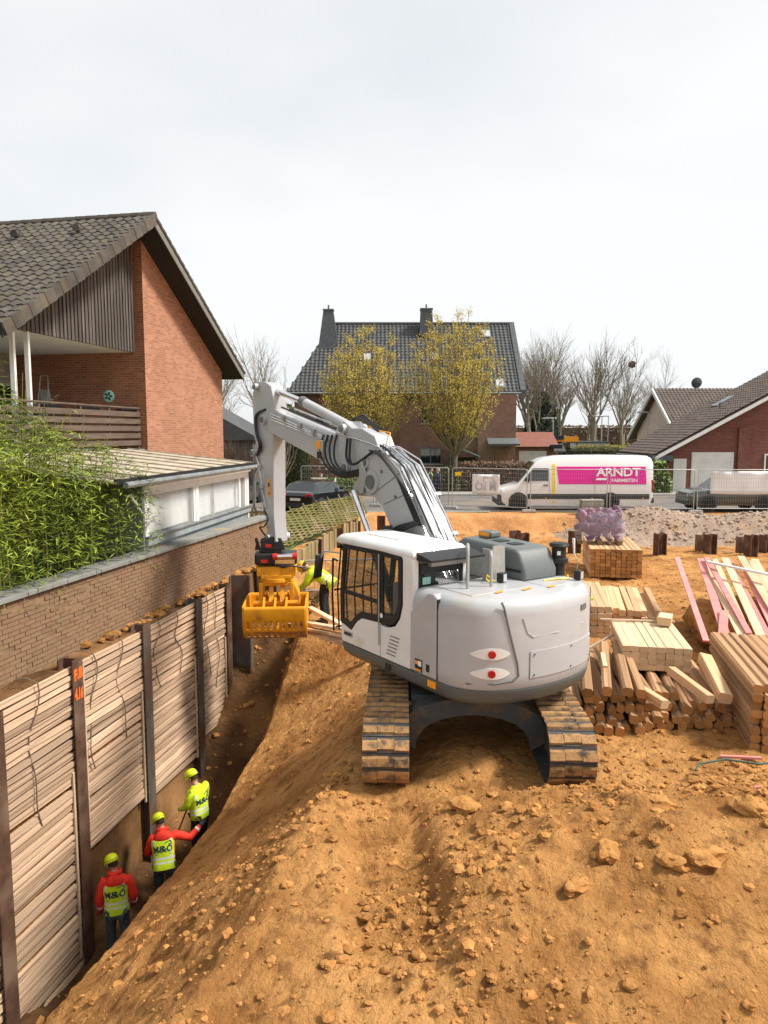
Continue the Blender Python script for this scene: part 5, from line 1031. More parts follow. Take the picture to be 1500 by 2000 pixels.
# ---------------------------------------------------------------- site fence
def fence(x0, y0, x1, y1, label, banner=None, sign=False):
    L = math.hypot(x1-x0, y1-y0); a = math.atan2(y1-y0, x1-x0)
    r = thing('fence_panel', label, 'site fence', (x0, y0, 0), a, 'mesh panels of the site fence')
    b = MB(); k = .1; b.tube([(0.03,0,.12),(0.03,0,1.9),(.06,0,1.97),(.13,0,2.0),(L-.13,0,2.0),(L-.06,0,1.97),(L-.03,0,1.9),(L-.03,0,.12)], .021, 8); b.tube([(.03,0,.2),(L-.03,0,.2)], .017, 6); b.obj('frame', 'galv', r, smooth=True)
    b = MB(); n = int(L/.11)
    for i in range(1, n): x = i*L/n; b.tube([(x,0,.2),(x,0,2.0)], .0032, 3, cap=False)
    for j in range(1, 9): z = .2+j*.2; b.tube([(.03,.006,z),(L-.03,.006,z)], .0032, 3, cap=False)
    b.obj('wire_mesh', 'galv', r)
    b = MB(); b.prism([(-.36,0),(.30,0),(.26,.13),(-.32,.13)], -.11, .11, lambda x, z, y: (x, y, z)); b.obj('foot', 'concrete', r, bevel=.015)
    if banner:
        bx0, bx1, bz0, bz1 = banner; b = MB(); n = 14; vs = []
        for j in range(7):
            for i in range(n+1): u, v = i/n, j/6; vs.append((bx0+(bx1-bx0)*u, .03+.02*math.sin(u*7+v*3)*(.4+v)+.012*math.sin(u*19), bz0+(bz1-bz0)*v-.03*math.sin(u*3.14)*(1-v)))
        b.add(vs, [(j*(n+1)+i, j*(n+1)+i+1, (j+1)*(n+1)+i+1, (j+1)*(n+1)+i) for j in range(6) for i in range(n)]); bo = b.obj('banner', 'banner', r, smooth=True, ang=180)
        m = bo.modifiers.new('thick', 'SOLIDIFY'); m.thickness = .004
        if bx1-bx0 < 1.6:
            cx, cz = (bx0+bx1)/2, (bz0+bz1)/2; t_ = text_mb('M&Ö', .56, lambda x, y: Vector((cx-x, .012, cz-.12+y)), bold=.012, sx=.86); t_.obj('banner_print', 'bannerlogo', bo)
            b = MB()
            for p, q_ in (((.35,.30),(-.1,.33)), ((-.1,.33),(-.12,.08)), ((.35,.30),(.42,.12)), ((.42,.12),(.30,.08))): b.bar((cx+p[0],.012,cz+p[1]),(cx+q_[0],.012,cz+q_[1]),.04,.004, up=(0,1,0))
            b.obj('banner_print', 'bannerlogo', bo)
    if sign: b = MB(); b.box((.33,-.02,1.72),(.32,.01,.17)); b.obj('notice', 'yellowtape', r)
    return r
fence(-4.3, 38.2, -.5, 37.2, 'mesh fence panel left of the standing people'); fence(-.4, 37.2, 3.18, 36.1, 'mesh fence panel in front of the hornbeam trunk')
fence(3.3, 36.1, 6.72, 34.6, 'mesh fence panel with the mirrored lettering banner', (1.02, 2.38, .78, 1.72), True); fence(6.8, 34.5, 10.4, 34.4, 'mesh fence panel in front of the van door')
fence(10.48, 34.4, 14.4, 34.3, 'mesh fence panel between van and car'); fence(14.5, 34.3, 18.3, 34.2, 'mesh fence panel with blank white banner before the car', (.62, 3.75, .88, 1.93)); fence(18.4, 34.2, 22, 34.1, 'mesh fence panel at the right edge with blank white banner', (.05, 3.3, .88, 1.93))
# ---------------------------------------------------------------- vehicles
def wheel(par, x, y, r, w=.2, side=-1, spokes=5):
    M = xf((x, y, r), rx=R(90)); b = MB(); b.lathe([(r*.62,-w/2),(r*.93,-w/2),(r,-w*.3),(r,w*.3),(r*.93,w/2),(r*.62,w/2)], n=28, M=M); ty = b.obj('wheel', 'tyre', par, smooth=True)
    b = MB(); b.lathe([(.0,-w*.3),(r*.62,-w*.3),(r*.66,-w*.42),(r*.66,w*.42),(r*.62,w*.3),(.0,w*.3)], n=24, M=M); b.obj('rim', 'plastic', ty, smooth=True)
    b = MB()
    for k in range(spokes):
        a = 2*math.pi*k/spokes; c = Vector((x, y+side*w*.36, r)); d = Vector((math.cos(a), 0, math.sin(a))); b.bar(c+d*r*.08, c+d*r*.62, r*.16, .02, up=(0,1,0))
    b.lathe([(.0,-w*.4),(r*.16,-w*.4),(r*.16,w*.4),(.0,w*.4)], n=12, M=M); b.obj('spoke', 'rim', ty)
van = thing('delivery_van', 'white high-roof delivery van with magenta lettering parked behind the fence', 'van', (5.42, 36.25, 0), R(-1))
st = [(0,.38,.80,.86),(.06,.30,.98,.92),(.30,.27,1.08,.97),(.95,.27,1.26,.985),(1.30,.27,1.70,.985),(1.78,.27,2.28,.985),(2.25,.27,2.50,.985),(3.0,.27,2.60,.99),(5,.27,2.63,.99),(7.1,.27,2.60,.985),(7.28,.27,2.52,.97),(7.37,.40,2.36,.95)]
def van_sec(x, z0, z1, w):
    h = z1-z0; tw = w-.14*max(0, (z1-1.2)/1.4); L_ = [(-w*.97,z0),(-w,z0+.22),(-w,z0+h*.45),(-(w+tw)/2-.01,z0+h*.72),(-tw,z1-.16),(-tw+.07,z1-.04),(-tw+.22,z1)]
    return [(x, y, z) for y, z in L_]+[(x, -y, z) for y, z in L_[::-1]]
b = loft_rows([van_sec(*s_) for s_ in st], Matrix.Identity(4)); vb = b.obj('body', 'vanwhite', van, smooth=True, ang=35)
def vp(name, mat, poly, y=-.992, t=.006, par=None): b = MB(); b.prism(poly, y-t, y+.02, lambda x, z, yy: (x, yy, z)); return b.obj(name, mat, par or van)
def side_y(z): return -.985+.14*max(0, (2.6-1.2)/1.4)*max(0, (z-1.45)/1.0)*.55
def vsheet(name, mat, x0, x1, z0, z1, off, n=6, par=None, cut=None):
    b = MB(); vs = []
    for j in range(n+1):
        z = z0+(z1-z0)*j/n; y = van_y(z)-off; xa, xb = (x0, x1) if not cut else cut(z)
        vs += [(xa, y, z), (xb, y, z), (xa, y+.012, z), (xb, y+.012, z)]
    fs = []
    for j in range(n): a = j*4; fs += [(a, a+1, a+5, a+4), (a+2, a+6, a+7, a+3), (a, a+4, a+6, a+2), (a+1, a+3, a+7, a+5)]
    b.add(vs, fs+[(0,2,3,1),(n*4,n*4+1,n*4+3,n*4+2)]); return b.obj(name, mat, par or van)
def van_y(z):
    z0, z1, w = .27, 2.615, .99; h = z1-z0; tw = w-.14*(z1-1.2)/1.4; P = [(z0,w*.97),(z0+.22,w),(z0+h*.45,w),(z0+h*.72,(w+tw)/2+.01),(z1-.16,tw),(z1,tw-.2)]
    for (a, wa), (c, wc) in zip(P, P[1:]):
        if a <= z <= c: return -(wa+(wc-wa)*(z-a)/(c-a))
    return -w
mg = vsheet('magenta_panel', 'magenta', 2.80, 7.0, 1.26, 2.10, .006, cut=lambda z: (2.80+.10*(1-(z-1.26)/.84), 7.0+.04*(1-(z-1.26)/.84)))
for body, cx, cz, sz, bd, sx in (('ARNDT', 5.72, 1.82, .54, .012, 1.16), ('FAIRMIETEN', 6.0, 1.44, .22, .003, 1.08)):
    t_ = text_mb(body, sz, lambda x, y, cx=cx, cz=cz: Vector((cx+x, van_y(cz+y)-.022, cz+y)), bold=bd, sx=sx, space=.95); t_.obj('lettering', 'stickerwhite', mg)
b = MB(); b.prism([(4.62,1.46),(5.12,1.46),(5.22,1.56),(4.72,1.56)], 0, .004, lambda x, z, y: (x, van_y(z)-.022+y, z)); b.obj('lettering', 'stickerwhite', mg)
vsheet('yellow_stripe', 'yellowtape', 2.60, 2.74, .36, 2.52, .006); vsheet('lower_trim', 'plastic', 1.42, 7.2, .56, .80, .016, 3)
b = MB(); b.prism([(0,.3),(.06,.25),(.42,.24),(.50,.62),(.35,.75),(.04,.80)], -.95, .95, lambda x, z, y: (x-.02, y, z)); b.obj('front_bumper', 'plastic', van, bevel=.03)
b = MB(); b.bb(7.2,7.44,-.96,.96,.38,.62); b.obj('rear_bumper', 'plastic', van, bevel=.02)
vw = vsheet('door_window', 'carglass', 1.42, 2.42, 1.42, 2.02, .008, cut=lambda z: (1.22+(z-1.42)*.75, 2.42))
b = MB(); b.add([(1.0,-.84,1.34),(1.0,.84,1.34),(1.78,.74,2.285),(1.78,-.74,2.285)], [(0,1,2,3)]); b.v = [(x-.02, y, z+.012) for x, y, z in b.v]; o = b.obj('windscreen', 'carglass', van); m = o.modifiers.new('t', 'SOLIDIFY'); m.thickness = .01
b = MB(); b.box((1.42,-1.10,1.50),(.12,.18,.30)); b.obj('wing_mirror', 'plastic', van, bevel=.03)
b = MB(); b.box((2.28,-1.0,1.22),(.24,.03,.045)); b.obj('door_handle', 'plastic', van)
b = MB(); b.box((.14,-.80,.93),(.16,.32,.20), R(20)); b.obj('headlamp', 'headlamp', van, bevel=.03)
b = MB(); b.box((7.33,-.90,1.18),(.10,.14,.58)); b.obj('tail_lamp', 'lampred', van, bevel=.02)
for x in (2.48, 4.62): b = MB(); b.bb(x, x+.008, -1.003, -.98, .8, 2.0); b.obj('door_seam', 'shutter', van)
for x in (2.3, 4.5, 6.9): b = MB(); b.box((x,-1.006,.60),(.08,.01,.04)); b.obj('side_marker', 'orange', van)
for x in (1.0, 5.35):
    b = MB(); b.lathe([(.0,-.02),(.46,-.02),(.46,.02),(.0,.02)], n=28, M=xf((x,-.985,.42), rx=R(90))); b.obj('wheel_arch', 'plastic', van); wheel(van, x, -.93, .36, .24, -1, 6); wheel(van, x, .85, .36, .24, 1, 6)
def car(name, label, paint, loc, rz, L, Wd, stn, group=None, wr=.33, wx=(.2, .8), gl=None):
    r = thing(name, label, 'car', loc, rz, group); secs = []; kinds = []
    for u, z0, zb, zr, wf in stn:
        w = Wd/2*wf; cab_ = zr > zb+.1; k = .80 if cab_ else .90
        P = [(w*.90,z0),(w*.99,z0+.16),(w,(z0+zb)/2+.05),(w*.97,zb-.05),(w*.94,zb),(w*k,zr-.05 if cab_ else zb+.01),(w*(k-.13),zr)]
        secs.append([(u*L, -y, z) for y, z in P]+[(u*L, y, z) for y, z in P[::-1]]); kinds.append(cab_)
    n = 14; body, gls = MB(), MB(); 
    for k in range(len(secs)-1):
        for i in range(n-1):
            a, b_ = secs[k], secs[k+1]; quad = [a[i], a[i+1], b_[i+1], b_[i]]; c0, c1 = kinds[k], kinds[k+1]
            isg = (i in (4, 8) and (c0 or c1)) or (i in (5, 6, 7) and (c0 != c1))
            (gls if isg else body).add(quad, [(0,1,2,3)])
    body.add(secs[0], [tuple(range(n))]); body.add(secs[-1], [tuple(range(n))[::-1]])
    for k in range(len(secs)-1): a, b_ = secs[k], secs[k+1]; body.add([a[0], b_[0], b_[-1], a[-1]], [(0,1,2,3)])
    me = body.mesh('body', paint, smooth=True, ang=42); bo = link('body', me, r)
    gls.obj('window', 'carglass', bo, smooth=True)
    for x in wx:
        for s_ in (-1, 1):
            b = MB(); b.lathe([(.0,-.03),(wr+.07,-.03),(wr+.07,.03),(.0,.03)], n=24, M=xf((x*L, s_*(Wd/2-.02), wr+.02), rx=R(90))); b.obj('wheel_arch', 'plastic', r); wheel(r, x*L, s_*(Wd/2-.07), wr, .2, s_)
    for s_ in (-1, 1):
        b = MB(); b.box((.02*L, s_*Wd*.37, stn[1][2]-.10),(.14,.34,.16), s_*R(-18)); b.obj('tail_lamp', 'lampred', r, bevel=.03); b = MB(); b.box((.965*L, s_*Wd*.36, stn[-2][2]-.10),(.22,.34,.14), s_*R(24)); b.obj('headlamp', 'headlamp', r, bevel=.03)
        b = MB(); b.box((.66*L, s_*(Wd/2+.06), stn[4][2]+.08),(.12,.2,.13)); b.obj('wing_mirror', paint, r, bevel=.03)
        b = MB(); b.box((.45*L, s_*(Wd/2-.015), stn[4][2]-.15),(.2,.04,.035)); b.obj('door_handle', paint, r)
    for u in (0, 1): b = MB(); b.box((u*L*.985+.03, 0, .42),(.10, Wd*.86, .22)); b.obj('bumper', 'plastic', r, bevel=.04)
    b = MB(); b.box((-.005*L-.02, 0, stn[1][2]-.28),(.02,.52,.11)); b.obj('number_plate', 'stickerwhite', r)
    return r
HATCH = [(0,.35,.86,.86,.86),(.02,.25,.98,1.0,.95),(.06,.22,1.0,1.05,.98),(.16,.2,1.0,1.40,1.0),(.30,.2,.99,1.46,1.0),(.55,.2,.96,1.46,1.0),(.62,.2,.95,1.38,1.0),(.78,.2,.93,.96,1.0),(.92,.22,.82,.84,.97),(.98,.25,.72,.74,.92),(1,.35,.62,.62,.84)]
SUV = [(0,.45,.95,.95,.88),(.02,.35,1.08,1.1,.96),(.05,.30,1.1,1.2,.99),(.12,.30,1.1,1.62,1.0),(.30,.30,1.08,1.68,1.0),(.56,.30,1.05,1.66,1.0),(.63,.30,1.05,1.56,1.0),(.76,.30,1.04,1.06,1.0),(.93,.30,.98,1.0,.97),(.985,.35,.86,.88,.92),(1,.45,.76,.76,.86)]
car('parked_car', 'black hatchback parked at the street behind the hurdle fence', 'carblack', (-4.0, 33.4, .0), R(66), 4.1, 1.78, HATCH)
car('parked_car', 'olive green off-road car parked behind the white banner', 'cargreen', (18.6, 35.4, 0), R(180), 4.35, 1.82, SUV, wr=.36)
car('parked_car', 'dark grey car half hidden behind the excavator stick', 'cardark', (-8.3, 36.4, 0), R(75), 4.3, 1.8, HATCH)
car('parked_car', 'silver car standing at the small red-roofed garage', 'carsilver', (9.6, 51.0, .1), R(200), 4.2, 1.78, HATCH)
# ---------------------------------------------------------------- houses across the street
def box_part(name, mat, x0, x1, y0, y1, z0, z1, par, bev=0): b = MB(); b.bb(x0, x1, y0, y1, z0, z1); return b.obj(name, mat, par, world=True, bevel=bev)
def window_(par, x0, x1, z0, z1, y, mat='carglass', frame='exdark', blinds=False):
    w = box_part('window', mat, x0, x1, y-.02, y+.05, z0, z1, par); t = .09
    for a in ((x0,x1,z1-t,z1),(x0,x1,z0,z0+t),(x0,x0+t,z0+t,z1-t),(x1-t,x1,z0+t,z1-t),((x0+x1)/2-t/2,(x0+x1)/2+t/2,z0+t,z1-t)): box_part('frame', frame, a[0], a[1], y-.06, y-.02, a[2], a[3], w)
    box_part('sill', 'kerb', x0-.08, x1+.08, y-.14, y-.0, z0-.09, z0-.003, w)
    if blinds:
        for k in range(4): box_part('blind', 'shutter', x0+.12, x1-.12, y-.026, y-.021, z1-.2-k*.13, z1-.12-k*.13, w)
    return w
PT = [(-.155,.0),(-.10,.05),(-.03,.06),(.03,.02),(.10,.0),(.155,.015)]
pv = [(x, 0, z+.04) for x, z in PT]+[(x, .38, z) for x, z in PT]+[(x, 0, z-.015) for x, z in PT]
pf = [(i, i+1, 7+i, 6+i) for i in range(5)]+[(12+i, 13+i, i+1, i) for i in range(5)]
def tile_plane(par, p0, p1, p2, mat, cw=.31, rh=.34, seed=1, skip=None):
    p0, p1, p2 = Vector(p0), Vector(p1), Vector(p2); ax = (p1-p0); up = (p2-p0); up = up-ax*(up.dot(ax)/ax.length_squared)
    nc, nr_ = int(ax.length/cw), int(up.length/rh); tiles(par, pv, pf, p0, ax, up, nc, nr_, ax.length/nc, up.length/nr_, cap=0, mat=mat, seed=seed, skip=(lambda c, r: skip(c/nc, r/nr_)) if skip else None)
mh = thing('brick_house', 'large dark red brick house with black pantile roof behind the two hornbeams', 'house', (1.5, 61, 0), 0)
box_part('wall', 'mbrick', -6.7, 9.7, 56.0, 66, 0, 6.9, mh)
b = MB(); b.add([(-7.2,55.4,6.62),(10.1,55.4,6.62),(10.3,61,12.25),(-4.3,61,12.25),(-7.2,66.6,6.62),(10.1,66.6,6.62)], [(0,1,2,3),(0,3,4),(3,2,5,4),(1,5,2),(0,4,5,1)]); b.obj('roof', 'tileM', mh, world=True)
tile_plane(mh, (-7.2,55.35,6.70), (10.1,55.35,6.70), (-7.2,61,12.36), 'tileM', seed=5, skip=lambda u, v: u < .168*v)
b = MB(); b.tube([(-4.3,61,12.42),(10.3,61,12.42)], .13, 8); b.obj('ridge', 'tileM', mh, world=True)
b = MB(); b.prism([(55.3,6.5),(61,12.2),(66.7,6.5),(66.7,6.85),(61,12.55),(55.3,6.85)], 10.05, 10.45, lambda y, z, x: (x, y, z)); b.obj('barge_board', 'slate', mh, world=True)
b = MB(); b.tube([(-7.2,55.3,6.6),(10.1,55.3,6.6)], .09, 8); b.obj('gutter', 'zinc', mh, world=True)
for x, y, z0, z1, w, t_ in ((-4.35,59.6,10.2,13.2,.78,.38),(3.35,60.2,11.3,13.35,.55,.45)):
    b = MB(); b.add([(x-w,y-w,z0),(x+w,y-w,z0),(x+w,y+w,z0),(x-w,y+w,z0),(x-t_,y-t_,z1),(x+t_,y-t_,z1),(x+t_,y+t_,z1),(x-t_,y+t_,z1)], [(0,1,5,4),(1,2,6,5),(2,3,7,6),(3,0,4,7),(4,5,6,7)]); c = b.obj('chimney', 'slate', mh, world=True)
    b = MB(); b.bb(x-t_-.05,x+t_+.05,y-t_-.05,y+t_+.05,z1,z1+.1); b.cyl((x,y,z1+.1),(x,y,z1+.45),.07,10); b.obj('chimney_cap', 'exdark', c, world=True)
for x, v in ((8.1,.83),(3.9,.48),(-1.3,.47),(8.6,.1)):
    y, z = 55.4+5.6*v, 6.7+5.66*v; w = MB(); w.box((x,y,z+.10),(.7,.9,.10), rx=R(45)); s_ = w.obj('skylight', 'zinc', mh, world=True); w = MB(); w.box((x,y-.035,z+.14),(.54,.7,.04), rx=R(45)); w.obj('pane', 'headlamp', s_, world=True)
window_(mh, 2.65, 4.35, 1.35, 2.6, 56.0, blinds=True); window_(mh, 2.75, 3.75, 4.4, 5.6, 56.0); window_(mh, -5.2, -3.7, 4.2, 5.5, 56.0); window_(mh, -1.2, .2, 4.4, 5.6, 56.0)
box_part('corner_pier', 'mbrick', 7.0, 9.75, 55.2, 56.0, 0, 6.5, mh); box_part('downpipe', 'woodbrown', .9, 1.02, 55.88, 55.98, 0, 6.6, mh); box_part('side_door', 'woodbrown', 8.2, 9.2, 55.14, 55.198, 0, 2.3, mh)
b = MB(); b.prism([(54.2,2.75),(55.2,3.15),(55.2,3.3),(54.15,2.9)], 7.6, 9.9, lambda y, z, x: (x, y, z)); b.obj('door_canopy', 'exdark', mh, world=True)
box_part('porch_floor', 'slab', -6.4, -.4, 53.6, 56.0, 0, .38, mh); box_part('porch_step', 'slab', -5.0, -.6, 53.2, 53.6, 0, .2, mh); box_part('entrance_door', 'woodbrown', -1.9, -.9, 55.9, 55.995, .38, 2.6, mh)
sh_ = thing('shelf', 'wooden shelf with books and boxes on the porch of the large brick house', 'shelf', (-3.6, 55.4, .38)); 
for z in (0,.55,1.0,1.45): b = MB(); b.bb(-1.4,1.4,-.2,.2,z,z+.05); b.obj('shelf_board', 'woodbrown', sh_)
for x in (-1.4,.3,1.35): b = MB(); b.bb(x,x+.05,-.2,.2,0,1.5); b.obj('shelf_side', 'woodbrown', sh_)
q = random.Random(3)
for k in range(26):
    x, z = q.uniform(-1.25,1.2), q.choice((.05,.6,1.05)); b = MB(); b.bb(-.05,.05,-.12,.1,0,q.uniform(.18,.32)); o = b.obj('book', q.choice(['banner','stickerwhite','cardboard','slab','navy']), sh_); o.location = (x, -.05, z)
b = MB(); b.bb(-.5,.5,-.3,.3,0,.42); o = b.obj('cardboard_box', 'cardboard'); o.location = (-2.6, 54.6, .38); tag(o, 'brown cardboard box on the porch in front of the shelf', 'box')
b = MB(); b.blob((-2.55,54.5,.95), .2, 2, .5, 1); tag(b.obj('doll', 'red'), 'small red and white figure on the cardboard box', 'toy')
gp_ = thing('glass_shelter', 'pale green sloping glass roof beside the hornbeam trunk', 'shelter', (6.0, 53.5, 0)); b = MB(); b.prism([(4.6,2.95),(6.8,2.05),(6.8,2.0),(4.6,2.9)], 52.6, 55.1, lambda x, z, y: (x, y, z)); b.obj('glass_roof', 'mint', gp_, world=True)
for x, z in ((4.7,2.85),(6.7,2.0)):
    for y in (52.7,55.0): b = MB(); b.bar((x,y,0),(x,y,z),.08); b.obj('post', 'exdark', gp_, world=True)
b = MB(); b.bb(4.8,6.7,54.7,54.8,0,1.9); b.obj('rear_panel', 'hedge', gp_, world=True)
ga = thing('garage', 'small brick garage with red roof and white door', 'garage', (12.1, 61, 0)); box_part('wall', 'mbrick', 10.5, 13.6, 59.6, 65, 0, 2.6, ga); b = MB(); b.prism([(59.1,2.6),(61.6,3.75),(65.5,2.6)], 10.2, 13.9, lambda y, z, x: (x, y, z)); b.obj('roof', 'redroof', ga, world=True); box_part('door', 'garagewhite', 10.8, 13.0, 59.54, 59.6, 0, 2.25, ga)
b = MB(); b.bb(13.2,14.1,58.9,59.3,2.45,2.75); b.obj('canopy', 'exblack', ga, world=True)
gw = thing('white_garage', 'white flat-roofed garage beyond the van', 'garage', (19.5, 72, 0)); box_part('wall', 'garagewhite', 17.9, 21.2, 70, 75, 0, 2.75, gw); box_part('door', 'whitepaint', 18.5, 20.9, 69.94, 70, 0, 2.3, gw); box_part('flat_roof', 'slate', 17.8, 21.3, 69.9, 75.1, 2.75, 2.87, gw)
cp = thing('carport', 'carport with orange truck bed and dark tiled lean-to beyond the red-roofed garage', 'carport', (15.5, 66, 0)); box_part('orange_bed', 'orange', 13.9, 17.2, 66, 67.5, 2.9, 3.35, cp); box_part('tarp', 'navy', 14.5, 15.9, 65.9, 66, 3.1, 3.45, cp); b = MB(); b.prism([(64.5,2.1),(66.5,3.0),(66.5,2.9),(64.5,2.0)], 13.8, 15.8, lambda y, z, x: (x, y, z)); b.obj('lean_to_roof', 'tileM', cp, world=True)
for x in (13.9, 15.7, 17.1): box_part('post', 'exdark', x, x+.1, 66.2, 66.3, 0, 2.9, cp)
# right-hand houses
rh = thing('gabled_house', 'dark red brick house with brown roof and white garage door at the right edge', 'house', (23, 50, 0))
b = MB(); b.add([(17.6,46,0),(33,46,0),(33,46,7.4),(26.8,46,7.4),(17.6,46,2.55)], [(0,1,2,3,4)]); b.prism([(17.6,0),(33,0),(33,7.3),(26.8,7.3),(17.6,2.5)], 46.01, 52, lambda x, z, y: (x, y, z)); b.obj('wall', 'rbrick', rh, world=True)
ls = .545; b = MB(); b.prism([(16.6,2.12),(27.2,2.12+10.6*ls),(27.2,2.35+10.6*ls),(16.6,2.35)], 45.4, 52.4, lambda x, z, y: (x, y, z)); b.obj('roof', 'tileR', rh, world=True)
tile_plane(rh, (16.5,52.4,2.36), (16.5,45.4,2.36), (27.2,52.4,2.36+10.7*ls), 'tileR', seed=8)
b = MB(); b.prism([(16.5,2.02),(27.2,2.02+10.7*ls),(27.2,2.22+10.7*ls),(16.5,2.22)], 45.3, 45.4, lambda x, z, y: (x, y, z)); b.obj('barge_board', 'whitepaint', rh, world=True)
b = MB(); b.bb(16.3,17.6,45.32,46.0,2.0,2.34); b.obj('eave_box', 'slate', rh, world=True); b = MB(); b.tube([(16.4,45.3,2.2),(16.4,52.4,2.2)], .09, 8); b.obj('gutter', 'zinc', rh, world=True)
gd = box_part('garage_door', 'garagewhite', 19.0, 21.6, 45.93, 45.995, .0, 2.5, rh)
for k in range(4): box_part('door_panel', 'offwhite', 19.05, 21.55, 45.915, 45.93, .06+k*.61, .64+k*.61, gd)
box_part('entrance_door', 'offwhite', 17.9, 18.7, 45.94, 45.995, 0, 2.1, rh); window_(rh, 23.5, 25.2, .9, 2.4, 46.0, frame='whitepaint'); box_part('corner_pier', 'rbrick', 21.8, 22.5, 45.8, 46.0, 0, 4.0, rh)
sk_ = MB(); sk_.box((22.6,50,2.46+6.1*ls),(1.4,.9,.10), ry=-math.atan(ls)); o = sk_.obj('skylight', 'zinc', rh, world=True)
b = MB(); b.tube([(21.6,48.2,2.3+5*ls),(21.6,48.2,2.9+5*ls)], .07, 8); b.obj('vent_pipe', 'exdark', rh, world=True)
for k, (x, y, z) in enumerate([(26.7,49.5,8.2),(24.9,60,7.6)]):
    t_ = thing('satellite_dish', ['grey satellite dish on the roof of the nearest right house', 'small dark satellite dish on the farther brown roof'][k], 'satellite dish', (x, y, z-.8)); b = MB(); b.lathe([(.02,.12),(.2,.09),(.42,.0),(.43,.01),(.2,.11),(.02,.14)], n=20, M=xf((0,-.1,.85), rx=R(100))); b.obj('dish', 'slate', t_, smooth=True); b = MB(); b.tube([(0,0,-.3),(0,0,.8)], .03, 6); b.obj('mast', 'zinc', t_)
b = MB(); b.prism([(18.6,2.55),(22.3,4.55),(22.3,4.48),(18.6,2.48)], 52.5, 54.2, lambda x, z, y: (x, y, z)); o = tag(b.obj('canopy_sheet', 'whitepaint'), 'pale translucent canopy roof left of the near right house', 'canopy')
b = MB(); b.bar((18.7,52.6,0),(18.7,52.6,2.48),.08); b.obj('post', 'whitepaint', o)
r2 = thing('gabled_house', 'brown roofed house with white gable trim behind the near right house', 'house', (27, 64, 0)); b = MB(); b.prism([(58.8,0),(69,0),(69,4.0),(63.9,7.2),(58.8,4.0)], 23.4, 36, lambda y, z, x: (x, y, z)); b.obj('wall', 'plaster', r2, world=True)
b = MB(); b.prism([(58.0,3.3),(63.9,7.35),(69.8,3.3),(69.8,3.1),(63.9,7.1),(58.0,3.1)], 22.9, 36, lambda y, z, x: (x, y, z)); b.obj('roof', 'tileR', r2, world=True); tile_plane(r2, (22.9,57.95,3.34), (36,57.95,3.34), (22.9,63.9,7.42), 'tileR', seed=9)
b = MB(); b.prism([(57.9,3.0),(63.9,7.1),(69.9,3.0),(69.9,3.3),(63.9,7.45),(57.9,3.3)], 22.75, 22.9, lambda y, z, x: (x, y, z)); b.obj('barge_board', 'whitepaint', r2, world=True)
b = MB(); b.bb(31.0,31.8,63.4,64.2,6.9,7.9); b.obj('chimney', 'slate', r2, world=True)
# dark roof between the left house and the excavator
dh = thing('outbuilding', 'dark tiled outbuilding roof behind the brick gable wall', 'outbuilding', (-10, 41, 0)); b = MB(); b.prism([(-13.5,7.2),(-6.9,3.5),(-6.9,3.3),(-13.5,3.3)], 40, 47, lambda x, z, y: (x, y, z)); b.obj('roof', 'tileM', dh, world=True); box_part('wall', 'clad', -13.3, -7.1, 40.3, 46.7, 0, 3.3, dh)
# lamp posts
for k, (x, y, h) in enumerate([(26.4,88,5.6),(20.4,70,5.2),(22.6,64,5.4),(14.6,64.5,4.9)]):
    l_ = thing('street_lamp', ['distant street lamp beyond the white garage', 'street lamp in front of the white garage', 'street lamp right of the white garage', 'thin lamp post beside the carport'][k], 'street lamp', (x, y, 0)); b = MB(); b.tube([(0,0,0),(0,0,h)], [.07,.045], 8); b.obj('pole', 'lampmetal', l_, smooth=True); b = MB(); b.box((-.45,0,h+.03),(1.0,.22,.12)); b.obj('lamp_head', 'lampmetal', l_, bevel=.03)
# ---------------------------------------------------------------- trees
def grow(q, b, p, d, L, r, depth, spread, up, tips, nseg=3, kids=(3,4), taper=.62, lenf=.72):
    pts = [p]; rs = [r]; cur = p; dr = d
    for i in range(nseg):
        dr = (dr+Vector((q.uniform(-1,1), q.uniform(-1,1), q.uniform(-.5,.8)))*.13+Vector((0,0,up))*.12).normalized(); cur = cur+dr*L/nseg; pts.append(cur); rs.append(r*(1-(1-taper)*(i+1)/nseg))
    b.tube(pts, rs, 6 if depth > 3 else (4 if depth > 1 else 3), cap=False)
    if depth <= 0: tips += pts[1:]; return
    for k in range(q.randint(*kids)):
        i = q.randint(1, nseg); base = pts[i] if k else pts[-1]; a = q.uniform(0, 6.283); sp_ = spread*q.uniform(.6, 1.25) if k else spread*.4
        o = dr.orthogonal().normalized(); o2 = dr.cross(o); nd_ = (dr*math.cos(sp_)+(o*math.cos(a)+o2*math.sin(a))*math.sin(sp_)).normalized()
        grow(q, b, base, nd_, L*lenf*q.uniform(.75, 1.15), rs[i]*.72, depth-1, spread, up, tips, nseg, kids, taper, lenf)
def bare_tree(x, y, h, label, seed, spread=.5, up=.55, mat='barkbare', depth=5, trunks=1, name='bare_tree', kids=(3,4)):
    q = random.Random(seed); r = thing(name, label, 'tree', (x, y, 0), 0, 'leafless trees in the background'); b = MB(); tb = MB(); tips = []
    for t_ in range(trunks):
        d = Vector((q.uniform(-.12,.12)*trunks, q.uniform(-.1,.1)*trunks, 1)).normalized(); H = h*.30; pts = [Vector((0,0,-.2)), d*H*.5, d*H]; tb.tube(pts, [h*.021, h*.017, h*.014], 8)
        for k in range(5):
            a = q.uniform(0, 6.283); sp_ = spread*q.uniform(.25,.95); nd_ = Vector((math.cos(a)*math.sin(sp_), math.sin(a)*math.sin(sp_), math.cos(sp_))); grow(q, b, d*H*q.uniform(.75, 1), nd_, h*.25*q.uniform(.8,1.15), h*.0085, depth-1, spread, up, tips, kids=kids)
    tb.obj('trunk', mat, r, smooth=True); b.obj('crown', mat, r); return r, tips
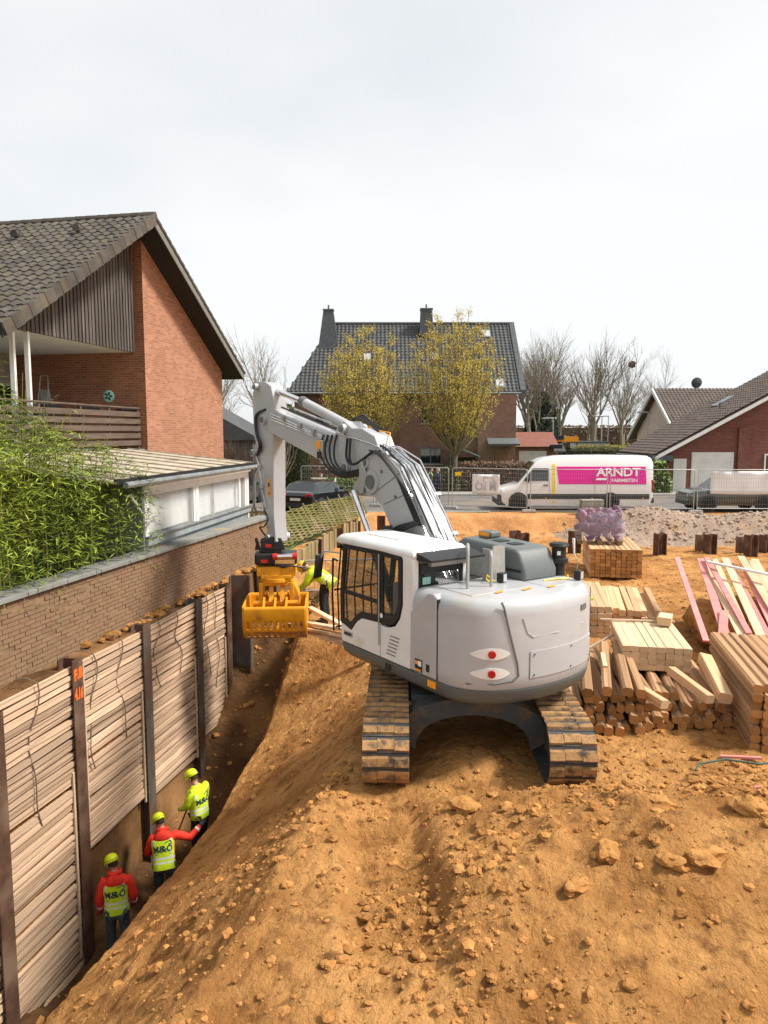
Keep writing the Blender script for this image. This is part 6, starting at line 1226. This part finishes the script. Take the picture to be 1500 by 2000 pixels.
bt = [(18.6,86,15.5,'tall leafless tree beyond the garage left of the lamp posts'),(23.5,84,16.5,'largest leafless tree in the middle of the background'),(28.3,88,13.5,'leafless tree with a dark nest right of the largest one'),(33,90,12.5,'thin leafless tree beside the white gable'),(21.0,92,13,'leafless tree between the two tallest trees'),(26.0,96,12.5,'slim leafless tree far behind the lamp posts'),(16.2,80,13.5,'leafless tree next to the big brick house'),(31,96,11.5,'low leafless tree near the right houses'),(-13.0,58,11.5,'leafless tree right of the gable roof tip'),(-10.2,66,13,'leafless tree between the gable and the large brick house'),(46,80,12,'leafless tree above the right roof')]
for i, (x, y, h, lb_) in enumerate(bt): bare_tree(x, y, h, lb_, 100+i, spread=.52 if i < 8 else .58, up=.45, trunks=2 if i in (0, 4, 6) else 1, depth=5)
b = MB(); b.blob((28.9,87.8,11.6), .42, 2, .3, 1); tag(b.obj('bird_nest', 'brush'), 'dark round nest in the leafless tree', 'nest')
def leafy(name, mat, tips, n, sz, seed, sprd, par, world=True):
    q = random.Random(seed); b = MB()
    for _ in range(n):
        c = tips[q.randrange(len(tips))]+Vector((q.gauss(0,sprd), q.gauss(0,sprd), q.gauss(0,sprd))); d = Vector((q.uniform(-1,1), q.uniform(-1,1), q.uniform(-.6,1))).normalized(); s_ = d.orthogonal().normalized(); L = q.uniform(*sz)
        o = len(b.v); b.v += [tuple(c-d*L*.5), tuple(c+s_*L*.28), tuple(c+d*L*.5), tuple(c-s_*L*.28)]; b.f.append((o,o+1,o+2,o+3)); b.m.append(0)
    me = b.mesh(name, mat); tint_attr(me, 1); return link(name, me, par)
for i, (x, y, h, rad, lb_) in enumerate([(-1.15,47,10.1,3.15,'left hornbeam with upright twigs and olive yellow buds'),(4.45,47,11.5,3.45,'right hornbeam with upright twigs and olive yellow buds')]):
    r = thing('hornbeam', lb_, 'tree', (x, y, 0), 0, 'hornbeams in front of the large brick house'); q = random.Random(300+i); b = MB(); tips = []
    tb = MB(); tb.tube([(0,0,-.2),(0,0,1.4),(.03,0,2.6)], [.24,.20,.19], 10); tb.obj('trunk', 'bark', r, smooth=True)
    for k in range(74):
        a = q.uniform(0, 6.283); lean = q.random()**.6; top = h*(1-.30*lean**2.2)*q.uniform(.80, 1.0); rr_ = rad*lean*q.uniform(.8,1.05)
        p0 = Vector((0,0,q.uniform(2.0,2.7))); p3 = Vector((math.cos(a)*rr_, math.sin(a)*rr_, top)); p1 = p0+Vector((math.cos(a)*rr_*.62, math.sin(a)*rr_*.62, (top-2.5)*.26)); p2 = p0+Vector((math.cos(a)*rr_*1.04, math.sin(a)*rr_*1.04, (top-2.5)*.58))
        pts = []
        for j in range(9):
            t = j/8; pts.append(p0*(1-t)**3+3*p1*t*(1-t)**2+3*p2*t*t*(1-t)+p3*t**3+Vector((q.uniform(-.06,.06), q.uniform(-.06,.06), 0)))
        b.tube(pts, [.06*(1-.85*j/8)+.006 for j in range(9)], 4, cap=False)
        for j in range(2, 9):
            for m_ in range(4):
                e = (Vector((math.cos(a+q.uniform(-1.3,1.3)), math.sin(a+q.uniform(-1.3,1.3)), q.uniform(.9,2.2)))).normalized(); L = q.uniform(.45,1.1)*(1.15-.07*j); b.tube([pts[j], pts[j]+e*L*.5+Vector((q.uniform(-.05,.05),)*3), pts[j]+e*L], [.011,.008,.004], 3, cap=False); tips += [pts[j]+e*L*.35, pts[j]+e*L*.65, pts[j]+e*L]
    b.obj('branches', 'barkgreen', r); leafy('crown', 'bud', tips, 30000, (.055,.125), 7+i, .10, r)
# evergreen, shrubs, hedges
def leafbox(name, label, cat, x0, x1, y0, y1, z1, mat, n, sz, seed, rnd_=.3, core='hedge'):
    r = thing(name, label, cat, ((x0+x1)/2, (y0+y1)/2, 0)); hx, hy = (x1-x0)/2, (y1-y0)/2; q = random.Random(seed); pts = []
    while len(pts) < n:
        p = Vector((q.uniform(-1,1), q.uniform(-1,1), q.uniform(0,1))); f_ = q.randrange(4)
        if f_ == 0: p.y = -1
        elif f_ == 1: p.z = 1
        elif f_ == 2: p.x = q.choice((-1,1))
        k = 1-rnd_*(p.z**3)*.4+.05*nz3(p.x*hx*2, p.z*z1*2, 1, seed); pts.append(Vector((p.x*hx*k, p.y*hy*k, p.z*z1*(1+.05*nz3(p.x*hx, p.y*hy, 1.7, seed)))))
    b = MB(); b.bb(-hx*.93,hx*.93,-hy*.9,hy*.9,0,z1*.94); b.obj('core', core, r); leafy('foliage', mat, pts, n, sz, seed, .05, r); return r
leafbox('laurel_hedge', 'bright green laurel hedge in front of the white garage door', 'hedge', 12.6, 17.2, 44.6, 45.6, 1.95, 'laurel', 7000, (.14,.26), 4)
leafbox('dark_hedge', 'dark trimmed hedge behind the van roof', 'hedge', 14.0, 18.0, 55, 57, 2.5, 'hedge', 4000, (.12,.2), 5)
leafbox('yellow_hedge', 'yellowish trimmed hedge beyond the van', 'hedge', 15.8, 21.6, 60, 63, 2.55, 'hedgetop', 5000, (.14,.24), 6, core='hedgetop')
leafbox('dry_hedge', 'brown dry beech hedge in front of the van', 'hedge', 4.6, 9.4, 47.0, 48.4, 1.75, 'brush', 5000, (.12,.22), 8, core='brush')
leafbox('dark_shrub', 'dark shrub behind the mirrored banner', 'shrub', 2.0, 4.6, 45.9, 47.2, 1.5, 'hedge', 3000, (.12,.2), 9)
def bush(name, label, x, y, rx, rz_, mat, n, sz, seed, core='hedge'):
    r = thing(name, label, 'shrub', (x, y, 0)); q = random.Random(seed); pts = []
    for _ in range(n):
        v = Vector((q.gauss(0,1), q.gauss(0,1), q.gauss(0,1))).normalized(); v.z = abs(v.z); k = 1+.22*nz3(v.x*2, v.y*2, 1.3, seed+v.z*2); pts.append(Vector((v.x*rx*k, v.y*rx*k, v.z*rz_*k)))
    b = MB(); b.blob((0,0,0), 1, seed, .15, 2, sq=(rx*.88, rx*.88, rz_*.88)); b.obj('core', core, r, smooth=True); leafy('foliage', mat, pts, n, sz, seed, .06, r)
bush('round_shrub', 'rounded green shrub beside the black car', -2.3, 46.0, 1.5, 1.35, 'laurel', 2600, (.10,.18), 3); bush('tall_evergreen', 'dark evergreen shrub behind the excavator stick', -6.3, 50, 1.5, 5.5, 'hedge', 4200, (.14,.24), 12); bush('leafy_shrub', 'bright leafy shrub beside the porch steps', -1.0, 51.5, .8, 2.1, 'laurel', 1800, (.14,.22), 14)
bare_tree(-7.6, 37.5, 4.6, 'brown leafless weeping shrub right of the brick gable', 61, spread=.8, up=-.35, mat='brush', depth=5, trunks=2, name='weeping_shrub'); bush('conifer', 'dark conifer among the leafless trees', 17.2, 82, 2.0, 8.0, 'conifer', 3000, (.3,.5), 16, core='conifer'); bush('scrub', 'brown scrub beyond the carport', 17.5, 74, 3.0, 3.2, 'brush', 4000, (.2,.4), 17, core='brush'); bush('reddish_tree', 'reddish bare shrub right of the lamp posts', 29.5, 78, 3.2, 6.0, 'brush', 4200, (.2,.45), 18, core='brush')
r, tips = bare_tree(-4.2, 31.0, 4.6, 'young bare sapling with pale bark in front of the black car', 55, spread=.5, up=.4, mat='twig', depth=3, name='sapling', kids=(2,3))
b = MB(); q = random.Random(8); tag(leafbox('far_wood', 'hazy mass of distant bare woodland on the horizon', 'woodland', -120, 160, 150, 160, 5.0, 'brush', 16000, (.4,.9), 44, core='brush'), kind='stuff')
# ---------------------------------------------------------------- bits along the old boundary
hf = thing('hurdle_fence', 'mossy woven willow hurdle fence leaning over the sleeper wall', 'fence', (-2.7, 27.5, 0), 0); q = random.Random(6)
A, Bp = Vector((-3.35, 23.6, .02)), Vector((-.75, 31.6, .25)); lean = Vector((-.75, .2, 0))
for k in range(22):
    v = k/21; h = v*.92; b = MB(); pts = []
    for j in range(22): u = j/21; p = A.lerp(Bp, u)+lean*v*(1-.5*u)*.9+Vector((0,0,h*(.92+.08*math.sin(u*4)))); p += Vector((.055, -.02, 0))*math.cos(j*math.pi+k*math.pi)+Vector((0,0,.012))*math.sin(j*2.1+k); pts.append(p)
    b.tube(pts, .024, 5); b.obj('woven_rod', 'wattle', hf, world=True)
for j in range(9):
    u = j/8; p = A.lerp(Bp, u); b = MB(); b.tube([p, p+lean*1.05*(1-.5*u)*.9+Vector((0,0,1.05))], .03, 6); b.obj('stake', 'wattle', hf, world=True)
cb = thing('crowd_barrier', 'grey steel crowd barrier standing behind the cab', 'barrier', (-1.1, 20.6, -.9), R(8)); b = MB(); b.tube([(-1.1,0,.1),(-1.1,0,1.05),(1.1,0,1.05),(1.1,0,.1)], .022, 8); b.tube([(-1.1,0,.2),(1.1,0,.2)], .018, 6); b.obj('frame', 'galv', cb, smooth=True)
for i in range(14): b = MB(); b.tube([(-1.0+i*.154,0,.2),(-1.0+i*.154,0,1.04)], .009, 5); b.obj('bar', 'galv', cb)
b = MB(); b.lathe([(.0,.0),(.12,.0),(.16,.3),(.165,.3),(.15,.27),(.115,.02),(.0,.02)], n=20); o = b.obj('bucket', 'green', smooth=True); o.location = (-.15, 21.8, -.35); tag(o, 'bright green bucket behind the boom cylinder', 'bucket')
tp = thing('tape_post', 'red and white striped barrier post with tape near the black car', 'barrier post', (-2.5, 38.0, 0)); 
for k in range(8): b = MB(); b.cyl((0,0,k*.2),(0,0,k*.2+.2),.045,10); b.obj('stripe', 'red' if k % 2 else 'stickerwhite', tp)
b = MB(); b.bar((0,0,1.0),(-2.1,-.4,.55),.008,.07); b.obj('tape', 'tapered', tp)
gfe = thing('garden_fence', 'small weathered wooden fence at the end of the sunroom', 'fence', (-4.6, 24.4, 0))
for k in range(12): b = MB(); b.bb(-.05,.05,-.012,.012,.3,1.25); o = b.obj('picket', 'sleeper', gfe); o.location = (k*.14-.6, .3*0, 0)
for z in (.5, 1.05): b = MB(); b.bb(-.7,1.05,.013,.045,z,z+.07); b.obj('rail', 'sleeper', gfe)
# tool left in the trench
pk_ = thing('pickaxe', 'pickaxe with wooden handle lying on the trench floor at lower left', 'pickaxe', (-5.05, 10.7, ground_z(-5.05,10.7)+.10), 0); b = MB(); b.tube([(.12,-.35,.02),(.55,.62,.12)], .018, 8); b.obj('handle', 'batten', pk_, smooth=True); b = MB(); b.tube([(-.10,-.10,.0),(.02,-.30,.04),(.13,-.37,.05),(.28,-.42,.02),(.40,-.40,-.06)], [.008,.02,.03,.02,.008], 6); b.obj('head', 'steel', pk_, smooth=True)
# ---------------------------------------------------------------- people
def skinned(name, verts, edges, radii, mat, par, root=0, sub=2):
    me = bpy.data.meshes.new(name); me.from_pydata([tuple(v) for v in verts], edges, []); me.materials.append(MAT(mat)); o = bpy.data.objects.new(name, me); COL.objects.link(o); o.parent = par
    m = o.modifiers.new('skin', 'SKIN'); m.use_smooth_shade = True; m.branch_smoothing = .6
    for i, d in enumerate(me.skin_vertices[0].data): r_ = radii[i]; d.radius = r_ if isinstance(r_, tuple) else (r_, r_); d.use_root = (i == root)
    s_ = o.modifiers.new('sub', 'SUBSURF'); s_.levels = sub; s_.render_levels = sub; return o
def person(label, loc, rz, J, top='hivis', sleeve='hired', trous='jeans', helmet='helmet', hood=True, glove='glove', logo=True, scale=1.0, redpatch=False, hairc='hair', cat='person', vest=True):
    r = thing('person', label, cat, loc, rz); r.scale = (scale*1.06,)*3; V_ = {k: Vector(v) for k, v in J.items()}
    n = ['pel', 'che', 'nek', 'hed', 'shl', 'ell', 'hal', 'shr', 'elr', 'har', 'hpl', 'knl', 'anl', 'tol', 'hpr', 'knr', 'anr', 'tor']; idx = {k: i for i, k in enumerate(n)}
    E_ = [('pel','che'),('che','nek'),('nek','hed'),('che','shl'),('shl','ell'),('ell','hal'),('che','shr'),('shr','elr'),('elr','har'),('pel','hpl'),('hpl','knl'),('knl','anl'),('anl','tol'),('pel','hpr'),('hpr','knr'),('knr','anr'),('anr','tor')]
    rad = dict(pel=(.13,.10), che=(.14,.10), nek=.055, hed=.07, shl=.06, ell=.04, hal=.03, shr=.06, elr=.04, har=.03, hpl=.075, knl=.055, anl=.04, tol=.035, hpr=.075, knr=.055, anr=.04, tor=.035)
    skinned('body', [V_[k] for k in n], [(idx[a], idx[c]) for a, c in E_], [rad[k] for k in n], 'skin', r)
    kk = ['pel', 'hpl', 'knl', 'anl', 'hpr', 'knr', 'anr']; ki = {k: i for i, k in enumerate(kk)}
    skinned('trousers', [V_['pel']]+[V_[k] for k in kk[1:]], [(0,1),(1,2),(2,3),(0,4),(4,5),(5,6)], [(.15,.12), .105, .082, .072, .105, .082, .072], trous, r)
    for a in ('l', 'r'):
        an, to = V_['an'+a], V_['to'+a]; b = MB(); d = (to-an); d.z = 0; d = d.normalized(); sd = Vector((-d.y, d.x, 0)); vs = []
        for u, w, h in ((-.09,.035,.10),(-.05,.045,.13),(.05,.045,.11),(.13,.052,.075),(.19,.04,.05)): c = Vector((an.x, an.y, min(an.z, to.z)-.05))+d*u; vs += [c-sd*w, c+sd*w, c+sd*w*.85+Vector((0,0,h)), c-sd*w*.85+Vector((0,0,h))]
        fs = [(0,1,2,3),(19,18,17,16)]+[(k*4+i, (k+1)*4+i, (k+1)*4+(i+1) % 4, k*4+(i+1) % 4) for k in range(4) for i in range(4)]; b.add(vs, fs); b.obj('boot', 'bootm', r, bevel=.012)
    # jacket: lofted torso with reflective bands
    P, N = V_['pel'], V_['nek']; ax = (N-P); H = ax.length; up = ax.normalized(); rt = (V_['shr']-V_['shl']); rt = (rt-up*rt.dot(up)).normalized(); fw = up.cross(rt).normalized(); ang_n = 32
    prof = [(-.10,.195,.150),(-.04,.198,.152),(.08,.192,.145),(.13,.190,.143),(.20,.188,.140),(.26,.188,.140),(.45,.198,.140),(.62,.212,.142),(.78,.212,.135),(.88,.185,.115),(.97,.105,.085),(1.03,.075,.07)]
    def tp_(u, a, off=0):
        for (u0, w0, d0), (u1, w1, d1) in zip(prof, prof[1:]):
            if u <= u1 or u1 == prof[-1][0]:
                t = (u-u0)/(u1-u0); w, d = w0+(w1-w0)*t, d0+(d1-d0)*t; break
        c, s_ = math.cos(a), math.sin(a); bulge = 1+.05*math.sin(u*9+a*2)*.5
        return P+up*(u*H)+rt*((w*bulge+off)*math.copysign(abs(c)**.8, c))+fw*((d*bulge+off)*math.copysign(abs(s_)**.8, s_))
    us = sorted(set([p[0] for p in prof]+[.30,.36,.53,.70])); vs = []; fs = []; ms = []
    for u in us: vs += [tp_(u, 2*math.pi*k/ang_n) for k in range(ang_n)]
    for i in range(len(us)-1):
        um = (us[i]+us[i+1])/2
        for k in range(ang_n):
            kk_ = (k+1) % ang_n; fs.append((i*ang_n+k, i*ang_n+kk_, (i+1)*ang_n+kk_, (i+1)*ang_n+k)); am = (k+.5)*2*math.pi/ang_n; c, s_ = math.cos(am), math.sin(am)
            m = 0
            if vest:
                if .08 < um < .13 or .20 < um < .26: m = 1
                elif um > .26 and .50 < abs(c) < .70: m = 1
                elif abs(c) > .93 and um > .10: m = 2
                if um > .80: m = 2 if hood else (2 if redpatch else m)
                if redpatch and s_ > .3 and .3 < um < .8: m = 2
            ms.append(m)
    fs += [tuple(range(ang_n))[::-1], tuple(range((len(us)-1)*ang_n, len(us)*ang_n))]; ms += [0, 2]
    b = MB(); b.add(vs, fs); b.m = ms; jk = b.obj('jacket', [top, 'reflect' if vest else top, sleeve if vest else top], r, smooth=True, ang=70)
    for a in ('l', 'r'):
        sh, el, ha = V_['sh'+a], V_['el'+a], V_['ha'+a]; ins = sh+(V_['che']-sh)*.45; b = MB(); pts = [ins, sh+(el-sh)*.02, sh.lerp(el, .3), sh.lerp(el, .7), el, el.lerp(ha, .3), el.lerp(ha, .7), el.lerp(ha, .93)]
        b.tube(pts, [.078,.086,.076,.068,.066,.060,.052,.050], 14); b.obj('sleeve', sleeve, r, smooth=True, ang=80)
        if vest: b = MB(); b.tube([el.lerp(ha, .62), el.lerp(ha, .76)], [.0585,.0560], 14); b.obj('cuff_band', 'reflect', r, smooth=True)
        d = (ha-el).normalized(); o_ = d.orthogonal().normalized(); o2 = d.cross(o_); hd = MB(); hp0 = ha+d*.0
        hd.tube([el.lerp(ha, .9), ha+d*.03, ha+d*.085], [.032,.042,.036], 10)
        for k in range(4): q0 = ha+d*.075+o_*(-.03+.02*k); L = (.055,.068,.066,.05)[k]; hd.tube([q0, q0+d*L*.55+o2*.008, q0+d*L*.85+o2*.03], [.0105,.0095,.007], 6)
        hd.tube([ha+d*.02+o_*.035, ha+d*.055+o_*.062+o2*.012, ha+d*.085+o_*.062+o2*.03], [.013,.011,.008], 6); hd.obj('hand', glove, r, smooth=True, ang=80)
    # head
    hx = V_['hed']; hu = (hx-V_['nek']).normalized(); lk = V_.get('look', fw).normalized(); lk = (lk-hu*lk.dot(hu)).normalized(); hr_ = lk.cross(hu).normalized(); M = Matrix((hr_, lk, hu)).transposed(); hb = MB(); vs, fs = ICO[2]
    hv = []
    for p in vs:
        x, y, z = p; y2 = y*.100*(1.0 if z > -.3 else .92); x2 = x*.078*(1 if z > -.2 else .86+.1*(z+1)); z2 = z*.125
        if y > .8 and -.25 < z < .12: y2 += .02*(1-abs(x)*3) if abs(x) < .3 else 0
        hv.append(hx+hu*.05+M @ Vector((x2, y2, z2)))
    hb.add(hv, fs)
    for s_ in (-1, 1): hb.blob(hx+hu*.04+M @ Vector((s_*.08,-.005,0)), .03, 1, .1, 1, sq=(.5,.8,1.2))
    hb.tube([hx+hu*.055+M @ Vector((0,.095,0)), hx+hu*.03+M @ Vector((0,.122,0)), hx+hu*.02+M @ Vector((0,.10,0))], [.010,.014,.010], 6); hd_ = hb.obj('head', 'skin', r, smooth=True, ang=80)
    for s_ in (-1, 1): e = MB(); e.blob(hx+hu*.058+M @ Vector((s_*.032,.090,0)), .011, 1, 0, 1); e.obj('eye', 'hair', hd_, smooth=True)
    e = MB(); e.tube([hx-hu*.012+M @ Vector((-.025,.092,0)), hx-hu*.014+M @ Vector((0,.099,0)), hx-hu*.012+M @ Vector((.025,.092,0))], .005, 5); e.obj('mouth', 'lampred', hd_)
    ha_ = MB(); ha_.add([hx+hu*.055+M @ Vector((p[0]*.083, p[1]*.103-.008, p[2]*.128)) for p in vs], [f for f in fs if all((vs[i].z > .35 or (vs[i].y < .05 and vs[i].z > -.55)) for i in f)]); ha_.obj('hair', hairc, hd_, smooth=True, ang=80)
    if helmet:
        hm = MB(); rows = []
        for z, k in ((0,1.0),(.03,1.0),(.07,.95),(.105,.80),(.130,.52),(.140,.2)): rows.append([(hx+hu*(.075+z)+M @ Vector((math.cos(a)*.112*k, math.sin(a)*.138*k, 0))) for a in [2*math.pi*i/20 for i in range(20)]])
        nn = 20; hm.add([p for q_ in rows for p in q_], [(k*nn+i, k*nn+(i+1) % nn, (k+1)*nn+(i+1) % nn, (k+1)*nn+i) for k in range(5) for i in range(nn)]+[tuple(range(100,120))]); ho = hm.obj('helmet', helmet, r, smooth=True, ang=70); sdm = ho.modifiers.new('t', 'SOLIDIFY'); sdm.thickness = .006
        br = MB(); br.add([hx+hu*.078+M @ Vector((math.cos(a)*.112, math.sin(a)*.138, 0)) for a in [math.pi*i/12 for i in range(13)]]+[hx+hu*.065+M @ Vector((math.cos(a)*.118, math.sin(a)*.185, 0)) for a in [math.pi*i/12 for i in range(13)]], [(i, i+1, 14+i, 13+i) for i in range(12)]); bo = br.obj('brim', helmet, ho, smooth=True, ang=80); sdm = bo.modifiers.new('t', 'SOLIDIFY'); sdm.thickness = .008
        e = MB(); e.tube([hx+hu*.112+M @ Vector((math.cos(a)*.112, math.sin(a)*.138, 0)) for a in [2*math.pi*i/20 for i in range(21)]], .004, 4); e.obj('helmet_band', 'exblack' if helmet == 'helmet' else helmet, ho)
    if hood:
        hb_ = MB(); c = N-fw*.085-up*.05; hb_.add([c+rt*(p[0]*.150)+fw*(p[1]*.075)+up*(p[2]*.105-.02-.03*abs(p[0])) for p in ICO[2][0]], ICO[2][1]); hb_.obj('hood', sleeve, r, smooth=True, ang=80)
        cl_ = MB(); cl_.tube([N+rt*(math.cos(a)*.085)+fw*(math.sin(a)*.08)+up*.03 for a in [2*math.pi*i/16 for i in range(17)]], .035, 8); cl_.obj('collar', sleeve, r, smooth=True, ang=80)
    if logo:
        def lt(x, y):
            u = .50+y/H; return tp_(u, math.atan2(-1, x*6.2) if 0 else -math.pi/2+x*5.4, .007)
        t_ = text_mb('M&Ö', .145, lambda x, y: lt(x, y), bold=.0035, sx=.9); t_.obj('vest_print', 'logo', jk)
        e = MB(); e.bar(lt(-.12,-.085), lt(.12,-.085), .004, .012, up=fw); e.bar(lt(.02,.10), lt(.11,.13), .010, .010, up=fw); e.bar(lt(.11,.13), lt(.13,.07), .010, .010, up=fw); e.obj('vest_print', 'logo', jk)
    return r
STAND = dict(pel=(0,0,.95), che=(0,.02,1.30), nek=(0,.03,1.50), hed=(0,.05,1.60), shl=(-.20,.02,1.42), ell=(-.27,-.02,1.14), hal=(-.27,.07,.90), shr=(.20,.02,1.42), elr=(.27,-.02,1.14), har=(.27,.07,.90), hpl=(-.10,0,.90), knl=(-.11,.03,.50), anl=(-.12,-.02,.10), tol=(-.13,.12,.06), hpr=(.10,0,.90), knr=(.11,.03,.50), anr=(.12,-.02,.10), tor=(.13,.12,.06))
def pose(**k): d = dict(STAND); d.update(k); return d
def gz(x, y): return ground_z(x, y)
person('nearest worker in red jacket and yellow vest with arms hanging down', (-4.62,12.05,gz(-4.62,12.05)+.0), R(14), pose(nek=(-.02,.07,1.50), hed=(-.05,.12,1.595), look=(-.5,1,-.3), che=(0,.04,1.30), hal=(-.27,.10,.90), ell=(-.27,.0,1.15), har=(.25,.16,.92), elr=(.26,.02,1.15)), glove='gloveR')
person('middle worker in red jacket and yellow vest stretching an arm to the right', (-4.12,13.15,gz(-4.12,13.15)-.12), R(12), pose(pel=(0,-.05,.93), che=(.0,.08,1.27), nek=(-.03,.16,1.46), hed=(-.07,.22,1.55), look=(-.6,1,-.4), shl=(-.20,.10,1.38), shr=(.19,.12,1.39), ell=(-.30,.12,1.10), hal=(-.26,.32,.98), elr=(.44,.22,1.25), har=(.62,.36,1.38)), trous='jeans')
w3 = (-3.72,14.25); z3 = gz(*w3)
person('farthest worker in yellow jacket and black trousers looking down at a shovel', (*w3, z3), R(62), pose(nek=(0,.07,1.49), hed=(0,.13,1.585), look=(0,1,-.9), che=(0,.04,1.30), ell=(-.25,.10,1.16), hal=(-.14,.34,1.02), elr=(.26,.08,1.15), har=(.12,.36,.98)), sleeve='hivis', trous='blackcloth', hood=False, redpatch=True, glove='hivis')
sv = thing('shovel', 'shovel with wooden handle held by the farthest worker', 'shovel', (w3[0]-.35, w3[1]+.1, z3)); b = MB(); b.tube([(.10,.02,1.12),(-.05,-.15,.72),(-.28,-.40,.12)], .017, 8); b.obj('handle', 'woodbrown', sv, smooth=True); b = MB(); b.prism([(-.1,0),(.1,0),(.11,.2),(.06,.3),(-.06,.3),(-.11,.2)], -.008, .008, lambda x, z, y: (x-.30, y-.42, .16-z*.6)); b.obj('blade', 'steel', sv)
wx = (-1.42,17.55); person('bending worker in hi-vis jacket and yellow helmet handling planks behind the cab', (*wx, gz(*wx)-.05), R(78), pose(pel=(0,-.15,.92), che=(0,.16,1.14), nek=(0,.34,1.24), hed=(0,.44,1.26), look=(0,.6,-1), shl=(-.20,.25,1.20), shr=(.20,.25,1.20), ell=(-.24,.38,.95), hal=(-.15,.55,.78), elr=(.24,.38,.95), har=(.15,.55,.78)), sleeve='hivis', trous='blackcloth', helmet='helmety', hood=False, redpatch=True, logo=False)
person('distant person in dark blue jacket standing at the fence', (2.78,38.9,0), R(-60), pose(), top='navy', sleeve='navy', trous='blackcloth', helmet=None, hood=False, logo=False, hairc='slab', vest=False)
person('distant person in yellow hi-vis vest standing at the fence', (2.42,39.2,0), R(-90), pose(), sleeve='navy', trous='jeans', helmet=None, hood=False, logo=False)
